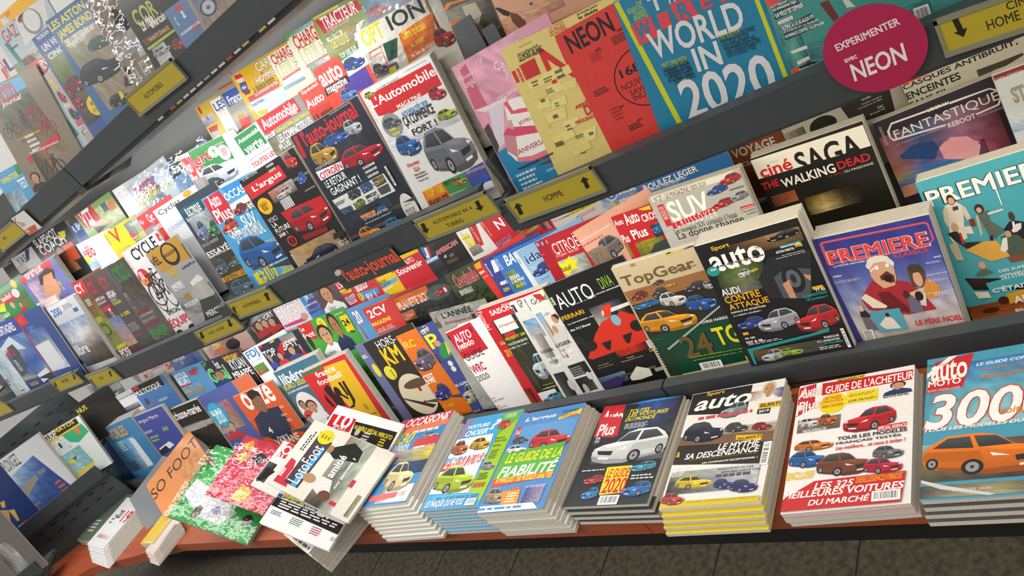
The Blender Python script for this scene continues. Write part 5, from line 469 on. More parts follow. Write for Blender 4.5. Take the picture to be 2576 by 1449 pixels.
[('g',0,46.7,123.1,132,'9a8478,a89084,8a7c74/b0a8a4,c0bcb8,a8a4a0/b8b4b4,c8c4c4,b0acac',''),('C',43.5,37.2,80.2,89.3,'3a3a40',''),('P','d8dcdc',[(58.2,110.6),(78.4,111.8),(76.4,144.6),(58.7,144.6)]),('P','8ab0c8',[(57.9,115.2),(71.4,116.1),(71.7,133.0),(59.6,130.4)]),('k',17.5,155.3,31.4,186.9,'eee',''),('k',45.6,151.9,64.9,180.8,'eee',''),('C',1,144,15.8,162.8,'2a3438','')],
[('tb',16.4,30.3,82.4,63.3,'a8b848','COR'),('tbi',23.4,50.3,62.2,74.5,'f0ece0','Le rêve'),('tbi',48.1,62.6,93,78.9,'f0ece0','américain'),('P','6a4428',[(6.3,85.9),(90.7,89.5),(91.1,101.3),(9.1,99.1)]),('t',25.4,88.9,84.8,96.8,'e8d8c0','Porsche 911 Carrera 3.2'),('P','a8c030',[(8.6,103.7),(97.4,101.9),(97,106.4),(10.8,109.5)]),('g',17.4,110.1,56.9,154.5,'8a8c8c,b0b0b0/c8c8c8,d8d8d8',''),('C',14.8,114.2,65.2,131.5,'a8acb0',''),('C',69.8,117.4,109,142.3,'a82a34','')],
[('P','c83838',[(28.2,5.1),(50.1,7.1),(46.9,14.6),(25.6,11.8)]),('tb',13.4,17.9,17.2,36.9,'d8e0ea','c'),('tb',34.8,16.8,42.3,31.5,'f0f0f0','a'),('g',6.5,49.5,66.3,54.5,'8aa0c0,d8d8d8/c8ccd0,e8e0e0',''),('tb',41.2,48.3,59.2,62.5,'d05060','NOW')],
[('g',8.4,12.6,78.3,79.6,'5a6a90,6a7898,8a7a68/a08870,b09478,988068',''),('e',15.1,24.3,57.7,55.1,'3a4460',''),('e',20.6,27.8,52.2,51.6,'b0b8c4',''),('e',30.9,36.2,41.9,43.2,'5a6478','')],
[('P','2a8a48',[(101.5,1.0),(186,1.0),(162.3,29.7),(90.8,28.1)]),('tb',16.6,16.6,96.9,33,'e8e030','WINTER'),('tb',75.4,38.6,111.5,66.9,'f0f4f8','TEST'),('g',18.2,58.8,72.1,102.8,'88b0c8,50a0d0/90a0a8,c8ccd0',''),('b',28.5,51,65.8,111.9,'6a7a90',''),('g',0,56.9,26.7,116.8,'6a6a68,8a8468/50a0c8,d0d8dc','')],
[('g',12.2,0,99.2,100.5,'3a2828,2a2020/6a2820,802820',''),('tb',57,1,142.7,23,'eee','RUGBY'),('p',1,1,16.4,59.1,'b02828,c09078,2a2020',''),('p',4.7,3.8,81.2,60.5,'b02828,c09078,2a2020',''),('p',39.3,9.9,110.6,62.8,'b02828,c09880,2a2020',''),('p',73.6,20.3,145.5,73.6,'b82828,c89880,281c18','')],
[('P','d83a88',[(1,68.1),(118.6,69.1),(114.5,80.8),(7.9,76.1)]),('tb',10.4,6.1,126.5,67.3,'f8f4f6/b83070','RUGBY'),('t',7.1,63.6,69.3,73.3,'c83078','magazine'),('e',96.3,52.5,130.6,77.8,'d0a090','')],
[('tb',20.5,2.5,35.1,43.7,'f4f8fc','OM'),('tv',52.1,1.6,58.1,52.4,'c8a0d0','PLUS'),('P','5a3a8a',[(25.7,28.7),(63.5,30.0),(51.3,63.6),(8.9,60.9)]),('tb',1,42,59.2,48.1,'e8f0f8',"CARNET D'ETE"),('g',0,67.7,62.9,76.2,'4a4a8a,5a5a98/383880,6a60a0','')],
[('g',0,27.4,113.4,87.6,'4a3a40,5a444c/6a5058,50404a',''),('p',1,3.3,123.8,104.4,'eeeef0,c89068,1c1614',''),('t',32.4,74.8,69,88.5,'3a3a3a','Uber'),('t',35.1,85.1,67.1,97.1,'3a3a3a','Eats')],
[('tb',5.6,14.4,51.4,34.5,'f4f0ee',"L'auto"),('P','e0d020',[(1,39.5),(46.9,45.0),(43.8,59.9),(1,52.9)]),('tb',1,45.5,41.6,53.7,'1c1814','NOUVEAU'),('tb',1,66.5,44.3,76.8,'e8e8ec','CLASSE'),('tb',3.6,80.3,39.4,93.7,'e8e8ec','ELLE'),('g',0,70.3,39.7,81.9,'8a98a8,98a4b0/7a8898,90a0ac','')],
[('P','c83438',[(3,1.0),(77.5,1.0),(69,43.6),(1,38.4)]),('tb',9.2,7.4,58.3,38.8,'f6f0ee','auto'),('P','e0c820',[(9.3,1.0),(40.6,1.0),(39.3,7.6),(5.5,5.5)]),('P','4a98d0',[(1,41.4),(87.4,51.2),(82.6,68.9),(1,67.0)]),('tb',29.7,54.8,67.5,75.3,'e8f0f8','RV 1'),('e',1,41,18.7,69.8,'e8c820',''),('tb',4.4,45.6,10.7,65.2,'1c1814','1€')],
[('tb',10.8,1,78.7,34.2,'d83028','Young'),('tv',1,6.3,9.4,45.3,'c04020','essais'),('P','60b0d8',[(1,44.8),(77,49.2),(67.3,60.4),(1,59.4)]),('tb',1,36.3,32,48.3,'2a2a2a','NOUVEAU'),('tb',1.3,49.3,43.4,57.7,'2a2a2a','ELLES ONT'),('g',0,63.8,42.7,70,'e0e4d8,d8dcd0/c8d0b0,d8d8c8','')],
[('tb',46.7,3.9,84.5,18.2,'f6f0ee','AUTO'),('tb',4.4,19,104.8,38.6,'f6f0ee','Souvenir'),('P','50a0d0',[(3.1,1.0),(104.9,1.0),(104.2,1.0),(1,1.0)]),('s',76.4,5.6,106.7,11.6,'802028','3')],
[('g',8.7,0,58.8,78,'2a2a30,303038/303038,3a3a44',''),('P','d8dce4',[(15.7,13.2),(28.5,14.0),(20.3,44.8),(8.6,42.8)]),('P','c83038',[(28.5,14.0),(35.8,15.8),(27.3,44.5),(20.3,44.8)]),('P','3468b0',[(10.6,3.4),(22.3,5.5),(15.2,35.0),(6.7,34.5)]),('P','5a98d0',[(1,43.4),(46.7,50.3),(43.4,59.6),(1,57.0)]),('tb',1,48,42.2,55.8,'f0f4f8','LE TROPHEE')],
[('tb',1,14.8,78.8,27.3,'c8303a/f0e8e0','AMERICAN'),('tb',15.1,36.8,25.8,44.8,'eee','47'),('s',33,41.4,51.2,50.5,'999','2'),('P','4a4a30',[(15,52.6),(54.2,57.2),(50.9,66.4),(11.7,61.9)])],
[('P','c02a2c',[(44.3,1.0),(70.2,1.0),(55.4,66.6),(32.1,66.3)]),('tb',7.4,9,34.1,58.3,'e8dc28/1c1814','to'),('tv',46.3,3.6,52.3,56.2,'f0e8e4','4X4 STORY'),('g',6.6,57.9,44.1,82.2,'8a8880,a09c94/605c58,78746c','')],
[('P','d87830',[(1,1.0),(8.8,1.0),(1,18.6),(1,22.4)]),('P','4a8a3a',[(1,22.4),(1,26.4),(1,48.3),(1,44.4)]),('tb',36.1,14.7,61,41.5,'f4f0ee','N'),('tv',6.4,2,9.5,45.4,'f4f0ee','NITRO'),('tb',1,65,52.1,75.6,'2c3a90/e8e8e8','LINCOLN'),('tb',19.3,76.6,49.5,87.9,'f0f0ee','1952')],
[('tb',1,6.2,13.8,15.8,'e8d420','4x4'),('tb',8.6,26.4,26.8,32.4,'f4f0ee','Tout'),('tb',1,35,63.1,48.8,'f4f0ee','Terrain'),('s',1.9,25,38.5,77.5,'f0d8d8','1'),('g',0,53.1,20.6,89.7,'6a4a38,8a6a50/4a3a30,a08468',''),('g',23.9,72.2,63.9,78.9,'60a040,88b860/4a8a30,70a048',''),('r',70.6,61.9,97,93,'3a3a48',''),('g',79.2,56.1,92.7,98.1,'b02c34,3a3a4a/a83038,c8a0a0','')],
[('g',0,33.7,69.9,40.7,'c83034,e8e0dc,c02a30/d8d4d0,503030,6a6460',''),('tb',2.3,11.7,30.5,19.7,'f0ece8','ISLA'),('P','d8c820',[(40.3,35.0),(129.4,38.9),(125,45.7),(39.7,40.9)]),('tb',39.8,36.7,128,41.8,'1a1a1a','REVUE DE RÉFÉRENCE'),('t',60.6,49.5,117.2,58.3,'b84a3a','ADDITIVE')],
[('tb',9.5,9.7,85.1,36.1,'f6f0ee','2CV'),('tb',1,50.2,78.6,62.6,'d8d030','MAGAZINE'),('P','e8e050',[(21.9,1.0),(107,1.0),(104.2,1.9),(20.8,1.0)]),('g',0,83.5,78.4,87.9,'b0a078,988c70/8a8070,a09078',''),('tb',4.7,73.2,70.5,85.2,'d0a098','AFUB 1950')],
[('P','e07838',[(1.8,1.0),(133.4,1.4),(129.1,37.3),(1,39.8)]),('tb',6.6,16.5,122.1,42.4,'f6f0e8','PLANETE 2CV'),('e',114.8,10.5,204.9,53.4,'5a6a70',''),('c',142.2,20.5,201.4,44.6,'c83438',''),('e',180.2,25,189.7,40.5,'f0f0f0',''),('P','d87848',[(1,49.9),(47.7,49.4),(48.2,78.9),(1,75.7)]),('s',1,57.4,39.2,73.4,'f0d8c0','3')],
[('g',0,33.6,87.1,43.8,'5a6a44,6a7a50/4a5838,3a4a34',''),('tb',18,8.8,92.4,46.6,'d02a30/f0e8e0','Coccinelle'),('s',13.1,47.8,62.3,77.8,'ddd','1')],
[('P','e0a020',[(4.1,1.0),(25.5,1.0),(18.4,17.4),(1,14.4)]),('tb',1,24.5,18.2,31.5,'f4f0ee','MINI'),('t',1.4,41,18.8,44.6,'f0d8d0','LE MAG')],
[('tv',3.1,9.8,9.1,48.9,'f0f0f4','Austin'),('P','e8e8ee',[(25,11.1),(47.2,11.2),(31.2,43.7),(16.3,43.8)]),('tb',11.5,71.2,27.9,79.4,'d8d020','GEN'),('tb',11.8,70.8,34,81.2,'f0f0ee','400'),('tb',9.5,89.7,28.6,99.2,'d8c820','GEN')],
[('tbi',25.2,5.5,55.3,34.6,'f2f6fa','BA'),('tv',1,6.1,10.9,37.1,'c8d8ec','BERLINETTE'),('g',8.6,45.8,36.9,99.6,'5a7050,7a9070/485c3c,6a7858',''),('tb',13,60.6,41,72,'e0ece0','ESSAI'),('tb',11.5,73.6,49,81.2,'f4f4f0',"L'ALPINE"),('tb',16.1,85.4,46.2,96.2,'e0d830','A110 S')],
[('s',1,19.7,8.2,34,'888','4')],
[('g',0,45.8,61.6,71.8,'90b8d8,a0c0d8/b0bcc0,8a9098',''),('tb',8.2,16.7,55.9,40.6,'2a4a8a/e8f0f4','ida'),('c',1,49.1,68.4,80,'2c4a98',''),('s',14.8,87.3,46.8,91.6,'777','1')],
[('e',1.9,2,10.2,12.3,'8aa8d8',''),('t',1,33.6,9.3,35.1,'fff','Citroscopie')],
[('e',1,4.3,7.9,14.5,'8aa8d8','')],
[('e',1,4.9,4.3,15.7,'8aa8d8',''),('t',7.2,12.9,91.6,47.8,'f4e8e0','CITROËN'),('t',7,47.4,68,57,'f0d8d0','N°75 Janvier - Février 2020'),('g',1.6,64.1,76.8,132.5,'a8b0a8,b8c0b8,8a9a90/b8b4a0,a0a098,788078',''),('P','e8d820',[(1,77.2),(1.6,64.1),(11.7,73.7),(38.5,59.9),(36.6,73.9),(56,72.2),(38.6,86.4),(46.1,95.0),(25.3,93.5),(12.9,104.0),(2.8,94.4),(1,95.3),(1,86.3)]),('tb',1,79.5,27.8,91.8,'333','Exclusif')],
[('t',1,23.5,85.6,31.4,'f0ece4',"l'auto-journal"),('s',2.4,36.3,61,43.1,'a66','1'),('c',4.1,41.5,86.1,102.2,'7a7470',''),('g',0,55.9,44.7,130.8,'8a7a6a,a08a78/6a5c50,54483e','')],
[('tb',1,9,24.4,22.6,'f0ece8','Auto'),('tb',1,45.3,18.5,65.7,'f0ece8','Plus'),('P','d8c020',[(35.7,1.9),(56.6,1.0),(52.9,7.4),(35.7,7.2)]),('r',0.1,67.1,8.3,100.9,'8a8434','')],
[('g',0,101.1,154.4,291.1,'3a78c0,5a98c8,4a88b0/2a6a80,50a098,2a7a68/1c5a50,3a8a78,2a6a5c',''),('e',1,1.5,69.9,51.6,'f0f4f8',''),('P','c8303a',[(1,42.1),(100.1,43.8),(95.8,59.1),(1,65.5)]),('P','6a2a30',[(144.5,24.0),(218.1,26.9),(193,59.8),(132.4,56.9)]),('s',152.7,60.8,198.1,90.1,'e0ecf4','4'),('s',1,249.1,94.2,279.3,'c8e0d8','4')],
[('g',0,83.3,234.6,243.8,'4a90c0,5a9cc8,88b8d0/3a7aa8,4a88b0,b8c8d8/2a5a88,40688a,a0b0c0',''),('tb',43.4,17.6,221.3,70.1,'e0a038','VOILES'),('s',66.3,82.3,128.2,137.3,'d8e8f0','5'),('P','d8e0ea',[(193.4,84.2),(239.4,99.9),(236.2,238.1),(178.4,239.5)]),('tb',34.5,193.8,101.1,237.8,'222','VENDEE')],
[('t',10.2,20.9,188.1,41.1,'e8ecf4','Argus Marin'),('s',130.5,30.6,187.6,40.4,'b06a98','1'),('tb',149.1,84.9,195.5,102.3,'a8c840','2020'),('s',1,75.8,73.1,88.9,'c8d4e8','3'),('s',11.8,103.5,91.5,136.4,'98b848','2'),('P','e4e8ec',[(18.9,168.4),(133.5,150.3),(155.6,171.5),(35.8,194.7)]),('P','1c2430',[(6.7,177.7),(86,163.8),(102.5,189.8),(7,201.1)])],
[('g',0.2,84.9,265,115.8,'2a2826,505050/a8a8ac,b0a8a0',''),('g',54.9,89.3,322.4,113,'888c90,a0a0a0/b0b0b4,989088',''),('tb',90.3,14.5,301.8,52.2,'f0ece8','chasse-marée'),('tbi',24.3,10.4,46.4,38.7,'e0dcd8','cf')],
[('g',0,50.6,175,172.6,'5a5a98,8a6aa0,a05a60/909098,a08070,90605c/b0b0b4,a89890,8a7468',''),('tb',5.3,17.2,81.9,37.8,'4a4a9a','Bleu'),('p',1,142.3,50.2,207.7,'c03a40,c09478,3a2a20',''),('p',29.5,134.8,129.7,209,'b83038,c89880,4a3020',''),('e',1,39.2,113.4,151.7,'2a90b4',''),('e',1,44.1,107.1,146.7,'38a0c4',''),('tb',17.4,70.9,90.6,93.3,'e8f4f8','EURO'),('tb',23.7,80,86.4,131.5,'d0ecf4','2020')],
[('g',10.3,0,120.1,76.2,'b04838,88604c/c86a4a,a05a48',''),('tb',6.7,32.5,53.2,70.2,'e07040','ONZE'),('p',1,57.2,57,137.5,'c03038,c08468,4a2820',''),('p',1,122.9,38.6,224.5,'6a3a68,c89070,3a2420',''),('tb',162.1,21.5,231.6,56.2,'e86838','one'),('P','e8d820',[(32.9,148.7),(61.2,145.8),(60.2,181.1),(39.5,170.8)])],
[('tb',36.9,1,234.7,72.9,'f0ece8','onze'),('g',0,141.2,218,191.1,'c85020,b84a20/8a3a1c,a84420',''),('P','2a3858',[(31.6,110.0),(147.2,89.6),(182.9,117.9),(131.6,212.6),(1,179.1)]),('P','24304c',[(34.1,107.8),(105.6,86.1),(215.6,94.7),(207.3,169.4),(174.8,220.2),(80.1,218.6),(36.5,188.6)]),('P','8a6048',[(103.8,20.1),(165.1,26.8),(156.5,67.8),(134.5,100.9),(91.2,85.2),(81.2,53.2)]),('P','2a201c',[(95.8,3.4),(135.2,1.0),(161.8,16.3),(158.4,39.4),(139.2,29.5),(98.5,38.2),(89.2,26.0)]),('tb',66.2,155.2,90.7,181.4,'e8ecf0','4'),('s',214.7,95.6,246.1,106.6,'e8d8d0','2'),('s',195.7,126.5,236.6,135.5,'e8d8d0','2'),('s',206.2,150.4,236.7,162.1,'e8d8d0','2'),('P','e8b828',[(1,92.4),(7.9,89.2),(1,111.8),(1,111.2)]),('t',86.5,199.2,155.1,211.5,'e8e8e8','Raphaël'),('tb',62.4,208.4,213.1,239.7,'f0ece8','VARANE')],
[('tb',12.7,15,150.8,54.6,'f0f2f2','libéro'),('tb',1,55.2,124.6,73.1,'e0c828','EURO 2020'),('tb',1,80.6,129.3,87.3,'e8ecee','LE GUIDE INDISPENSABLE'),('e',1,95.2,120.3,235.9,'e0e0e0',''),('p',1,122.6,65,190.9,'c84438,b08068,2a2020',''),('p',22.5,132.9,125.4,209,'e8e8ea,c09070,2a2020',''),('p',1,179.9,42.7,253.4,'b02c34,c89878,2a2020','')],
[('P','e0b41e',[(121.2,11.3),(229.1,16.7),(212.6,255.9),(128,212.3),(88.4,90.0)]),('P','2a7a4a',[(3.2,1.0),(118.5,2.1),(113.2,13.0),(1.7,10.4)]),('tb',62,15,165.5,36.5,'f2efe8','france'),('tb',46.3,41.9,172.9,61.7,'f2efe8','football'),('e',92.5,83,120.6,118.2,'1c1610',''),('P','1c1610',[(53.7,75.6),(81.7,66.7),(89.1,77.4),(86.4,98.0),(107.2,125.3),(97.8,152.6),(61,146.6),(61.1,116.4),(55.7,97.6)]),('P','1c1610',[(42.3,89.4),(44,102.9),(48.7,134.5),(52.7,148.7),(36.8,139.9),(28.6,111.5)]),('P','1c1610',[(135.1,74.2),(146,75.4),(145.1,123.5),(135.5,127.0)]),('P','1c1610',[(154.5,75.8),(165.2,77.0),(156.3,147.8),(134.3,167.0),(112.9,167.5),(115.6,161.8),(133.9,158.4),(142.5,143.9)]),('P','1c1610',[(114.6,106.2),(135.2,133.3),(127.9,137.6),(107.9,112.7)]),('t',165.4,204.1,207.7,213.7,'1c1610','Ceung'),('e',172.4,167.3,188.1,192.2,'a89828','')],
[('g',0,0,97.3,76.1,'3a5a90,5a80b8,8098b0/d0d8e0,90a0b0,5a6068',''),('e',16.6,5.6,47.5,32.1,'e0e8f0',''),('e',18.8,7.8,45.3,30,'3a6ab0',''),('tb',27.3,13.3,38.1,24.9,'f0f4f8','*'),('tb',50.9,15.9,100.3,24.8,'f4f4f0','SPÉCIAL'),('tb',45.1,35.5,101.4,45.5,'f4f0ec/333','nouveau'),('tb',48.8,54.3,99.3,60.9,'f4f0ec/333','affronte'),('tb',22.5,33.6,33.8,47.2,'e0c820','5')],
[('g',5.6,38,91.2,85.2,'4a80b8,6a90b8/506a88,7a8a98',''),('tv',1,10.2,12.9,35.4,'d03a40','PRATIQUE'),('tb',7.9,18.6,143.4,32.7,'f0f0ec/2a4a80','ROULEZ LEGER'),('tb',12.3,32.9,110.8,37.4,'f0f0ec','COMMENT FAIRE PERDRE DU')],
[('g',0,29.1,183,151.5,'8a4858,3a4a7a,8a7090,5a3440/c88850,4070a8,c0607a,802c38',''),('g',0,96.7,149.9,130.3,'c87848,40508a,b8607a,6a3040/a09060,3a70b0,4a80b8,703848/2a4a88,5a90c8,3c4a80,402838',''),('P','f0ece0',[(16.1,23.2),(27.3,10.8),(121.8,14.5),(121.7,17.6),(27.8,14.3),(20.8,23.2),(18.3,35.2),(23,42.9),(19.1,43.3),(15.8,34.1)]),('P','f0ece0',[(122.6,14.9),(183.7,17.4),(195.5,27.1),(193.9,42.6),(187.6,51.8),(151.8,53.6),(152,50.6),(185.3,48.7),(191,41.2),(192.5,28.7),(182.9,20.0),(122.1,18.8)]),('P','f0ece0',[(20.1,40.5),(104.9,48.7),(104.7,51.8),(20.7,44.0)]),('tb',87.6,11.7,121.7,17.8,'f0ece0',"L'ECRAN"),('t',24.7,26,192.3,45.1,'f0ece0','FANTASTIQUE'),('tb',106.9,48.8,150.6,57.9,'f0ece0','REBOOT'),('t',22.8,50.5,103.6,54,'c8b8b8','LE MAGAZINE DU CINÉMA DE'),('t',153.2,55.1,192,59.1,'c8a8a8',"L'IMAGINAIRE"),('tv',4.6,10.1,10.6,46.3,'d8d0d8','FANTASTIQUE'),('P','e8a8b0',[(85.3,85.0),(103.4,73.7),(128.4,82.9),(141.6,105.8),(130.7,128.7),(84.5,108.4)]),('P','e8a0a8',[(81.7,85.1),(93.3,77.3),(123.7,86.7),(143.5,99.9),(116.8,107.2),(83,107.5)]),('P','2a4a80',[(19.4,73.4),(45.6,62.9),(76.7,68.1),(82.2,83.6),(68.8,101.5),(20.6,80.4)])],
[('g',0,71.7,68.7,122.1,'8a8434,a09830,6a7a3a/5a6a34,4a5a30,3a4a2c',''),('g',54.6,44.3,93.9,74.3,'303438,283a50/383838,504a3c',''),('tb',4.5,1,40.6,28.5,'f4f0ec','Auto'),('tb',3.5,40.9,42.6,63.7,'f4f0ec','Plus'),('P','e0c820',[(46.4,2.2),(77.3,2.2),(74.8,11.8),(57.1,8.5)]),('tb',44.6,16.2,88.1,33.5,'f4f0ec','CROSS'),('c',54.9,41.9,80.7,67.2,'2a70b8',''),('P','3a4444',[(20.2,107.5),(42.7,87.0),(78.7,82.1),(76.1,108.1),(68.7,122.1)])],
[('g',0,79.1,203.8,86.1,'a0a09a,b0b0aa,b8b8b4/b4b4b0,c0c0ba,b0b0a8/a8a8a2,b0b0aa,9c9c96',''),('r',6.8,0,192.1,12.1,'dcdad2',''),('t',12.9,1.3,131.2,12.2,'1c1c1c','N°27 - LE MAGAZINE 100% SUV'),('r',12.4,20.6,26.7,70,'c02a34',''),('tv',14.2,25.2,24.6,55.2,'f0e8e0','SUV CROSSOVER'),('tb',30.6,20.4,122.2,66.2,'f6f4ee','SUV'),('P','c02a34',[(24.7,66.0),(130.3,57.1),(131.8,67.3),(25.1,78.9)]),('t',33.6,60.4,126.5,78.3,'f6f4ee','C R O S S O V E R'),('t',23.7,78.3,163.3,94.4,'2a2a2a',"Les nouveaux SUV compacts à l'essai"),('t',25.7,88.4,173.6,109,'1c1c1c','La donne change'),('c',155.4,1.7,202.8,24.5,'b83034',''),('c',123.2,16.4,169.8,35.3,'2c4c98',''),('c',122.3,45.6,172.4,64.3,'c02428',''),('c',164.6,41.2,202.8,60,'8a8c8e',''),('s',171.3,31.7,200.2,37.7,'666','1'),('r',175.4,72.8,203.8,78.8,'c02a34',''),('t',176.7,75.4,202.8,78.3,'f4f0e8',"GUIDE D'ACHAT"),('t',176.2,81.9,202.8,85.3,'333','Tous les SUV'),('t',183,87.7,202.8,92.1,'333','du marché')],
[('P','f0ece0',[(1,3.2),(213.2,6.9),(213.2,47.6),(1,43.3)]),('tb',8.1,20.7,71.4,44.4,'d0222a','ciné'),('tb',79.7,16.4,198.8,61,'141210','SAGA'),('t',34.1,16.7,52.4,20.6,'bbb','SÉRIES'),('tb',1,53.3,35.2,68.1,'d0222a','THE'),('tb',38.8,56.8,141.8,75.2,'f4f0e8','WALKING'),('tb',146.8,57.5,205.2,72.4,'d0222a','DEAD'),('t',123.8,77,152.9,80.7,'a02830','LA BIBLE'),('t',154.9,76,205.8,81.3,'e8e4dc','DU PASSIONNÉ'),('g',8.6,84,57.2,106.8,'6a3420,8a4828/4a2818,a0583a',''),('g',66.4,106.1,168.3,143.2,'2a2210,6a5424,1c1810,100e0c/584820,a08c50,3a3220,14120e/3a3018,c0b080,584c2c,100e0c','')],
[('P','7a2a30',[(1,1.0),(87.3,1.0),(88,7.7),(1,9.7)]),('t',2.1,6.7,42.1,10.9,'d8c8c0','DARK CRYSTAL'),('tb',16.5,30.5,56.9,55.1,'989488/6a6660','STAR'),('g',0,84.1,58.7,102,'c8ccc8,a8bcc8/6a98c0,b0c8d8','')],
[('P','c82c34',[(2.9,1.0),(221,1.0),(221,38.4),(18.6,43.6)]),('tbi',30.8,3.4,212.6,33,'f6f2f0','OCCASIONS'),('tb',184.5,18.3,206.4,33.5,'f0d8d8','mag'),('P','e07858',[(6.8,37.6),(221,29.3),(221,49.8),(17.4,59.2)]),('s',87.2,49.2,221,66.3,'f4e0d8','1'),('tbi',20,55.4,102.1,96.3,'e8c820','330'),('tb',21.8,97.6,102.9,111.9,'f0f4f6','OCCASIONS'),('tb',23.4,112.8,104.1,127.4,'f0f4f6','AU CRIBLE'),('C',139.7,65,208.9,96.7,'8a98a8',''),('P','f0f0f0',[(117.7,92.4),(210.9,96.1),(217.4,133.5),(131.9,130.0)]),('C',175.1,101.1,211.6,126,'c8ccd0',''),('r',118.6,86.9,222,114.4,'c83a48',''),('g',0,120,222,178.1,'d05a50,b0a8a0,d8c840/80a0c0,5a6a80,c8b840',''),('g',46.4,165.6,222,207.2,'3a78b8,284a78,2a4468/305078,203450,24304a',''),('g',89.6,242.5,222,295.1,'50586a,e0e4ea,e4e8ec/8a90a0,e8ecf0,e4e6e8',''),('C',78.8,159.7,198.8,263.4,'d8c68c',''),('P','e06060',[(53.1,268.4),(168.8,262.8),(177,280.3),(62.5,286.5)]),('k',170.1,260,206.4,282.9,'fff','')],
[('tv',1,5.3,42.2,66.6,'d03a48','Automobile'),('tbi',18.6,1.6,87.3,16,'f4f8fa','QUELLE'),('tbi',19.3,26,103.2,38.1,'f4f8fa','VOITURE'),('tbi',24.3,44.5,107.6,63.8,'f4f8fa','CHOISIR'),('tbi',111.9,19.6,143.1,52.9,'f4f8fa','?'),('P','58a83c',[(136,2.7),(202.5,1.0),(206,90.7),(152,82.4)]),('t',146.8,8.4,189.7,22.4,'f0f8e8','21 VOITURES VERTES'),('C',138.2,26.9,199.2,60.5,'d04a38',''),('P','98c028',[(155.3,74.4),(204.6,30.1),(206,155.4),(206,272.9),(150.5,246.5)]),('tb',153.1,82.7,188.6,91.2,'2a4a20','Essence,'),('tb',155.1,92.4,197.6,101.6,'2a4a20','électrique'),('tb',156.8,106.2,188,115.4,'2a4a20','hybride...'),('s',160.3,123,189.5,152.2,'3a5028','5'),('P','f0f0f0',[(2.1,70.0),(136.3,68.1),(148.2,131.0),(1.7,130.0)]),('C',1,72.9,64.9,126.5,'b8683c',''),('C',66.7,73.1,144.1,118.4,'c8a02c',''),('P','d03a40',[(1,146.6),(146.1,127.4),(145.8,153.8),(1,170.8)]),('tbi',6.4,128.9,148.3,164.4,'f4f0ee','LE MEILLEUR DU NEUF'),('P','f2f4f2',[(1,174.0),(143.7,156.8),(150.5,246.5),(3,240.8)]),('C',1,156.9,151.5,246.5,'a0b828',''),('C',150,157.6,200.2,185.9,'888c90',''),('s',157.2,191.2,193.6,212.8,'3a5028','4'),('tb',154.9,219.5,194.8,234.4,'d04a28','8000'),('P','50b0e0',[(23,245.6),(189.9,249.7),(191.4,264.9),(29.9,262.1)]),('tbi',40.5,252.5,189.5,262.6,'1c4a7a','SAV : LE HIT-PARADE 2020'),('tbi',12.6,261.4,149.5,284,'f0f8fc','LES MARQUES QUI NE VOUS'),('k',157.9,264.9,191.4,283.4,'fff','')],
[('tbi',24.2,16.9,125.9,31.6,'f6f4f4',"L'argus"),('P','e8c828',[(137.2,32.4),(202.1,15.9),(202.2,32.3),(137.5,40.7)]),('tb',141.6,14.6,191.8,22.5,'1c3a6a','VOITURES'),('tb',144.5,27.5,193.9,36.9,'b03a30',"D'OCCASION"),('P','c8303a',[(8.7,43.0),(47.8,44.2),(49.3,72.8),(13.3,73.8)]),('t',11.8,50.8,36.5,67.2,'f6f0ee','bilan'),('s',57.6,61,202.8,63.8,'8ab0d8','3'),('P','5a98d0',[(23.7,43.5),(200.2,43.1),(203.7,112.9),(33.7,127.4)]),('C',11.4,73.6,67.8,98.5,'4a5a60',''),('C',6.3,99.9,73,129.2,'e4e6e8',''),('C',75.7,64.2,204,131,'c83840',''),('P','5aa83c',[(2.4,123.4),(193.4,111.4),(195.2,195.4),(7.2,199.8)]),('tbi',21.3,126.4,195.7,153.9,'e8d828','LE GUIDE DE LA'),('tbi',17.6,156.6,196.1,193.9,'f6f8f4','FIABILITÉ'),('P','d84a28',[(8.2,198.3),(193.9,192.3),(194.1,206.8),(14.1,218.7)]),('tbi',19,194.8,194.2,212.6,'f0d850','30 MARQUES / 360 MODELES ANALYSES'),('g',10.3,222.2,51.5,263.2,'8a8068,9a9078/6a6450,a09880',''),('C',10.1,221.6,71.9,268.4,'9a9070',''),('P','e09030',[(58.2,234.7),(115.9,233.9),(123.1,274.4),(70.6,270.6)]),('tb',80.2,224.8,111.3,233.6,'e08030','Dacia'),('s',79.7,239.7,115.4,268.3,'f4e8d0','4'),('g',132,226.2,187.1,272.2,'4a4a90,8888b8/3a3a78,a0a0a8',''),('t',128.6,226.1,187.3,232.1,'e8e8f4','MOTEUR PEUGEOT'),('P','f4f4f4',[(8,271.8),(170.8,272.4),(191.5,289.0),(7.9,289.0)]),('s',6,274.6,177.7,286.7,'4a90c0','1')],
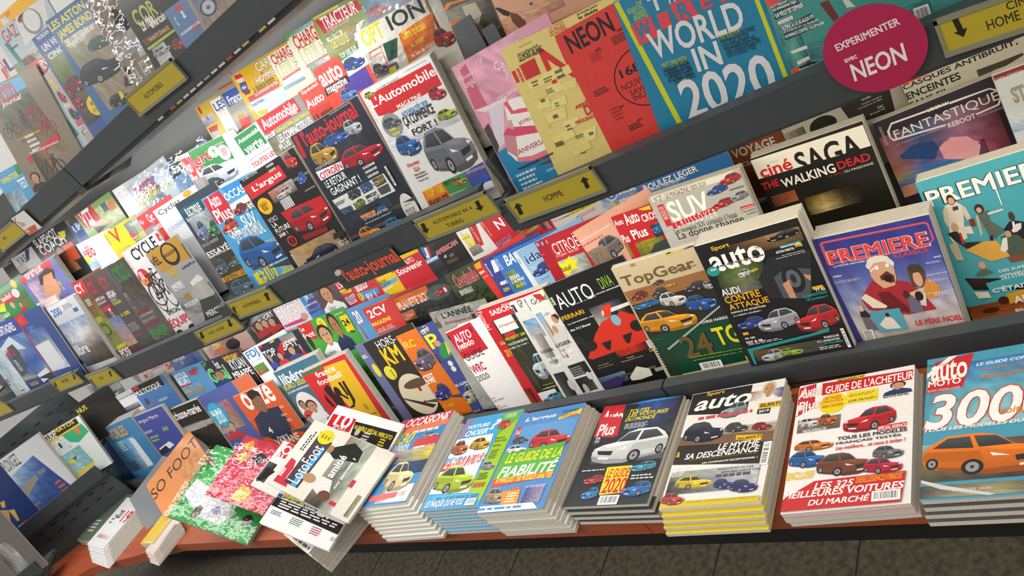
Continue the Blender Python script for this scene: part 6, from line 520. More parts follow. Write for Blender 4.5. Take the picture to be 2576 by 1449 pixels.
[('g',100.1,1.2,217,101.4,'2a4a8a,3a5a98,181c24/283848,20262c,3a3e42',''),('P','4a90d8',[(63.5,8.0),(139.1,1.0),(214.4,5.2),(141.4,7.4)]),('P','c8242e',[(1,1.7),(63.8,4.8),(68.3,98.2),(6.4,91.2)]),('tb',8.1,16.6,68.4,57.3,'f6f2f0','Auto'),('P','c8242e',[(1,32.4),(67.2,41.6),(74.4,94.5),(11.2,94.9)]),('tb',12.6,56.2,60.8,90.4,'f6f2f0','Plus'),('tbi',83.3,23.5,138.5,35,'e8d828','TOUTES'),('tbi',83.6,34.6,190,45.3,'e8d828','LES VOITURES'),('tbi',80.1,47.1,161.4,57.3,'e8d828','DU MONDE'),('s',85.4,63.5,149.8,79.3,'ccc','4'),('e',11.1,88.6,33.3,115.8,'3a3a4a',''),('tb',15.8,93.8,28,109.1,'e8e8ee','372'),('g',28.4,146.8,217,168.9,'50585c,6a7074/3a3e44,484c52',''),('c',21.5,78.4,216,174.1,'d4d8da',''),('P','e8d020',[(82,179.6),(148,179.4),(148.7,246.5),(88,250.0)]),('tb',89.6,184.6,145.9,207.9,'c82a2c','LE GUIDE'),('tb',90.9,209.4,149.7,246,'c82a2c','2020'),('k',93.2,251.4,143.8,274,'fff',''),('c',143.7,171.1,208.4,197.7,'3a9ab0',''),('c',145.9,219.9,216,258.5,'2a70b8',''),('c',41.3,228.5,84.8,260.9,'2a80c8',''),('c',31.4,197.7,84,222.4,'b82838',''),('s',156,203.6,216,217.8,'ccc','2'),('s',15.3,182.4,82,188.7,'ccc','1')],
[('P','1a1c20',[(1,1.0),(137.8,2.2),(138.2,75.4),(1,55.7)]),('g',135.4,21.7,207,47,'9a4a50,d8d8e0,3a4a88/c8b8b0,e8e0d8,706870',''),('p',149.4,3,203.1,63.2,'e8e4e0,c09070,d8c8a0',''),('tb',35.3,2.4,76.8,14.5,'e8b820','Sport'),('tbi',14.4,17,141.8,49.6,'f6f6f4','auto'),('c',79.8,40.7,136.5,82.7,'8a9aa0',''),('P','e0b420',[(161,56.4),(206,56.7),(206,71.0),(162.3,68.9)]),('tb',165.5,56.9,206,66.7,'1c1814','BILAN F1'),('P','1c1c1e',[(161.3,70.1),(188.6,71.1),(187.6,84.3),(161.4,82.3)]),('tb',164.4,73.3,185.7,80.1,'f4f4f4','2019'),('s',31,64.7,159.7,79.3,'c8505a','1'),('g',14.2,113,207,129.2,'c8c8c4,a8a090,c0b8a8/70806a,8a7a68,98785c',''),('g',7.8,104.8,207,113.1,'d8dadc,c8ccd0,c8c8c8/8a9070,98846c,b09070',''),('g',6,148.3,207,152.6,'6a5844,8a6a50,7a5c48/4a4038,3c342e,302a28',''),('P','7a5c48',[(1,114.0),(206,129.1),(206,158.9),(1,144.3)]),('P','2c2624',[(1,135.6),(206,152.2),(206,202.2),(1,181.7)]),('C',6.8,79.5,98.3,136.4,'283044',''),('C',99.8,94,150.5,122.1,'48484c',''),('C',157.7,103,199.5,125.4,'a02c34',''),('P','e8b820',[(128.3,128.4),(183.4,134.3),(183.6,147.0),(129.7,140.3)]),('tb',133.5,135,181.5,141,'1c1814','McLAREN F1'),('tbi',95.1,145.1,181.7,158.7,'f6f6f4','LE MYTHE'),('tbi',25.9,159.4,183.8,173.5,'f6f6f4','SA DESCENDANCE'),('tb',4.5,151.7,13.3,165.2,'e8b820','&'),('tb',39.2,174.3,184.2,178.3,'8a7430','QUOI DE COMMUN ENTRE F1,P1 ET SENNA ?'),('tb',68.7,184.1,183.1,188.4,'f0f0ee','UN COMPARATIF EXCEPTIONNEL !'),('k',190,153.4,206,204.6,'fff',''),('g',5.5,201.3,192.1,252.6,'98a090,b0b4b4,c8ccce/3a3c30,8a9098,b8bcc0/282828,70767c,b0b4b8',''),('t',1.7,191.1,46.3,199,'f0f0ee','FORD GT'),('s',5.8,201.6,36.9,213.5,'e8e8e4','4'),('C',21.1,212.5,100.9,246,'d8bc20',''),('t',107.5,203.7,180.7,207.7,'2a3040','PORSCHE 911 4S CAB.'),('t',116.2,211,195,215.1,'2a3040','BMW 850i xDRIVE CAB.'),('s',106.1,214.3,183.8,227.5,'556','1'),('C',105.6,226.5,147.4,252.3,'303878',''),('C',141.1,232.1,196.2,263,'2c3270',''),('P','d8c020',[(1,270.0),(204.5,270.8),(204.4,284.0),(1,284.0)]),('tb',57,271.4,200.6,275.7,'b09a20','AUDI RS6 : LE BREAK LE PLUS MECHANT'),('C',1,248.3,51.1,279.5,'c03a30','')],
[('P','c82a34',[(1,5.5),(32.4,1.0),(34.4,60.5),(1,76.4)]),('tb',1,12.8,35.7,33.7,'f6f2f2','Auto'),('tb',1,48,37.3,74.1,'f6f2f2','Plus'),('P','c8242e',[(44.6,4.0),(205.8,10.8),(205.4,33.7),(45.4,33.9)]),('P','e0d020',[(70.9,1.0),(121.3,1.0),(120.9,8.3),(71.6,5.3)]),('tb',74.1,1,122.6,7.2,'1c1814','NOUVEAU N°'),('tb',52,12.9,207,31.8,'f6f0ee',"GUIDE DE L'ACHETEUR"),('tb',5.1,6.3,42.7,29.9,'f4f0f0/c8242e','Auto'),('tb',4.7,41.6,44.2,61.9,'f4f0f0/c8242e','Plus'),('e',44.1,33.7,94,81.5,'e8d420',''),('tb',50.1,39.9,82.7,48.1,'c8441e','130 PAGES'),('tb',47.8,48.8,87.4,55.5,'c8441e',"D'INFOS POUR"),('tb',49.9,59.3,88.2,66.3,'c8441e','BIEN CHOISIR'),('P','e8d830',[(92.3,36.9),(148.6,40.0),(148.1,67.6),(92.5,65.4)]),('s',97.6,43.8,143.3,51,'b86a28','2'),('tbi',96.5,57,145.9,62.3,'1c1c1c','LOA OU LLD !'),('p',156.8,34.1,205.9,61.7,'2a3a68,c89878,3a2820',''),('s',157.6,60.8,204.4,67.2,'333','2'),('g',7.5,86.4,85.8,116.2,'a08868,8a7868/6a6460,504c48',''),('C',8.8,83.1,47.6,107.2,'d0d4d8',''),('C',45.6,79.8,79.3,109,'b85a2c',''),('tb',19.7,110.6,63.1,117.4,'f0f0f0','NOUVEAUX'),('c',91.2,80.5,181.5,135.3,'c02830',''),('P','c82a34',[(151.1,127.4),(198.8,126.2),(197.3,137.5),(150.7,136.7)]),('tb',152.7,127.2,198.1,135.8,'f6f0f0','SPÉCIAL ESSENCE'),('tb',84.3,138.3,199.5,145.9,'2a2a2c','TOUS LES MODELES'),('tb',83.1,148.4,190.2,155.9,'2a2a2c','FRANÇAIS TESTÉS'),('tbi',83.2,158.7,197.5,166.4,'c8242e','Les meilleurs... et ceux à éviter !'),('C',7.5,135.3,78.6,161.4,'d07a24',''),('C',1,157.1,71.8,197.4,'2a64a8',''),('C',53.3,171.1,148.5,222.8,'7a4434',''),('C',146.4,169.6,195.4,198.2,'6a6e72',''),('C',133,192.9,194.7,227.2,'b82440',''),('P','c8262e',[(53.2,226.0),(200.5,225.4),(194,282.3),(1,282.1),(1,257.1)]),('tb',1,203,50,218.8,'e8c820','EXCLUSIF'),('tbi',53.7,230.2,120,243.5,'f6f2f2','LES 325'),('tbi',122.8,227.6,195.2,241.2,'e8a020','DIESELS,ESSENCE,HYBRIDES'),('tbi',1,243.9,198.8,257.7,'f6f2f2','MEILLEURES VOITURES'),('tbi',46.6,260.7,146.8,274.8,'f6f2f2','DU MARCHÉ'),('k',149.6,258.3,193.3,277.5,'fff','')],
[('g',7.7,19.9,172.3,155.4,'2a6aa8,3a7ab8,3a6ab0/4a9ab4,68b0c0,58a0b8/78b0bc,a0c4cc,88b4bc',''),('P','f0eee8',[(1,35.7),(33.9,1.0),(46.7,1.0),(1,42.8)]),('t',1,11.8,34.4,16.3,'2a2a2a','Hors-série'),('P','c82830',[(12.7,9.4),(72.7,1.0),(56.2,72.6),(1,76.8)]),('P','f0eee8',[(1,33.2),(34,1.0),(47.6,1.0),(1,43.0)]),('t',1,14,34.4,18.3,'2a2a2a','Hors-série'),('tb',7.4,9.3,62.9,52.5,'f6f2f0','auto'),('tb',3.7,50.7,53.6,63.8,'f6f2f0','MOTO'),('t',3.3,69.4,52.3,74.5,'f0d8d0','auto-moto.com'),('tbi',75.9,26.3,172.9,32.6,'f4f8fa','LE GUIDE COMPLET'),('tbi',82.2,40.4,172.1,45.7,'d87838','Données techniques'),('tbi',83.8,53.2,171.4,63.2,'d87838','équipements'),('tbi',1,83,186,153.3,'f4f6f6/c85848','3000'),('tbi',109,125.8,167.6,138.3,'d88848','voitures'),('tbi',1,149.7,198.4,157.8,'f4f6f6','TOUS LES MODELES DU MARCHÉ'),('g',0,183.5,174.5,253.6,'8ab0b8,7a8470,6a5c4c,5a4a40/6a6a40,7a6a50,5c4838,4a4038/504840,4a443e,403a36,3a3430',''),('C',1,166.4,181.7,248.6,'d8701e',''),('g',0,260.2,165.5,281.4,'4a4a48,706c5c,8a8468,504c44/484848,a8a494,b0a880,3c3a38',''),('P','d8d4cc',[(1,248.3),(35.7,261.5),(102.2,280.6),(93.8,282.7),(28.3,266.7),(1,253.4)]),('t',45.3,267.1,95.6,271.9,'e8e4e0','ÉDITION 2020')],
[('P','e0a828',[(1,1.0),(10.9,1.0),(114.7,1.0),(23.3,1.0)]),('P','b02838',[(28.1,1.0),(11.8,1.0),(62.5,1.0),(70.9,1.0)]),('P','6a4a9a',[(1,1.0),(1,1.0),(1,1.0)]),('s',43.1,131.4,119.2,198.2,'d8dcd8','4')],
[('g',47.7,7.8,52.1,119.3,'d8b020,c04038,3a5aa0/e8c830,d8a020,c8b8a0',''),('s',32.7,119.9,119,128,'ddd','1')],
[('g',63.2,14,100,105.1,'d8c0b8,4a3030/e0d0cc,c8a8a0','')],
[('tb',73.4,60.5,129,102.2,'1c1c1e','20'),('tb',160.4,57.8,239,118.8,'c82838','19'),('g',45.2,182,208.5,199.4,'c8a0a0,e0d8d8/b06a70,d8d0d0',''),('s',41.6,82.8,89,134.8,'777','3')],
[],
[('t',1,48.8,274.4,106.1,'2a2018','SO FOOT'),('g',152.1,118.2,252.4,231.7,'d89858,c07c48/b87040,d8a878','')],
[('t',40.2,1,237.7,34.9,'1c5a34','SO FOOT'),('P','dcdce0',[(86.4,8.7),(149.5,18.8),(122.7,146.7),(79.5,262.3),(27.7,219.4),(32.4,118.8)]),('e',17.1,89,69.7,124.5,'5a5240',''),('e',49.1,295.5,89.2,335.9,'3a3828',''),('s',34.1,101.7,60.6,110.3,'c8a850','4'),('P','8a5a40',[(222.2,1.0),(244,4.2),(218.5,46.9),(199.6,25.0)]),('P','6a5aa0',[(66,152.3),(85.1,177.5),(63.9,204.9),(51.6,174.5)])],
[('t',12.7,26.9,101.9,42.8,'f4d0d8','SO FILM'),('P','e8b028',[(201.6,22.4),(221.5,47.5),(184.3,72.2),(178.9,35.8)]),('e',135.8,24.7,172.4,72.1,'d8b840',''),('e',145.7,86.4,185.5,143,'3a3038',''),('P','e8c040',[(12.1,98.3),(70.8,119.0),(56.8,169.6),(14.2,160.4)]),('P','d84a38',[(18.6,161.7),(44.7,169.6),(25.8,213.6),(12.6,195.5)])],
[('P','c8303c',[(107.7,14.8),(160.2,22.5),(160.2,52.4),(110.8,55.3)]),('tb',104.9,17.4,152.9,50.8,'f0eaea','FO'),('g',22.1,2.9,86.9,38.7,'3a3838,5a5858/484444,282626',''),('P','282626',[(15.3,9.6),(70.4,10.7),(65.2,49.2),(35.9,33.4)])],
[('s',35.1,243,218.3,259,'666','1')],
[('P','c8242e',[(4.6,30.4),(90.2,26.4),(92.9,71.9),(8.2,76.6)]),('tb',24.7,20.9,82.3,64.1,'f6f2f2','10'),('tb',30.4,58.8,79.6,71.9,'f6f2f2','SPORT'),('P','2c2628',[(91.2,33.9),(242.2,29.4),(246.4,87.0),(106.1,90.9)]),('tb',100.3,39.6,236.2,57.5,'d8cc28','NUMÉRO SPÉCIAL MERCATO'),('e',111.2,53.2,127.6,75.5,'c8b8b0',''),('s',141.8,54.3,170.1,83.7,'ddd','3'),('s',203.1,59.3,224.6,86.2,'d8cc28','3'),('P','3c5aa8',[(1,301.7),(150.2,308.5),(144.7,317.0),(1,312.2)]),('tb',18.2,294.1,136.2,315.2,'e0d028','MERCATO'),('P','2a2628',[(1,313.3),(249,320.4),(249,349.6),(1,340.2)]),('s',23.2,309.7,249,338.7,'ddd','4'),('s',13.8,349,56.8,362.2,'3a6a9a','3'),('s',88.5,348.6,129.1,368.5,'4a8a5a','4'),('s',164.1,350.5,200.7,374,'a84a4a','4'),('k',233,356.9,249,373.7,'fff','')],
[('P','c03a48',[(13.1,14.7),(92.1,17.8),(88.9,38.7),(12.9,68.5)]),('s',33.8,1,64.2,75.8,'e8c8c8','2'),('P','4a4048',[(23.5,49.9),(195.2,47.1),(175.7,107.9),(23.1,102.9)]),('P','50a0d0',[(22,73.3),(155.9,85.6),(149.9,99.5),(23.2,94.2)]),('t',33.1,53.6,153.9,95.4,'f4f2f0','LotoFoot'),('s',122.4,21.5,189.3,38.6,'333','2'),('e',161.7,47.2,207.2,103.2,'d8cc30',''),('s',178.3,57.4,191.2,94.7,'8a6a28','3'),('g',0,148,216.3,245.4,'5a5048,8a8078,a09488,8a6a60/3a3834,6a7068,788078,b0b4a8/c8c8c0,9aa898,b0b8ac,a8b0a0',''),('P','2a2c28',[(155.2,103.6),(201.5,176.2),(187.3,216.9),(153.3,223.6),(137.4,144.7)]),('P','d8d8d4',[(46.2,134.0),(81.3,150.2),(81.8,187.6),(46.6,205.1),(29,178.7)]),('e',48.7,92.5,75.6,138.5,'b08868',''),('e',20.2,172.9,50.4,215.4,'6a4a3a',''),('e',145.6,105.6,170.6,127,'a07858',''),('tb',86.7,158,156.9,183.1,'f0f0ec','amitié'),('tb',64.1,202.2,162.6,215.7,'f0f0ec','ou jamais ?'),('r',84.8,242.8,107.2,256.9,'c04048',''),('r',21.9,222.3,32.8,245.5,'c83848',''),('g',11.2,287.4,76.1,301.7,'6a4a40,8a8078/a8b0a0,8a9a60','')],
[('tb',13.9,21.2,61.5,45.1,'d8c828','NUS')],
[('P','26282c',[(2.3,1.0),(183.2,2.0),(180.9,29.7),(7.8,31.1)]),('tb',15.6,1,66.1,29.9,'f0f0ee','GUIDE'),('tb',67.1,1,166.4,17.8,'e0c428','MATOS'),('P','e8c020',[(9.8,32.3),(187.8,28.0),(187.5,36.6),(10,44.2)]),('P','3aa878',[(84.6,36.2),(188.9,34.6),(197,80.4),(131.7,99.8),(99.4,80.4)]),('P','e07040',[(142.3,35.8),(164.2,37.2),(165.9,67.5),(148,68.5)]),('Q','d8dcdc,c8d0d4/e0e4e4,b8ccd0',[(10,44.2),(88.6,38.6),(95.9,101.8),(21.1,109.9)]),('Q','98c0c4,70a8b4/a8d0d0,80b0b8',[(21.6,113.2),(124.5,110.2),(137,203.5),(30.5,219.6)]),('P','e0c428',[(34.9,213.3),(135,202.3),(130.3,217.3),(28.6,230.4)]),('e',48.9,56.6,59.8,85.3,'2a2a2a',''),('P','3a4a40',[(63.8,147.5),(88.7,144.8),(70.1,163.1),(48,161.7)]),('P','d8d020',[(45.8,148.5),(71.9,152.4),(67.2,167.3),(41,163.4)])],
[('g',18.2,0.9,119.8,283.6,'20409a,1c3a80/16285a,1a3068',''),('P','c8a040',[(104.2,117.1),(126.3,120.8),(109.4,146.9),(94.6,142.2)]),('P','b89048',[(83.9,147.1),(110.5,167.2),(80.1,215.8),(19.7,255.3),(14.9,232.0)]),('P','c8a850',[(110.5,167.2),(133,177.6),(117.5,231.0),(106.5,229.2),(108.1,191.4)]),('s',91.1,246.6,146.8,269.9,'90b0d8','3'),('e',115,245.6,141,264.8,'c83a34','')],
[('Q','a0b4c4,7090b8,3a5a98/5c80b0,3a5a98,2a4484/2a4a8a,243c78,2a4080',[(0.5,82.9),(141.7,63.0),(185.2,263.3),(0.5,285.8)]),('t',1,7.5,81.4,62.3,'3a3a3a','PLONGEZ'),('P','8a8478',[(5.7,152.1),(54.9,137.4),(94.6,140.9),(92.5,158.1),(43.9,179.6),(5.6,196.0),(1,177.2)]),('P','6a7a80',[(104.4,129.3),(144.1,132.8),(142,150.0),(109.9,151.9)]),('s',136.2,208.2,170.9,276.9,'c05a50','3'),('s',1,240.5,32.6,251.7,'c86a58','3'),('e',70.7,267.6,102,290.8,'b8bcc0','')],
[('g',164.2,151.7,236.3,302.1,'6a6864,9a9894,484644/3a3836,8a8884,b0aeaa/5a5856,9c9a96,6a6866','')]]
G = [
[('tp',54.1,14.3,131.7,24,'1c1a12','AUTOMOBILE')],
[('tp',38.7,11,147.8,18.7,'1c1a12','AUTOMOBILE 4X 4'),('tp',64.8,26.6,109.7,36,'1c1a12','TUNING'),('P','1c1a12',[(8.8,6.7),(19.9,6.6),(14.9,21.2),(21.9,21.1),(6.5,30.3),(1,21.5),(4,21.4)]),('P','1c1a12',[(163.8,6.0),(173.5,5.9),(169.6,19.5),(175.8,19.4),(162.6,28.1),(153.9,19.9),(160.1,19.8)])],
[('tp',74.8,15.1,115.9,27.5,'1c1a12','HOMME'),('P','1c1a12',[(6.1,33.9),(15.8,33.7),(20,18.0),(26.2,18.0),(17.8,8.8),(4.3,18.3),(10.4,18.2)]),('P','1c1a12',[(161.8,31.0),(170.2,30.8),(173.2,16.3),(178.6,16.2),(170.9,7.7),(159.6,16.5),(164.9,16.4)])],
[('tp',49.7,16.9,130.8,27,'1c1a12','AUTOMOBILE'),('P','1c1a12',[(1,35.4),(1,35.3),(11.3,18.7),(19.9,18.6),(10.8,9.1),(1,18.9),(1,18.9)]),('P','1c1a12',[(155.5,31.1),(167.4,31.0),(176.9,15.3),(184.6,15.2),(176.1,6.2),(156.6,15.5),(164.4,15.5)])],
[('tp',57.9,11.1,150.9,20.8,'1c1a12','FOOT - RUGBY'),('P','1c1a12',[(25.5,1.0),(39.7,1.0),(27.5,14.1),(36.5,14.5),(12.6,23.8),(4.1,14.0),(12.7,14.3)]),('P','1c1a12',[(190.1,1.0),(202.9,1.0),(192.3,15.2),(200.4,15.6),(179,24.5),(171.1,15.2),(178.9,15.4)])],
[('tp',83.3,11.4,148.2,25,'1c1a12','NATURE'),('P','1c1a12',[(22.7,6.8),(37.4,6.9),(18.2,21.2),(28.2,20.9),(1,30.2),(1,21.6),(4.1,21.3)]),('P','1c1a12',[(212.1,6.7),(225.7,6.8),(208.4,20.5),(217.6,20.2),(191.6,29.1),(186.2,20.9),(195.4,20.6)])],
[('tp',72.8,17.4,102.9,28.7,'1c1a12','VELO'),('P','1c1a12',[(1,36.1),(1,35.9),(8.2,20.2),(16.2,20.2),(11,11.6),(1,20.8),(1,20.8)]),('P','1c1a12',[(154.8,30.9),(167.1,30.7),(182.4,15.7),(189.8,15.7),(184.8,7.4),(162,16.3),(169.5,16.2)])],
[('tp',67.5,13.6,91.7,22.6,'1c1a12','MOTO')],
[],
[('tp',46.8,16.4,80.7,29.2,'1c1a12','HOME'),('tp',89.4,16.6,102.7,22.2,'1c1a12','CINEMA'),('tp',70.6,2.6,97.7,12.7,'1c1a12','CINE'),('P','1c1a12',[(15.2,1.0),(21.6,1.0),(23.2,16.9),(27.3,16.6),(20.9,27.0),(12.7,17.5),(16.7,17.3)])],
[('tb',21.5,33.2,100.9,43.4,'f0e4e8','EXPERIMENTER'),('tb',23.4,57,39.6,62.6,'f0e4e8','avec'),('tbi',22.8,66.8,93.8,92.6,'f4eaee','NEON')],
[('tbf',29,4.5,219.7,50.1,'ff5a3c',"l'auto-journal"),('P','c8ccc8',[(13.9,4.8),(25.9,1.0),(35,1.7),(35.2,8.7),(24.9,15.5),(13.4,16.1),(9,11.8)]),('tbf',5.6,29,23.4,40.1,'3c4446','TOP')],
[('P','d06030',[(1,43.9),(78.6,44.2),(67.3,60.4),(1,60.4)]),('tv',1,1,23.1,25.4,'c85038','V'),('s',7.7,19,42.4,40.6,'c8b8b0','1'),('s',2.8,41.8,25.1,60.4,'f0d8c8','1')]]
for a in A + G: reg(a)
build_text()
plate('shelf_sign','yellow AUTOMOBILE card on the upper shelf edge, without arrows','sign',[-1.5992, 1.032, 0.0551],[0.9993, 0.0, -0.038],[0.038, 0.0, 0.9993],0.2031,0.0367,0.002,'b9a52c',G[0],'yellow shelf signs',True)
plate('shelf_sign','yellow two-line sign for off-road and tuning with two down arrows','sign',[-1.1736, 1.032, -0.464],[0.9998, 0.0, -0.0216],[0.0216, 0.0, 0.9998],0.1960,0.0409,0.002,'b9a52c',G[1],'yellow shelf signs',True)
plate('shelf_sign','yellow HOMME sign with two up arrows under the cake issue','sign',[-0.9496, 1.032, -0.5004],[0.9997, 0.0, -0.0259],[0.0259, 0.0, 0.9997],0.1922,0.0415,0.002,'b9a52c',G[2],'yellow shelf signs',True)
plate('shelf_sign','yellow AUTOMOBILE sign with two up arrows under the blue SUV weekly','sign',[-1.9379, 1.032, -0.459],[0.9996, 0.0, -0.0291],[0.0291, 0.0, 0.9996],0.1960,0.0443,0.002,'b9a52c',G[3],'yellow shelf signs',True)
plate('shelf_sign','yellow football and rugby sign with two down arrows','sign',[-2.1904, 1.032, -0.4921],[0.9999, 0.0, 0.0112],[-0.0112, 0.0, 0.9999],0.2228,0.0367,0.002,'b9a52c',G[4],'yellow shelf signs',True)
plate('shelf_sign','small yellow nature sign with down arrows left of the rack joint','sign',[-3.295, 1.032, -0.4462],[0.9998, 0.0, -0.0174],[0.0174, 0.0, 0.9998],0.2290,0.0454,0.002,'b9a52c',G[5],'yellow shelf signs',True)
plate('shelf_sign','small yellow cycling sign with up arrows right of the rack joint','sign',[-3.0133, 1.032, -0.4914],[0.9997, 0.0, -0.0255],[0.0255, 0.0, 0.9997],0.2057,0.0504,0.002,'b9a52c',G[6],'yellow shelf signs',True)
plate('shelf_sign','yellow motorcycle sign cut by the left picture edge','sign',[-2.6371, 1.032, 0.0362],[0.9998, 0.0, -0.0208],[0.0208, 0.0, 0.9998],0.2022,0.0390,0.002,'b9a52c',G[7],'yellow shelf signs',True)
plate('shelf_sign','bare yellow card at the lower left frame edge','sign',[-4.1507, 1.032, -0.4405],[0.9999, 0.0, -0.0105],[0.0105, 0.0, 0.9999],0.2759,0.0502,0.002,'b9a52c',G[8],'yellow shelf signs',True)
plate('shelf_sign','yellow home cinema sign with a thick down arrow at the right edge','sign',[-0.219, 1.032, -0.506],[0.9972, 0.0, -0.0753],[0.0753, 0.0, 0.9972],0.1037,0.0389,0.002,'b9a52c',G[9],'yellow shelf signs',True)
plate('round_sticker','round magenta sticker with white lettering stuck on the shelf edge','sticker',[-0.3523, 1.03, -0.5251],[1.0, 0.0, 0.0],[0.0, 0.0, 1.0],0.1219,0.1219,0.0006,'b01c50',G[10],None,False)
plate('shelf_sign','dark grey shelf card with tall red car-journal lettering and a small round logo','sign',[-1.5031, 1.032, -0.5023],[1.0, 0.0, 0.0001],[-0.0001, 0.0, 1.0],0.2231,0.0557,0.001,'3c4446',G[11],'grey shelf cards',False)
plate('leaflet','small white and orange leaflet hanging from the shelf edge','leaflet',[-2.4317, 1.032, 0.0194],[0.9974, 0.0, -0.0727],[0.0727, 0.0, 0.9974],0.0943,0.0614,0.0006,'e4e2e0',G[12],None,False)
magazine('magazine','lilac-edged magazine copy standing just behind the yellow KM lettered issue','B',[-1.9933, 1.2485, -0.7913],[0.9977, 0.0614, 0.0294],[-0.0436, 0.2446, 0.9687],0.2080,0.2991,0.004,0,(0, 0),'6b6f9a',None,0,A[0],'spare copy stacked behind the lilac-edged magazine copy standing just behind the yellow KM lettered issue')
magazine('magazine','brown magazine with yellow letters above a round-nosed vintage white car','B',[-1.9491, 1.246, -0.791],[0.9971, 0.0644, 0.0412],[-0.0557, 0.2438, 0.9682],0.2288,0.2995,0.004,0,(0, 0),'2b2620',None,0,A[1],'spare copy stacked behind the brown magazine with yellow letters above a round-nosed vintage white car')
magazine('magazine','orange-topped magazine showing a dark old car beside a yellow R','B',[-1.8012, 1.2459, -0.8016],[0.9974, 0.0627, 0.0344],[-0.0488, 0.2442, 0.9685],0.2080,0.2885,0.004,0,(0, 0),'d9701e',None,0,A[2],'spare copy stacked behind the orange-topped magazine showing a dark old car beside a yellow R')
magazine('magazine','blue magazine with a fat yellow P and a driver in green and yellow','B',[-1.7057, 1.2472, -0.7965],[0.9951, 0.0712, 0.0682],[-0.0836, 0.2419, 0.9667],0.2080,0.2943,0.004,0,(0, 0),'3a4a8a',None,0,A[3],'spare copy stacked behind the blue magazine with a fat yellow P and a driver')
magazine('magazine','white boxed yearbook with black and red title under glossy film','B',[-1.6247, 1.2542, -0.7669],[0.999, -0.0108, -0.0423],[0.0436, 0.2468, 0.9681],0.2080,0.3153,0.004,0,(0, 0),'e9e9e2',None,1,A[4],'spare copy stacked behind the white boxed yearbook with black and red title under glossy film')
magazine('magazine','white weekly with checkered red masthead and grey photo, partly under the red yearbook','B',[-1.5395, 1.2304, -0.8148],[0.9984, 0.0554, 0.0057],[-0.0192, 0.246, 0.9691],0.2080,0.2747,0.004,0,(0, 0),'f0eeee',None,0,A[5],'spare copy stacked behind the white weekly with checkered red masthead and grey photo, partly')
magazine('magazine','white weekly with checkered red masthead announcing a rally guide for 2020','B',[-1.5895, 1.2214, -0.8206],[0.9942, 0.0737, 0.0783],[-0.094, 0.2411, 0.9659],0.2080,0.2696,0.004,0,(0, 0),'f4f2f2',None,0,A[6],'spare copy stacked behind the white weekly with checkered red masthead announcing a rally guide for')
magazine('magazine','red motor racing yearbook with giant white letters and yellow numerals','B',[-1.4311, 1.2183, -0.782],[0.9986, 0.0533, -0.0028],[-0.0105, 0.2465, 0.9691],0.2288,0.3078,0.005,3,(0, 0),'c4202a','dcd8cc',0,A[7],'spare copy stacked behind the red motor racing yearbook with giant white letters and yellow numerals')
magazine('magazine','dark green magazine with white-boxed red title over a rally car in woods','B',[-1.3968, 1.2053, -0.8169],[0.9975, 0.0623, 0.0327],[-0.047, 0.2443, 0.9685],0.2184,0.2727,0.005,0,(0, 0),'2c3424',None,0,A[8],'spare copy stacked behind the dark green magazine with white-boxed red title over a rally car')
magazine('magazine','white racing magazine copy showing only its left strip beside its twin','B',[-1.3154, 1.2133, -0.7839],[0.9986, 0.0529, -0.0045],[-0.0087, 0.2465, 0.9691],0.2080,0.3056,0.004,0,(0, 0),'dcdcd6',None,0,A[9],'spare copy stacked behind the white racing magazine copy showing only its left strip')
magazine('magazine','white racing magazine with a driver in white overalls and a smiling man','B',[-1.265, 1.2117, -0.7815],[0.9967, 0.0661, 0.0479],[-0.0627, 0.2433, 0.9679],0.2080,0.3094,0.004,0,(0, 0),'e2e2dc',None,0,A[10],'spare copy stacked behind the white racing magazine with a driver in white overalls')
magazine('magazine','black history-of-racing magazine with white and green title and red racing car','B',[-1.197, 1.2122, -0.7712],[0.9972, 0.064, 0.0395],[-0.054, 0.2439, 0.9683],0.2340,0.3200,0.005,0,(0, 0),'141414',None,0,A[11],'spare copy stacked behind the black history-of-racing magazine with white and green title and red racing')
magazine('magazine','tan and green car magazine crowded with sports cars around a yellow coupe','B',[-0.9967, 1.2089, -0.7747],[0.9999, -0.0034, -0.0135],[0.014, 0.247, 0.9689],0.2132,0.3131,0.004,2,(0, 0),'c4b494','dcd8cc',0,A[12],'spare copy stacked behind the tan and green car magazine crowded with sports cars around')
magazine('magazine','black motoring magazine with white lowercase title over three cars, blue silver and red','B',[-0.7704, 1.1688, -0.7588],[0.9998, -0.0047, -0.0186],[0.0192, 0.247, 0.9688],0.2080,0.3286,0.006,6,(0, 0),'14161a','dcd8cc',0,A[13],'spare copy stacked behind the black motoring magazine with white lowercase title over three cars, blue')
magazine('magazine','teal film magazine with white serif title above a group of illustrated costumed figures','B',[-0.3873, 1.2336, -0.8087],[1.0, -0.0013, -0.0051],[0.0052, 0.247, 0.969],0.2236,0.2799,0.005,4,(0, 0),'4aa6b4','dcd8cc',0,A[14],'spare copy stacked behind the teal film magazine with white serif title above a group')
magazine('magazine','blue film magazine with red neon-style title, screaming man in white cap, woman in hat','B',[-0.5629, 1.1726, -0.8203],[0.9978, -0.0164, -0.0642],[0.0663, 0.2465, 0.9669],0.1924,0.2569,0.0055,6,(0, 0),'3a3c8c','dcd8cc',0,A[15],'spare copy stacked behind the blue film magazine with red neon-style title, screaming man in white')
magazine('magazine','grey white boating issue with tall yellow letters at the left','B',[-4.0375, 1.2719, -0.6929],[0.9866, 0.1631, 0.0071],[-0.0465, 0.2396, 0.9698],0.2912,0.3280,0.006,5,(0, 0),'c8ccce','dcd8cc',0,A[16],'spare copy stacked behind the grey white boating issue with tall yellow letters')
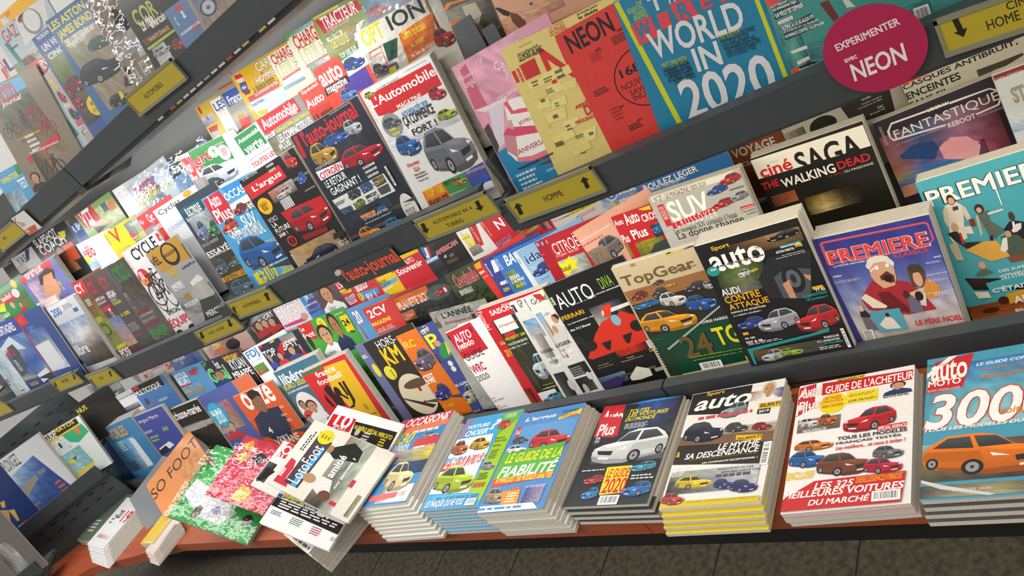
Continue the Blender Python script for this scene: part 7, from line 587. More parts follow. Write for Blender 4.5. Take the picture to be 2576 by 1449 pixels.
magazine('magazine','white offshore racing magazine with narrow black title','B',[-3.7879, 1.3054, -0.7005],[0.9873, 0.1588, -0.0099],[-0.0293, 0.2424, 0.9697],0.2496,0.3176,0.004,0,(0, 0),'e8eaec',None,0,A[17],'spare copy stacked behind the white offshore racing magazine with narrow black title')
magazine('magazine','blue multihull magazine with a black band, white title and an orange sail','B',[-3.5571, 1.299, -0.6859],[0.9876, 0.1542, -0.0285],[-0.0103, 0.2454, 0.9694],0.2496,0.3281,0.006,2,(0, 0),'4a78b0','dcd8cc',0,A[18],'spare copy stacked behind the blue multihull magazine with a black band, white title')
magazine('magazine','light blue powerboat magazine with white capitals and red tag','B',[-3.2759, 1.3476, -0.7102],[1.0, 0.0, 0.0],[0.0, 0.247, 0.969],0.2808,0.3105,0.004,0,(0, 0),'5a9ac8',None,0,A[19],'spare copy stacked behind the light blue powerboat magazine with white capitals and red tag')
magazine('magazine','dark football monthly with green letters and a bearded man in blue','B',[-3.0044, 1.3419, -0.7127],[1.0, -0.0017, -0.0068],[0.007, 0.247, 0.969],0.3016,0.3057,0.004,0,(0, 0),'2c2a34',None,0,A[20],'spare copy stacked behind the dark football monthly with green letters and a bearded man')
magazine('magazine','white pools magazine with fat blue letters over a green pitch','B',[-2.6321, 1.3064, -0.7134],[0.9852, 0.1689, 0.0307],[-0.0706, 0.2355, 0.9693],0.2496,0.3070,0.004,0,(0, 0),'e6eaee',None,0,A[21],'spare copy stacked behind the white pools magazine with fat blue letters over a green pitch')
magazine('magazine','navy football album with chunky white capitals and several players','B',[-2.5311, 1.3112, -0.7144],[0.9876, 0.1546, -0.0268],[-0.0121, 0.2451, 0.9694],0.2184,0.2999,0.004,0,(0, 0),'2e3040',None,0,A[22],'spare copy stacked behind the navy football album with chunky white capitals and several players')
magazine('magazine','green football magazine with a red corner title and three footballers','B',[-2.2698, 1.3199, -0.6977],[0.9914, 0.1265, -0.0322],[0.0, 0.247, 0.969],0.2288,0.3158,0.004,0,(0, 0),'4a9a3e',None,0,A[23],'spare copy stacked behind the green football magazine with a red corner title and three footballers')
magazine('magazine','light blue retro issue with white numerals edged in red beside the two-horse magazine','B',[-2.023, 1.334, -0.7111],[0.9979, 0.0634, -0.0162],[0.0, 0.247, 0.969],0.1976,0.3062,0.004,0,(0, 0),'5a8ec0',None,0,A[24],'spare copy stacked behind the light blue retro issue with white numerals edged in red')
magazine('magazine','very pale seaside catalogue with a turquoise wave at the left end','B',[-4.2747, 1.4279, -0.6583],[0.9999, -0.0026, -0.0101],[0.0105, 0.247, 0.969],0.3536,0.2880,0.004,0,(0, 0),'e6f0f2',None,0,A[25],'spare copy stacked behind the very pale seaside catalogue with a turquoise wave')
magazine('magazine','washed-out white and red yachting magazine under the arrow signs','B',[-3.5992, 1.3794, -0.6776],[0.9876, 0.1542, -0.0285],[-0.0103, 0.2454, 0.9694],0.2704,0.2638,0.004,0,(0, 0),'e8d4d4',None,0,A[26],'spare copy stacked behind the washed-out white and red yachting magazine under the arrow signs')
magazine('magazine','blue mountain calendar issue with white letters right of the washed-out red one','B',[-3.3328, 1.4072, -0.6769],[1.0, -0.0009, -0.0034],[0.0035, 0.247, 0.969],0.2600,0.2717,0.004,2,(0, 0),'5a6ea8','dcd8cc',0,A[27],'spare copy stacked behind the blue mountain calendar issue with white letters right of the washed-out')
magazine('magazine','rust brown desert travel issue with cream block heading, top hidden by the shelf edge','B',[-0.8733, 1.4774, -0.7276],[0.999, -0.0108, -0.0423],[0.0436, 0.2468, 0.9681],0.2392,0.1376,0.004,0,(0, 0),'8a4e2a',None,0,A[28],'spare copy stacked behind the rust brown desert travel issue with cream block heading, top hidden')
magazine('magazine','skin toned football issue with a curly haired head and small orange tag','B',[-3.0183, 1.4, -0.6769],[0.9974, 0.0697, -0.0178],[0.0, 0.247, 0.969],0.3120,0.2668,0.004,0,(0, 0),'c8a498',None,0,A[29],'spare copy stacked behind the skin toned football issue with a curly haired head and small')
magazine('magazine','black and white hi-fi magazine with a white script title and a round speaker','B',[-0.6257, 1.4439, -0.7174],[0.9877, 0.1533, -0.0319],[-0.0069, 0.2459, 0.9693],0.2236,0.1512,0.004,0,(0, 0),'b8b4a6',None,0,A[30],'spare copy stacked behind the black and white hi-fi magazine with a white script title')
magazine('magazine','cream headphone test magazine with heavy black heading and red top strip','B',[-0.3948, 1.4434, -0.7222],[0.9931, 0.1139, -0.029],[0.0, 0.247, 0.969],0.2236,0.1469,0.004,2,(0, 0),'cfcbb8','dcd8cc',0,A[31],'spare copy stacked behind the cream headphone test magazine with heavy black heading and red top')
magazine('magazine','pink magazine with a decorated birthday cake on a blue cloth','A',[-0.9715, 1.1672, -0.2316],[0.9984, 0.0451, -0.0349],[0.0227, 0.2481, 0.9685],0.2250,0.2896,0.004,0,(0, 0),'d79cb2',None,0,A[32],'spare copy stacked behind the pink magazine with a decorated birthday cake on a blue cloth')
magazine('magazine','yellow magazine copy, hindmost edge of the three sticky-note issues','A',[-0.8582, 1.1633, -0.2516],[0.9964, 0.0342, -0.0771],[0.0662, 0.2498, 0.966],0.2000,0.2618,0.004,0,(0, 0),'d8c87a',None,0,A[33],'spare copy stacked behind the yellow magazine copy, hindmost edge of the three sticky-note issues')
magazine('magazine','yellow magazine copy, middle edge of the three sticky-note issues','A',[-0.8444, 1.1593, -0.2507],[0.9964, 0.0342, -0.0771],[0.0662, 0.2498, 0.966],0.2000,0.2628,0.004,0,(0, 0),'d8c87a',None,0,A[34],'spare copy stacked behind the yellow magazine copy, middle edge of the three sticky-note issues')
magazine('magazine','pale yellow magazine covered with handwritten sticky notes','A',[-0.8308, 1.1554, -0.2497],[0.9961, 0.0329, -0.0822],[0.0714, 0.25, 0.9656],0.2300,0.2604,0.004,0,(0, 0),'dccb7c',None,0,A[35],'spare copy stacked behind the pale yellow magazine covered with handwritten sticky notes')
magazine('magazine','bright red magazine with black title and a circle announcing 168 facts','A',[-0.7425, 1.1493, -0.2727],[0.9985, 0.0468, -0.0281],[0.0157, 0.2478, 0.9687],0.2000,0.2494,0.004,0,(0, 0),'d63a34',None,0,A[36],'spare copy stacked behind the bright red magazine with black title and a circle announcing 168')
magazine('magazine','blue magazine with yellow border and huge white letters reading world in 2020','A',[-0.619, 1.1427, -0.2733],[0.9916, 0.0211, -0.1276],[0.1182, 0.2513, 0.9607],0.2350,0.2256,0.004,2,(0, 0),'1a7ea4','dcd8cc',0,A[37],'spare copy stacked behind the blue magazine with yellow border and huge white letters reading world')
magazine('magazine','teal city travel magazine with dark caption bars and an orange spine','A',[-0.4086, 1.1242, -0.3386],[0.9972, -0.0185, -0.0727],[0.075, 0.2463, 0.9663],0.2350,0.1701,0.004,2,(0, 0),'3f8f88','dcd8cc',0,A[38],'spare copy stacked behind the teal city travel magazine with dark caption bars and an orange')
magazine('magazine','green sports magazine with red name box and smiling players','A',[-3.6053, 1.2365, -0.0386],[0.9876, 0.1477, -0.0539],[0.0155, 0.2493, 0.9683],0.2800,0.3525,0.004,0,(0, 0),'2e8a46',None,0,A[39],'spare copy stacked behind the green sports magazine with red name box and smiling players')
magazine('magazine','violet blue magazine with a red banner title and a thoughtful young woman','A',[-3.2205, 1.2173, -0.0619],[0.9876, 0.1477, -0.0539],[0.0155, 0.2493, 0.9683],0.2600,0.3296,0.004,4,(0, 0),'6a6ea8','dcd8cc',0,A[40],'spare copy stacked behind the violet blue magazine with a red banner title and a thoughtful')
magazine('magazine','dark petrol magazine about electric and hybrid cars with two cars on a road','A',[-2.0113, 1.1757, -0.1546],[0.9982, 0.0434, -0.0417],[0.0296, 0.2484, 0.9682],0.2000,0.3182,0.004,0,(0, 0),'2c3a44',None,0,A[41],'spare copy stacked behind the dark petrol magazine about electric and hybrid cars with two cars')
magazine('magazine','blue weekly with red and white corner title asking which used SUV, blue SUV below','A',[-1.8882, 1.1679, -0.179],[0.9977, 0.0399, -0.0552],[0.0436, 0.249, 0.9675],0.2300,0.2887,0.004,0,(0, 0),'4aa2d8',None,0,A[42],'spare copy stacked behind the blue weekly with red and white corner title asking which used')
magazine('magazine','black motoring magazine with a red title band and red concept car','A',[-1.6925, 1.1566, -0.1918],[0.9986, 0.0499, -0.0163],[0.0035, 0.2472, 0.969],0.2250,0.2843,0.004,2,(0, 0),'1b1618','dcd8cc',0,A[43],'spare copy stacked behind the black motoring magazine with a red title band and red concept')
magazine('magazine','dark blue-black magazine with tall red title and several cars announcing a winning comeback','A',[-1.4472, 1.1649, -0.1742],[0.9985, 0.0464, -0.0298],[0.0174, 0.2478, 0.9686],0.2320,0.2993,0.004,1,(0, 0),'1e2632','dcd8cc',0,A[44],'spare copy stacked behind the dark blue-black magazine with tall red title and several cars announcing')
magazine('magazine','white magazine with red masthead and a big grey SUV, news for 2020','A',[-1.1856, 1.1577, -0.1778],[0.9974, 0.0382, -0.0619],[0.0505, 0.2492, 0.9671],0.1950,0.2907,0.004,3,(0, 0),'dcdedd','dcd8cc',0,A[45],'spare copy stacked behind the white magazine with red masthead and a big grey SUV, news')
magazine('magazine','narrow strip of a cycling magazine with red square initials over a brown forest','A',[-2.8461, 1.1771, -0.1738],[0.9983, 0.0442, -0.0383],[0.0261, 0.2482, 0.9683],0.2200,0.3281,0.004,0,(0, 0),'6a4a30',None,0,A[46],'spare copy stacked behind the narrow strip of a cycling magazine with red square initials')
magazine('magazine','dark wrapped cycling issue with red C, left of the two grey wrapped copies','A',[-2.7608, 1.1741, -0.1842],[0.9983, 0.0442, -0.0383],[0.0261, 0.2482, 0.9683],0.2200,0.3175,0.004,0,(0, 0),'5a3a3c',None,0,A[47],'spare copy stacked behind the dark wrapped cycling issue with red C, left of the two')
magazine('magazine','grey wrapped cycling issue with red letters between a dark copy and the green-titled front','A',[-2.6672, 1.1728, -0.1896],[0.998, 0.0421, -0.0467],[0.0349, 0.2486, 0.968],0.2200,0.3101,0.004,0,(0, 0),'4e4a4c',None,0,A[48],'spare copy stacked behind the grey wrapped cycling issue with red letters between a dark copy')
magazine('magazine','grey wrapped cycling magazine with a bright green title and red subtitle','A',[-2.5708, 1.1722, -0.193],[1.0, 0.0009, 0.0034],[-0.0035, 0.247, 0.969],0.2200,0.3168,0.004,0,(0, 0),'7c7878',None,1,A[49],'spare copy stacked behind the grey wrapped cycling magazine with a bright green title and red')
magazine('magazine','white magazine with black title and a black racing bicycle, red price bubble','A',[-2.4177, 1.17, -0.1821],[1.0, 0.0013, 0.0051],[-0.0052, 0.247, 0.969],0.2500,0.3281,0.004,0,(0, 0),'dedddc',None,0,A[50],'spare copy stacked behind the white magazine with black title and a black racing bicycle, red')
magazine('magazine','grey-toned magazine with black lettering on an ochre square and a rider portrait','A',[-2.2893, 1.1554, -0.2198],[0.9999, 0.0034, 0.0135],[-0.014, 0.247, 0.9689],0.2100,0.2892,0.004,0,(0, 0),'9c9c9e',None,0,A[51],'spare copy stacked behind the grey-toned magazine with black lettering on an ochre square')
magazine('magazine','thick pale pink and white magazine with bent pages beside the dark gap','A',[-3.1866, 1.1786, -0.1647],[0.9973, 0.0377, -0.0636],[0.0523, 0.2493, 0.967],0.1600,0.3362,0.008,0,(0, 0),'ddd0d0',None,0,A[52],'spare copy stacked behind the thick pale pink and white magazine with bent pages')
magazine('magazine','pale blue mountain magazine with blue numerals and white heading over snowy peaks','A',[-3.0849, 1.1514, -0.1921],[0.9976, 0.0395, -0.0569],[0.0453, 0.249, 0.9674],0.2200,0.3054,0.012,1,(0, 0),'c8ccd2','dcd8cc',0,A[53],'spare copy stacked behind the pale blue mountain magazine with blue numerals and white heading')
magazine('magazine','icy pale blue magazine with small red captions at the far left of its shelf','A',[-3.909, 1.182, -0.1026],[0.9971, 0.0368, -0.067],[0.0557, 0.2494, 0.9668],0.3000,0.3541,0.004,0,(0, 0),'b8ccd6',None,0,A[54],'spare copy stacked behind the icy pale blue magazine with small red captions at the far')
magazine('magazine','deep blue mountaineering magazine with white title over a sharp snowy ridge','A',[-3.7266, 1.1754, -0.1352],[0.9964, 0.0342, -0.0771],[0.0662, 0.2498, 0.966],0.2700,0.3198,0.004,0,(0, 0),'2c4a96',None,0,A[55],'spare copy stacked behind the deep blue mountaineering magazine with white title over a sharp snowy')
magazine('magazine','blue and white ski magazine with a red top corner left of the dark gap','A',[-3.3768, 1.1573, -0.1531],[0.9961, 0.0329, -0.0822],[0.0714, 0.25, 0.9656],0.2400,0.3026,0.004,0,(0, 0),'35508e',None,0,A[56],'spare copy stacked behind the blue and white ski magazine with a red top corner')
magazine('magazine','white magazine with red lowercase cycling word inside a rounded shape','A',[-2.7474, 1.2451, -0.0907],[0.9848, 0.1322, -0.1129],[0.0758, 0.2579, 0.9632],0.2000,0.3288,0.004,0,(0, 0),'f0eef0',None,0,A[57],'spare copy stacked behind the white magazine with red lowercase cycling word inside a rounded shape')
magazine('magazine','yellow cycling issue with a red V turned sideways under bright glare','A',[-2.5545, 1.2427, -0.1125],[0.9875, 0.1464, -0.0589],[0.0207, 0.2501, 0.968],0.1800,0.3170,0.004,0,(0, 0),'e8c018',None,0,A[58],'spare copy stacked behind the yellow cycling issue with a red V turned sideways under bright')
magazine('magazine','pale forest cycling issue with yellow bottom lettering left of the red twin titles','A',[-2.4378, 1.2527, -0.1265],[1.0, 0.0017, 0.0068],[-0.007, 0.247, 0.969],0.1800,0.3132,0.004,0,(0, 0),'9aa090',None,0,A[59],'spare copy stacked behind the pale forest cycling issue with yellow bottom lettering')
magazine('magazine','red square titled cycling issue, partly hidden left of its twin','A',[-2.3382, 1.2457, -0.1325],[0.9999, 0.0127, -0.0032],[0.0, 0.247, 0.969],0.1800,0.3064,0.004,0,(0, 0),'c0262e',None,0,A[60],'spare copy stacked behind the red square titled cycling issue, partly hidden left of its twin')
magazine('magazine','red square titled cycling issue under the tall serif lettered one','A',[-2.2849, 1.2406, -0.1361],[0.9997, 0.0056, 0.022],[-0.0227, 0.2469, 0.9688],0.1800,0.3034,0.004,0,(0, 0),'c4282e',None,0,A[61],'spare copy stacked behind the red square titled cycling issue under the tall serif lettered one')
magazine('magazine','pale grey magazine with black elegant serif title and an orange disc','A',[-2.1951, 1.2193, -0.1412],[0.9877, 0.1503, -0.0437],[0.0052, 0.2478, 0.9688],0.2100,0.2887,0.004,0,(0, 0),'d2d6da',None,0,A[62],'spare copy stacked behind the pale grey magazine with black elegant serif title and an orange')
magazine('magazine','dark grey martial arts magazine with white letters at the photo edge','A',[-3.4835, 1.3245, 0.043],[0.9863, 0.1385, -0.0893],[0.0517, 0.2546, 0.9657],0.2800,0.3552,0.004,0,(0, 0),'3a3a3a',None,0,A[63],'spare copy stacked behind the dark grey martial arts magazine with white letters at the photo')
magazine('magazine','white magazine with thin dark letters peeking over the red banner issue','A',[-3.3972, 1.3234, 0.0043],[0.987, 0.1424, -0.0741],[0.0362, 0.2524, 0.9669],0.2000,0.3252,0.004,0,(0, 0),'eceae8',None,0,A[64],'spare copy stacked behind the white magazine with thin dark letters peeking over the red banner')
magazine('magazine','black sports coach magazine with white capitals and a bare-chested man','A',[-3.121, 1.3034, 0.0062],[0.987, 0.1424, -0.0741],[0.0362, 0.2524, 0.9669],0.2500,0.3234,0.004,4,(0, 0),'26282a','dcd8cc',0,A[65],'spare copy stacked behind the black sports coach magazine with white capitals and a bare-chested man')
magazine('magazine','blue cycling magazine edge with white script beside the green trail issue','A',[-2.8942, 1.3307, -0.0422],[0.9993, 0.0091, 0.0355],[-0.0366, 0.2468, 0.9684],0.2000,0.3282,0.004,0,(0, 0),'2c5098',None,0,A[66],'spare copy stacked behind the blue cycling magazine edge with white script beside the green trail')
magazine('magazine','bright green trail magazine with a slanted red and white title and a rider','A',[-2.7572, 1.3217, -0.0222],[0.9877, 0.1503, -0.0437],[0.0052, 0.2478, 0.9688],0.2200,0.3387,0.004,0,(0, 0),'88a860',None,0,A[67],'spare copy stacked behind the bright green trail magazine with a slanted red and white title')
magazine('magazine','overexposed white mountain bike issue tucked left of the sky blue front copy','A',[-2.4687, 1.3265, -0.0347],[0.9871, 0.1429, -0.0724],[0.0345, 0.2521, 0.9671],0.2000,0.3214,0.004,0,(0, 0),'f0f0f0',None,0,A[68],'spare copy stacked behind the overexposed white mountain bike issue tucked left of the sky blue')
magazine('magazine','pale sky mountain bike magazine with outlined title and red fork test heading','A',[-2.3982, 1.3295, -0.0464],[0.9997, 0.0254, -0.0065],[0.0, 0.247, 0.969],0.2600,0.3219,0.004,0,(0, 0),'dce8f0',None,1,A[69],'spare copy stacked behind the pale sky mountain bike magazine with outlined title and red fork')
magazine('magazine','light blue cycling magazine with a white and yellow word under crinkled film','A',[-2.1438, 1.3163, -0.0748],[0.9877, 0.1512, -0.0403],[0.0017, 0.2473, 0.9689],0.2000,0.2861,0.004,0,(0, 0),'90b4e0',None,1,A[70],'spare copy stacked behind the light blue cycling magazine with a white and yellow word')
magazine('magazine','yellow-cornered childrens-style road history issue numbered 65','A',[-1.8556, 1.3262, -0.0068],[0.9859, 0.1367, -0.096],[0.0586, 0.2556, 0.965],0.2000,0.3160,0.004,0,(0, 0),'e6c048',None,0,A[71],'spare copy stacked behind the yellow-cornered childrens-style road history issue numbered 65')
magazine('magazine','white magazine with blue capitals beside the orange topped issue','A',[-1.7712, 1.311, -0.018],[0.9865, 0.1393, -0.0859],[0.0482, 0.2541, 0.966],0.2000,0.3062,0.004,3,(0, 0),'eeeeea','dcd8cc',0,A[72],'spare copy stacked behind the white magazine with blue capitals beside the orange topped issue')
magazine('magazine','grey magazine with a blue name box and an orange strip along its top','A',[-1.7226, 1.3172, -0.0051],[0.9833, 0.1277, -0.1297],[0.0929, 0.2602, 0.9611],0.2000,0.3121,0.004,0,(0, 0),'9a9a92',None,0,A[73],'spare copy stacked behind the grey magazine with a blue name box and an orange strip')
magazine('magazine','yellow magazine with bold outlined lettering above a white truck page','A',[-1.6568, 1.3234, -0.0038],[0.9857, 0.1358, -0.0994],[0.062, 0.256, 0.9647],0.2150,0.3170,0.004,0,(0, 0),'e8b81c',None,0,A[74],'spare copy stacked behind the yellow magazine with bold outlined lettering above a white truck page')
magazine('magazine','cream magazine copy with red and cream capitals, left of its taller twin','A',[-1.5099, 1.3225, -0.0213],[0.9859, 0.1367, -0.096],[0.0586, 0.2556, 0.965],0.2000,0.3010,0.004,0,(0, 0),'f0ecd0',None,0,A[75],'spare copy stacked behind the cream magazine copy with red and cream capitals')
magazine('magazine','white car weekly with a green corner, red word and pale grey car','A',[-1.9319, 1.2398, -0.0698],[0.983, 0.1268, -0.133],[0.0964, 0.2606, 0.9606],0.2200,0.3143,0.004,0,(0, 0),'e4e6e6',None,0,A[76],'spare copy stacked behind the white car weekly with a green corner, red word and pale')
magazine('magazine','white magazine with a green title box announcing new models','A',[-1.6873, 1.2265, -0.1118],[0.9945, 0.1013, -0.0258],[0.0, 0.247, 0.969],0.2000,0.2931,0.004,4,(0, 0),'e8e8e4','dcd8cc',0,A[77],'spare copy stacked behind the white magazine with a green title box announcing new models')
magazine('magazine','grey magazine with a red title box and yellow line about compact cars','A',[-1.5796, 1.2286, -0.1102],[0.9873, 0.1451, -0.064],[0.0259, 0.2509, 0.9677],0.2100,0.2866,0.004,0,(0, 0),'8a8c8a',None,0,A[78],'spare copy stacked behind the grey magazine with a red title box and yellow line about')
magazine('magazine','red magazine with a white two-word heading and big money saving tip line','A',[-1.4071, 1.2313, -0.1158],[0.9877, 0.1494, -0.0471],[0.0086, 0.2483, 0.9686],0.2000,0.2847,0.004,0,(0, 0),'c8463a',None,0,A[79],'spare copy stacked behind the red magazine with a white two-word heading and big money saving')
magazine('magazine','red title block magazine with white lowercase word and black tag, blue and purple cars below','A',[-1.3311, 1.2361, -0.0969],[0.9867, 0.1407, -0.0809],[0.0431, 0.2534, 0.9664],0.2000,0.2979,0.004,0,(0, 0),'d04436',None,0,A[80],'spare copy stacked behind the red title block magazine with white lowercase word and black tag')
magazine('magazine','white-wrapped bundle with yellow and black title and an orange special-offer sticker','A',[-1.1555, 1.2193, -0.0884],[0.9849, 0.1326, -0.1112],[0.0741, 0.2577, 0.9634],0.2150,0.2996,0.005,3,(0, 0),'e4e2da','dcd8cc',1,A[81],'spare copy stacked behind the white-wrapped bundle with yellow and black title and an orange special-offer')
magazine('magazine','cream magazine with red and cream capitals and blue road scene, taller of two twins','A',[-1.4235, 1.3248, -0.0123],[0.9836, 0.1286, -0.1263],[0.0895, 0.2597, 0.9615],0.2000,0.3052,0.004,0,(0, 0),'f0ecd0',None,0,A[82],'spare copy stacked behind the cream magazine with red and cream capitals and blue road scene')
magazine('magazine','green field tractor magazine with a red title bar and yellow trial heading','A',[-1.3206, 1.3213, -0.0197],[0.9821, 0.1245, -0.1414],[0.105, 0.2617, 0.9594],0.2100,0.2935,0.004,0,(0, 0),'8a9a50',None,0,A[83],'spare copy stacked behind the green field tractor magazine with a red title bar and yellow')
magazine('magazine','magazine showing a red tractor on its upper half next to the red title bar issue','A',[-1.1796, 1.3133, -0.0573],[0.9842, 0.1304, -0.1196],[0.0826, 0.2588, 0.9624],0.2000,0.2595,0.004,0,(0, 0),'5a7088',None,0,A[84],'spare copy stacked behind the magazine showing a red tractor on its upper half next to')
magazine('magazine','dark magazine with a camouflaged figure under an orange arc, left of the revolver issue','A',[-0.9502, 1.2407, -0.1214],[0.9781, 0.1157, -0.1731],[0.1375, 0.2657, 0.9542],0.2100,0.3063,0.004,0,(0, 0),'5a5040',None,0,A[85],'spare copy stacked behind the dark magazine with a camouflaged figure under an orange arc')
magazine('magazine','sand coloured magazine showing a hand holding a revolver over desert ground','A',[-0.8488, 1.2281, -0.1581],[0.9821, 0.1245, -0.1414],[0.105, 0.2617, 0.9594],0.2300,0.2703,0.004,0,(0, 0),'d4a084',None,0,A[86],'spare copy stacked behind the sand coloured magazine showing a hand holding a revolver over desert')
magazine('magazine','yellow and white magazine corner at the extreme upper left of the top shelf','Z',[-2.1643, 1.28, 0.4556],[0.9849, 0.1326, -0.1112],[0.0741, 0.2577, 0.9634],0.2000,0.3491,0.004,0,(0, 0),'e8b02c',None,0,A[87],'spare copy stacked behind the yellow and white magazine corner at the extreme upper')
magazine('magazine','white magazine with a big purple letter and red streaks at the left frame edge','Z',[-2.1085, 1.1817, 0.4026],[0.9669, 0.2129, -0.1406],[0.0812, 0.2657, 0.9606],0.2000,0.3617,0.004,0,(0, 0),'d8d4d0',None,0,A[88],'spare copy stacked behind the white magazine with a big purple letter and red streaks')
magazine('magazine','pale magazine with thin red capitals, red roadster and green spine on the top shelf','Z',[-2.0383, 1.1799, 0.4054],[0.9679, 0.2166, -0.1272],[0.0677, 0.2628, 0.9625],0.2100,0.3654,0.004,0,(0, 0),'b4c4cc',None,0,A[89],'spare copy stacked behind the pale magazine with thin red capitals, red roadster and green spine')
magazine('magazine','pinkish classic car guide with yellow 175 and small red cars','Z',[-1.9707, 1.1552, 0.2626],[0.9702, 0.2318, -0.0699],[0.0102, 0.2494, 0.9683],0.1400,0.2332,0.004,0,(0, 0),'b8a8a4',None,0,A[90],'spare copy stacked behind the pinkish classic car guide with yellow 175 and small red cars')
magazine('magazine','motorcycle weekly with red bubble letters and a pack of riders on a road','Z',[-2.1942, 1.1177, 0.3409],[0.9583, 0.1929, -0.2106],[0.1518, 0.2806, 0.9477],0.2300,0.2801,0.004,0,(0, 0),'857868',None,0,A[91],'spare copy stacked behind the motorcycle weekly with red bubble letters and a pack of riders')
magazine('magazine','blue topped classic car magazine about five marques with a dark red roadster','Z',[-1.9061, 1.163, 0.3293],[0.9693, 0.223, -0.1037],[0.044, 0.2574, 0.9653],0.2000,0.2916,0.004,0,(0, 0),'34559a',None,0,A[92],'spare copy stacked behind the blue topped classic car magazine about five marques with a dark')
magazine('magazine','classic car magazine with bold yellow capitals over dark green coupes','Z',[-1.8009, 1.1546, 0.3259],[0.9676, 0.2152, -0.1322],[0.0728, 0.2639, 0.9618],0.2300,0.2791,0.004,0,(0, 0),'3a6a9c',None,0,A[93],'spare copy stacked behind the classic car magazine with bold yellow capitals over dark green coupes')
magazine('magazine','magazine with a castle courtyard, barcoded lower edge and clear film','Z',[-1.6226, 1.1442, 0.2848],[0.9661, 0.2106, -0.149],[0.0896, 0.2676, 0.9594],0.2300,0.2330,0.004,0,(0, 0),'a89c94',None,1,A[94],'spare copy stacked behind the magazine with a castle courtyard, barcoded lower edge and clear film')
magazine('magazine','black american dream car magazine with green stencil letters and cream script','Z',[-1.536, 1.1378, 0.2402],[0.9687, 0.2198, -0.1154],[0.0559, 0.2601, 0.964],0.2100,0.1960,0.004,0,(0, 0),'20221f',None,0,A[95],'spare copy stacked behind the black american dream car magazine with green stencil letters and cream')
magazine('magazine','steel blue guide with white lowercase letters and red price print','Z',[-1.434, 1.1309, 0.164],[0.9699, 0.227, -0.0885],[0.0288, 0.2538, 0.9668],0.1600,0.1271,0.004,0,(0, 0),'5a7ea8',None,0,A[96],'spare copy stacked behind the steel blue guide with white lowercase letters and red price print')
magazine('magazine','brown toned magazine with a spoked wheel of a blue vintage car','Z',[-1.3299, 1.1111, 0.155],[0.9683, 0.218, -0.1222],[0.0626, 0.2616, 0.9631],0.2300,0.1037,0.004,0,(0, 0),'9a8c80',None,0,A[97],'spare copy stacked behind the brown toned magazine with a spoked wheel of a blue vintage')
magazine('magazine','blue and yellow motorcycle guide with white word and green flag above the shelf edge','Z',[-2.5175, 1.1294, 0.1976],[0.9655, 0.2087, -0.1557],[0.0964, 0.2691, 0.9583],0.2000,0.1455,0.004,0,(0, 0),'50a0d0',None,0,A[98],'spare copy stacked behind the blue and yellow motorcycle guide with white word and green flag')
magazine('magazine','dark team magazine with a row of players in red shirts','B',[-2.6206, 1.3916, -0.669],[0.9755, 0.1884, 0.1134],[-0.1545, 0.2202, 0.9631],0.2080,0.2824,0.004,0,(0, 0),'2a2426',None,0,A[99],'spare copy stacked behind the dark team magazine with a row of players in red shirts')
magazine('magazine','white rugby magazine with black and white capitals and pink lower edge','B',[-2.4316, 1.3975, -0.6459],[0.9877, 0.1516, -0.0386],[0.0, 0.247, 0.969],0.2080,0.2963,0.004,0,(0, 0),'e8e2e6',None,0,A[100],'spare copy stacked behind the white rugby magazine with black and white capitals and pink lower')
magazine('magazine','light blue club magazine with white initials beside the white-shirted player','B',[-2.2621, 1.4005, -0.6342],[0.9875, 0.1559, -0.0217],[-0.0172, 0.2443, 0.9695],0.2080,0.3118,0.004,0,(0, 0),'3a84c8',None,0,A[101],'spare copy stacked behind the light blue club magazine with white initials beside the white-shirted player')
magazine('magazine','dull plum football issue with a dark haired player in a white shirt','B',[-2.1943, 1.4058, -0.636],[1.0, -0.0009, -0.0034],[0.0035, 0.247, 0.969],0.2080,0.3140,0.004,0,(0, 0),'56404a',None,0,A[102],'spare copy stacked behind the dull plum football issue with a dark haired player')
magazine('magazine','red car newspaper-style issue with white script name above a grey class line','B',[-2.0498, 1.3921, -0.6304],[0.9846, 0.1705, 0.0375],[-0.0775, 0.2343, 0.9691],0.1976,0.3205,0.004,0,(0, 0),'c22834',None,0,A[103],'spare copy stacked behind the red car newspaper-style issue with white script name above a grey')
magazine('magazine','red boxed practical car magazine with white word and blue strip with 1 euro disc','B',[-1.9897, 1.39, -0.6581],[0.9867, 0.1626, 0.0054],[-0.0448, 0.2399, 0.9698],0.1976,0.2917,0.004,0,(0, 0),'c83438',None,0,A[104],'spare copy stacked behind the red boxed practical car magazine with white word and blue strip')
magazine('magazine','yellow car test issue with big red letters and a light blue strip','B',[-1.8814, 1.3964, -0.6568],[0.9845, 0.1709, 0.0392],[-0.0792, 0.234, 0.969],0.1976,0.2933,0.004,0,(0, 0),'e8c41e',None,0,A[105],'spare copy stacked behind the yellow car test issue with big red letters and a light')
magazine('magazine','red nostalgic car issue with white two-line title','B',[-1.7856, 1.3942, -0.6588],[0.9876, 0.1554, -0.0234],[-0.0155, 0.2446, 0.9695],0.2080,0.2860,0.004,0,(0, 0),'c42834',None,0,A[106],'spare copy stacked behind the red nostalgic car issue with white two-line title')
magazine('magazine','black american car issue with a tricolour chrome emblem and blue strip','B',[-1.6545, 1.3992, -0.6394],[0.9838, 0.1729, 0.0477],[-0.0878, 0.2325, 0.9686],0.2080,0.3114,0.004,0,(0, 0),'26282e',None,0,A[107],'spare copy stacked behind the black american car issue with a tricolour chrome emblem and blue')
magazine('magazine','black american magazine with red outlined capitals and number 47','B',[-1.5998, 1.395, -0.6558],[0.9836, 0.1733, 0.0493],[-0.0895, 0.2322, 0.9685],0.2080,0.2945,0.004,0,(0, 0),'1e1c1c',None,0,A[108],'spare copy stacked behind the black american magazine with red outlined capitals and number 47')
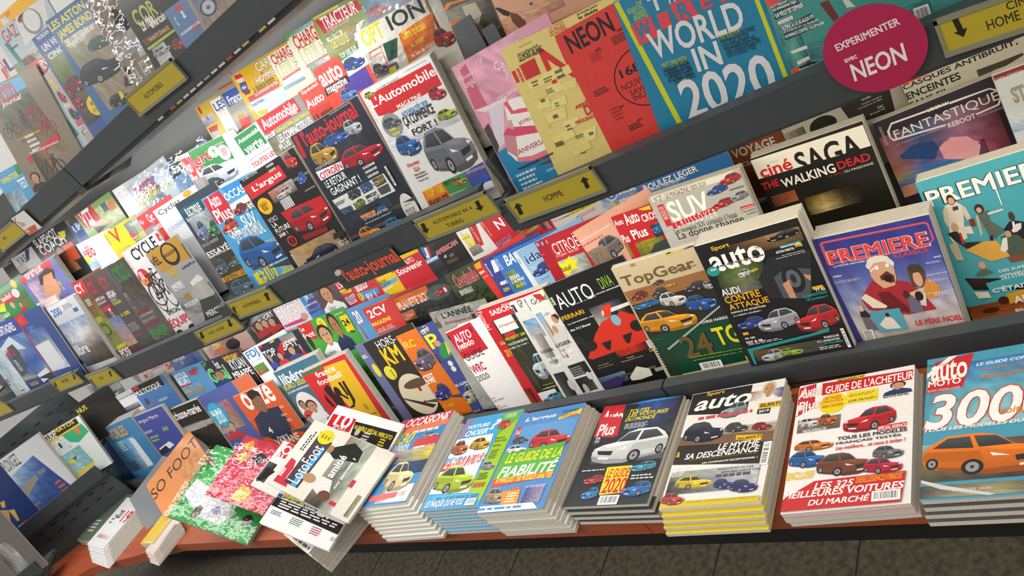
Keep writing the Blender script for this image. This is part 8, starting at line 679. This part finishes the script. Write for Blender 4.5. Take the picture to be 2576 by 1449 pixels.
magazine('magazine','white and red tuning magazine with a yellow black-edged word','B',[-1.4934, 1.3989, -0.6405],[0.9859, 0.166, 0.0189],[-0.0586, 0.2376, 0.9696],0.2080,0.3100,0.004,0,(0, 0),'e4e0dc',None,0,A[109],'spare copy stacked behind the white and red tuning magazine with a yellow black-edged word')
magazine('magazine','red american custom magazine with a huge white N and a blue pickup heading','B',[-1.4031, 1.3973, -0.6466],[0.9776, 0.1853, 0.1],[-0.1409, 0.2229, 0.9646],0.2080,0.3052,0.004,0,(0, 0),'c4222c',None,0,A[110],'spare copy stacked behind the red american custom magazine with a huge white N')
magazine('magazine','red off-road magazine with a yellow 4 and white brush title','B',[-1.322, 1.3978, -0.645],[0.9755, 0.1884, 0.1134],[-0.1545, 0.2202, 0.9631],0.2080,0.3074,0.004,0,(0, 0),'c8262c',None,0,A[111],'spare copy stacked behind the red off-road magazine with a yellow 4 and white brush title')
magazine('magazine','off-white magazine with torn red print sitting under the arrow-up sign','B',[-1.1969, 1.3903, -0.6741],[0.9857, 0.1668, 0.0223],[-0.062, 0.237, 0.9695],0.2080,0.2753,0.004,0,(0, 0),'c8c4c0',None,0,A[112],'spare copy stacked behind the off-white magazine with torn red print sitting under the arrow-up sign')
magazine('magazine','red boxed small-car magazine with white 2CV letters and vintage yellow strip','B',[-1.9237, 1.3121, -0.7175],[0.9876, 0.1554, -0.0234],[-0.0155, 0.2446, 0.9695],0.2080,0.2977,0.004,0,(0, 0),'c03a34',None,0,A[113],'spare copy stacked behind the red boxed small-car magazine with white 2CV letters and vintage yellow')
magazine('magazine','dark wrapped small-car magazine with an orange title bar and a red beetle','B',[-1.7825, 1.3129, -0.7193],[0.9897, 0.139, -0.0354],[0.0, 0.247, 0.969],0.2184,0.2931,0.004,0,(0, 0),'3a3c3c',None,1,A[114],'spare copy stacked behind the dark wrapped small-car magazine with an orange title bar')
magazine('magazine','green foliage car magazine with fat red outlined letters under film','B',[-1.5449, 1.3145, -0.7083],[0.987, 0.1605, -0.0031],[-0.0362, 0.2413, 0.9698],0.2080,0.3115,0.004,0,(0, 0),'4a5a3a',None,1,A[115],'spare copy stacked behind the green foliage car magazine with fat red outlined letters under film')
magazine('magazine','red and orange mini-car issue with white letters squeezed between neighbours','B',[-1.4397, 1.3189, -0.7107],[0.9755, 0.1884, 0.1134],[-0.1545, 0.2202, 0.9631],0.1768,0.3118,0.004,0,(0, 0),'c8342e',None,0,A[116],'spare copy stacked behind the red and orange mini-car issue with white letters squeezed between neighbours')
magazine('magazine','indigo british car issue with a white vertical word','B',[-1.4054, 1.3182, -0.7067],[0.9859, 0.166, 0.0189],[-0.0586, 0.2376, 0.9696],0.1872,0.3139,0.004,0,(0, 0),'3a4288',None,0,A[117],'spare copy stacked behind the indigo british car issue with a white vertical word')
magazine('magazine','bright blue berlinette magazine with white italic capitals and a small photo','B',[-1.3636, 1.3158, -0.7097],[0.9871, 0.1601, -0.0048],[-0.0345, 0.2416, 0.9698],0.1976,0.3097,0.004,0,(0, 0),'3a72b8',None,0,A[118],'spare copy stacked behind the bright blue berlinette magazine with white italic capitals and a small')
magazine('magazine','white edged copy standing just left of the pale blue van magazine','B',[-1.3011, 1.3174, -0.7167],[0.9861, 0.1656, 0.0172],[-0.0569, 0.2379, 0.9696],0.1768,0.3036,0.004,0,(0, 0),'d6dcde',None,0,A[119],'spare copy stacked behind the white edged copy standing just left of the pale blue van')
magazine('magazine','pale blue magazine with dark blue letters above a blue van','B',[-1.2847, 1.3142, -0.716],[0.9835, 0.1738, 0.051],[-0.0912, 0.2319, 0.9684],0.1976,0.3046,0.004,0,(0, 0),'8ab4d4',None,0,A[120],'spare copy stacked behind the pale blue magazine with dark blue letters above a blue van')
magazine('magazine','dark red magazine, hindmost of three fanned copies with white curved title','B',[-1.2251, 1.3199, -0.712],[1.0, -0.0004, -0.0017],[0.0017, 0.247, 0.969],0.2080,0.3082,0.004,0,(0, 0),'a81e28',None,0,A[121],'spare copy stacked behind the dark red magazine, hindmost of three fanned copies with white curved')
magazine('magazine','dark red magazine, middle one of three fanned copies with white curved title','B',[-1.2054, 1.3158, -0.7086],[1.0, -0.0004, -0.0017],[0.0017, 0.247, 0.969],0.2080,0.3118,0.004,0,(0, 0),'a81e28',None,0,A[122],'spare copy stacked behind the dark red magazine, middle one of three fanned copies with white')
magazine('magazine','dark red magazine with white curved title, front one of three fanned copies','B',[-1.1673, 1.2914, -0.6943],[0.9914, 0.1265, -0.0322],[0.0, 0.247, 0.969],0.2080,0.3199,0.004,0,(0, 0),'b0222c',None,0,A[123],'spare copy stacked behind the dark red magazine with white curved title, front one of three')
magazine('magazine','salmon pink magazine with white title over a grey crossover car','B',[-1.0878, 1.2909, -0.7051],[0.979, 0.1829, 0.0899],[-0.1306, 0.2248, 0.9656],0.2080,0.3168,0.004,0,(0, 0),'e0a68e',None,0,A[124],'spare copy stacked behind the salmon pink magazine with white title over a grey crossover car')
magazine('magazine','red and white weekly copy peeping out left of its identical front copy','B',[-0.9861, 1.3016, -0.7089],[0.9999, -0.0039, -0.0152],[0.0157, 0.247, 0.9689],0.2080,0.3085,0.004,0,(0, 0),'c02430',None,0,A[125],'spare copy stacked behind the red and white weekly copy peeping out left of its identical')
magazine('magazine','blue and green sailing issue with white blob title at the left end of the row','B',[-4.2409, 1.2072, -0.786],[0.998, 0.0593, 0.0209],[-0.0349, 0.2451, 0.9689],0.2704,0.3045,0.006,6,(0, 0),'2c62b0','dcd8cc',0,A[126],'spare copy stacked behind the blue and green sailing issue with white blob title')
magazine('magazine','sea blue sailing magazine with orange capitals and a white yacht deck','B',[-3.9242, 1.2, -0.7768],[0.998, 0.0597, 0.0226],[-0.0366, 0.245, 0.9688],0.3328,0.3139,0.006,7,(0, 0),'3f80b4','dcd8cc',0,A[127],'spare copy stacked behind the sea blue sailing magazine with orange capitals and a white yacht')
magazine('magazine','indigo boating price guide with white script and yellow-green 2020','B',[-3.5222, 1.2018, -0.767],[0.9984, 0.0563, 0.0091],[-0.0227, 0.2458, 0.9691],0.2600,0.3240,0.004,3,(0, 0),'3e4a98','dcd8cc',0,A[128],'spare copy stacked behind the indigo boating price guide with white script and yellow-green 2020')
magazine('magazine','black maritime magazine with white lowercase title over a grey beach','B',[-3.3557, 1.2202, -0.8023],[0.9982, 0.0576, 0.0141],[-0.0279, 0.2455, 0.969],0.3224,0.2876,0.006,2,(0, 0),'181614','dcd8cc',0,A[129],'spare copy stacked behind the black maritime magazine with white lowercase title over a grey beach')
magazine('magazine','team sticker album with a round teal EURO badge over cheering players','B',[-3.017, 1.2355, -0.7904],[0.9968, 0.0657, 0.0463],[-0.061, 0.2434, 0.968],0.2704,0.3002,0.004,0,(0, 0),'4a5a98',None,0,A[130],'spare copy stacked behind the team sticker album with a round teal EURO badge over cheering')
magazine('magazine','orange football issue full of players just behind the front orange one','B',[-2.8827, 1.2474, -0.7866],[0.9967, 0.0661, 0.0479],[-0.0627, 0.2433, 0.9679],0.2496,0.3042,0.004,0,(0, 0),'c86a4a',None,0,A[131],'spare copy stacked behind the orange football issue full of players just behind the front orange')
magazine('magazine','orange football magazine with white title and a player in a navy number 4 shirt','B',[-2.7901, 1.2308, -0.8313],[0.9974, 0.0631, 0.0361],[-0.0505, 0.2441, 0.9684],0.2704,0.2579,0.004,1,(0, 0),'d85826','dcd8cc',0,A[132],'spare copy stacked behind the orange football magazine with white title and a player')
magazine('magazine','slate blue tournament guide with white lowercase title and yellow EURO line','B',[-2.424, 1.2243, -0.7803],[0.9971, 0.0644, 0.0412],[-0.0557, 0.2438, 0.9682],0.2496,0.3106,0.007,3,(0, 0),'3c6a80','dcd8cc',0,A[133],'spare copy stacked behind the slate blue tournament guide with white lowercase title and yellow EURO')
magazine('magazine','red and yellow football weekly with a black figure made of a cockerel and letters','B',[-2.2582, 1.2026, -0.8002],[0.9961, 0.0682, 0.0564],[-0.0714, 0.2427, 0.9675],0.2444,0.2902,0.006,3,(0, 0),'c82a2c','dcd8cc',0,A[134],'spare copy stacked behind the red and yellow football weekly with a black figure made')
magazine('magazine','blue winter issue with a white snowflake badge and bold white heading','B',[-1.0543, 1.4049, -0.6888],[0.9996, -0.0069, -0.0271],[0.0279, 0.2469, 0.9686],0.2080,0.2545,0.004,0,(0, 0),'4a6a9a',None,0,A[135],'spare copy stacked behind the blue winter issue with a white snowflake badge and bold white')
magazine('magazine','bright blue practical driving magazine with a large white two-line heading','B',[-0.9428, 1.3969, -0.6932],[0.9998, 0.019, -0.0048],[0.0, 0.247, 0.969],0.2184,0.2546,0.004,0,(0, 0),'2c6cae',None,0,A[136],'spare copy stacked behind the bright blue practical driving magazine with a large white two-line heading')
magazine('magazine','dark magazine with white oval-framed title above blue and red science fiction art','B',[-0.4434, 1.3631, -0.7462],[0.9897, 0.139, -0.0354],[0.0, 0.247, 0.969],0.2028,0.1936,0.004,3,(0, 0),'2c2030','dcd8cc',0,A[137],'spare copy stacked behind the dark magazine with white oval-framed title above blue and red science')
magazine('magazine','red weekly with white two-line title beside big CR letters and yellow flash','B',[-0.9596, 1.297, -0.7075],[1.0, -0.0004, -0.0017],[0.0017, 0.247, 0.969],0.2080,0.3129,0.004,0,(0, 0),'c02430',None,0,A[138],'spare copy stacked behind the red weekly with white two-line title beside big CR letters')
magazine('magazine','silver grey magazine with huge white letters and a red strip, four small cars at right','B',[-0.8671, 1.2812, -0.6853],[0.9993, -0.0095, -0.0372],[0.0384, 0.2468, 0.9683],0.2038,0.3286,0.005,3,(0, 0),'b2b2ac','dcd8cc',0,A[139],'spare copy stacked behind the silver grey magazine with huge white letters and a red strip')
magazine('magazine','black television series magazine with red and black title on a white band','B',[-0.6586, 1.3266, -0.7073],[0.9996, -0.0069, -0.0271],[0.0279, 0.2469, 0.9686],0.2142,0.3075,0.005,4,(0, 0),'17140f','dcd8cc',0,A[140],'spare copy stacked behind the black television series magazine with red and black title')
magazine('magazine','pale magazine with a dark red band of lettering beyond the oval-titled film issue','B',[-0.2422, 1.3323, -0.7214],[1.0, -0.0013, -0.0051],[0.0052, 0.247, 0.969],0.2080,0.2978,0.004,3,(0, 0),'c2c8c8','dcd8cc',0,A[141],'spare copy stacked behind the pale magazine with a dark red band of lettering beyond')
magazine('magazine','blue used car guide topping the tall white-edged pile, red title strip','P',[-1.8787, 1.115, -1.0],[0.9997, 0.0235, 0.0],[-0.0235, 0.9997, 0.0],0.2220,0.3000,0.0085,9,(0.1, -0.05),'2f86c6','dcdcd8',0,A[142],'spare copy stacked under the blue used car guide topping the tall white-edged pile, red title')
magazine('magazine','car choice magazine with big white question mark and green car, on the blue-edged pile','P',[-1.6038, 1.0937, -1.02],[1.0, 0.0057, 0.0],[-0.0057, 1.0, 0.0],0.2070,0.2850,0.0078,8,(0.05, -0.02),'3aa0d8',None,0,A[143],'spare copy stacked under the car choice magazine with big white question mark and green car')
magazine('magazine','reliability guide with a curled corner, red car on blue above a green band','P',[-1.3955, 1.0762, -1.02],[1.0, 0.0098, 0.0],[-0.0098, 1.0, 0.0],0.2050,0.2900,0.009,7,(0.045, -0.01),'4a86c4','d4d4d0',0,A[144],'spare copy stacked under the reliability guide with a curled corner, red car on blue')
magazine('magazine','black world car guide with a white SUV, yellow 2020 block and planet glow','P',[-1.1591, 1.0865, -1.05],[0.9997, -0.0238, 0.0],[0.0238, 0.9997, 0.0],0.2170,0.2750,0.0095,3,(0.03, -0.015),'22262c','2a2a2c',0,A[145],'spare copy stacked under the black world car guide with a white SUV, yellow 2020 block')
magazine('magazine','sports car magazine with black top, myth and descendants heading and yellow foot strip','P',[-0.9146, 1.0707, -1.045],[0.9999, 0.0129, 0.0],[-0.0129, 0.9999, 0.0],0.2070,0.2850,0.008,4,(0.004, -0.03),'e8e8e6','d8c020',0,A[146],'spare copy stacked under the sports car magazine with black top, myth and descendants heading')
magazine('magazine','buyers guide with red title band and several small cars on white, red foot','P',[-0.6807, 1.0553, -1.055],[0.9992, 0.0404, 0.0],[-0.0404, 0.9992, 0.0],0.2080,0.2850,0.01,2,(0.005, -0.004),'eeecec','c0a0a0',0,A[147],'spare copy stacked under the buyers guide with red title band and several small cars')
magazine('magazine','sky blue special issue with huge white 300 and an orange SUV driving','P',[-0.4478, 1.0593, -1.045],[1.0, 0.0098, 0.0],[-0.0098, 1.0, 0.0],0.2100,0.2850,0.01,3,(0.0, -0.015),'4a9ab8','4a4a4c',0,A[148],'spare copy stacked under the sky blue special issue with huge white 300 and an orange')
magazine('magazine','dark green covered magazine with yellow and red stripes beside the white 2019 pile','P',[-4.043, 1.0559, -1.05],[0.9983, -0.0577, 0.0],[0.0577, 0.9983, 0.0],0.2400,0.2400,0.008,4,(0, 0),'5a6a58',None,0,A[149],'spare copy stacked under the dark green covered magazine with yellow and red stripes')
magazine('magazine','yellow comic-like cover on a small grey-edged pile right of the 2019 pile','P',[-3.2933, 0.9076, -1.05],[0.9999, -0.0132, 0.0],[0.0132, 0.9999, 0.0],0.1200,0.1300,0.006,6,(0, 0),'d8b83a',None,0,A[150],'spare copy stacked under the yellow comic-like cover on a small grey-edged pile')
magazine('magazine','pale portrait cover topping the narrow grey pile by the ledge front','P',[-3.1898, 0.8859, -1.055],[0.9893, -0.1458, 0.0],[0.1458, 0.9893, 0.0],0.1000,0.1400,0.005,6,(0.03, -0.02),'d8c8c4',None,0,A[151],'spare copy stacked under the pale portrait cover topping the narrow grey pile by the ledge')
magazine('magazine','white yearbook with black and red 2019 numerals topping a fanned white pile','P',[-3.8347, 1.0241, -1.045],[0.9927, -0.1205, 0.0],[0.1205, 0.9927, 0.0],0.2400,0.2400,0.005,8,(0.09, -0.05),'e2e2e4',None,0,A[152],'spare copy stacked under the white yearbook with black and red 2019 numerals topping a fanned')
magazine('magazine','blank grey back cover sheet lying under the orange pile','P',[-3.638, 0.9709, -1.005],[0.5527, 0.8136, 0.1806],[-0.7977, 0.4538, 0.3971],0.2375,0.2600,0.002,0,(0, 0),'7c8084',None,0,A[153],'spare copy stacked under the blank grey back cover sheet lying under the orange pile')
magazine('magazine','orange football monthly with thin black capitals on a pile of twins','P',[-3.3977, 0.9856, -0.955],[0.5629, 0.8077, 0.1755],[-0.7906, 0.4642, 0.3994],0.2754,0.2900,0.0075,5,(0, 0),'d98a4c',None,0,A[154],'spare copy stacked under the orange football monthly with thin black capitals on a pile')
magazine('magazine','bright green football monthly under glaring crinkled film','P',[-2.823, 0.7837, -0.9145],[0.0741, 0.9948, 0.07],[-0.9042, 0.0374, 0.4255],0.2833,0.3700,0.004,2,(0, 0),'46b45a',None,2,A[155],'spare copy stacked under the bright green football monthly under glaring crinkled film')
magazine('magazine','hot pink film monthly with pale capitals and a strong white reflection','P',[-2.6253, 0.8519, -0.9071],[0.0945, 0.9937, 0.0604],[-0.9023, 0.0599, 0.427],0.2292,0.2620,0.004,1,(0, 0),'d83a5a',None,2,A[156],'spare copy stacked under the hot pink film monthly with pale capitals and a strong white')
magazine('newspaper','folded white newspaper with red capitals and a dark photo under the lottery paper','P',[-2.2809, 0.841, -0.885],[0.1756, 0.9842, 0.0216],[-0.89, 0.1493, 0.4307],0.1612,0.2700,0.004,1,(0, 0),'d8d6d0',None,0,A[157],'spare copy stacked under the folded white newspaper with red capitals and a dark photo')
magazine('newspaper','folded cream newspaper poking out at the bottom under the sports paper','P',[-2.0892, 1.0023, -1.0],[0.9486, -0.3164, 0.0],[0.3164, 0.9486, 0.0],0.2300,0.2600,0.0125,6,(0, 0),'e8e6e2',None,0,A[158],'spare copy stacked under the folded cream newspaper poking out at the bottom under the sports')
magazine('newspaper','white sports newspaper with a red number 10 square and black bottom text panel','P',[-2.0578, 1.1058, -0.8803],[0.8997, -0.084, -0.4284],[0.1164, 0.9919, 0.05],0.2500,0.3950,0.004,1,(0, 0),'ebe9ea',None,0,A[159],'spare copy stacked under the white sports newspaper with a red number 10 square and black')
magazine('newspaper','cream betting newspaper lying askew with a football tackle photo','P',[-2.1073, 0.8107, -0.8536],[0.1874, 0.9822, 0.0159],[-0.8876, 0.1624, 0.431],0.2181,0.3120,0.004,1,(0, 0),'dcd8ce',None,0,A[160],'spare copy stacked under the cream betting newspaper lying askew with a football tackle photo')
magazine('magazine','black and yellow board sports guide standing behind the kite cover','K',[-3.9276, 1.1988, -0.6167],[0.7577, 0.642, -0.1171],[-0.0743, 0.2631, 0.9619],0.2000,0.1933,0.005,0,(0, 0),'26241f',None,0,A[161],'spare copy stacked behind the black and yellow board sports guide standing behind the kite cover')
magazine('magazine','board sports gear guide with yellow title and a kite surfer on green','K',[-3.9921, 1.0409, -0.6236],[0.7595, 0.6342, -0.1448],[-0.0524, 0.2815, 0.9581],0.2000,0.2541,0.005,2,(0, 0),'d8e0dc','dcd8cc',0,A[162],'spare copy stacked behind the board sports gear guide with yellow title and a kite surfer')
magazine('magazine','deep blue diving cover with a yellow sea turtle at the left frame edge','K',[-4.3343, 0.7523, -0.607],[0.7505, 0.6591, -0.0483],[-0.128, 0.2167, 0.9678],0.3000,0.2836,0.005,0,(0, 0),'1c3068',None,0,A[163],'spare copy stacked behind the deep blue diving cover with a yellow sea turtle')
magazine('magazine','white framed diving magazine with a seal swimming in dark blue water','K',[-4.1299, 0.8963, -0.583],[0.7531, 0.6542, -0.0698],[-0.1113, 0.2313, 0.9665],0.2200,0.3080,0.006,3,(0, 0),'c4c8cc','dcd8cc',0,A[164],'spare copy stacked behind the white framed diving magazine with a seal swimming in dark blue')
magazine('magazine','grainy black and white cover on the low corner shelf at the bottom left','K',[-4.2333, 0.5369, -0.6548],[0.7511, 0.658, -0.0536],[-0.1239, 0.2203, 0.9675],0.3000,0.3402,0.005,0,(0, 0),'686460',None,0,A[165],'spare copy stacked behind the grainy black and white cover on the low corner shelf')
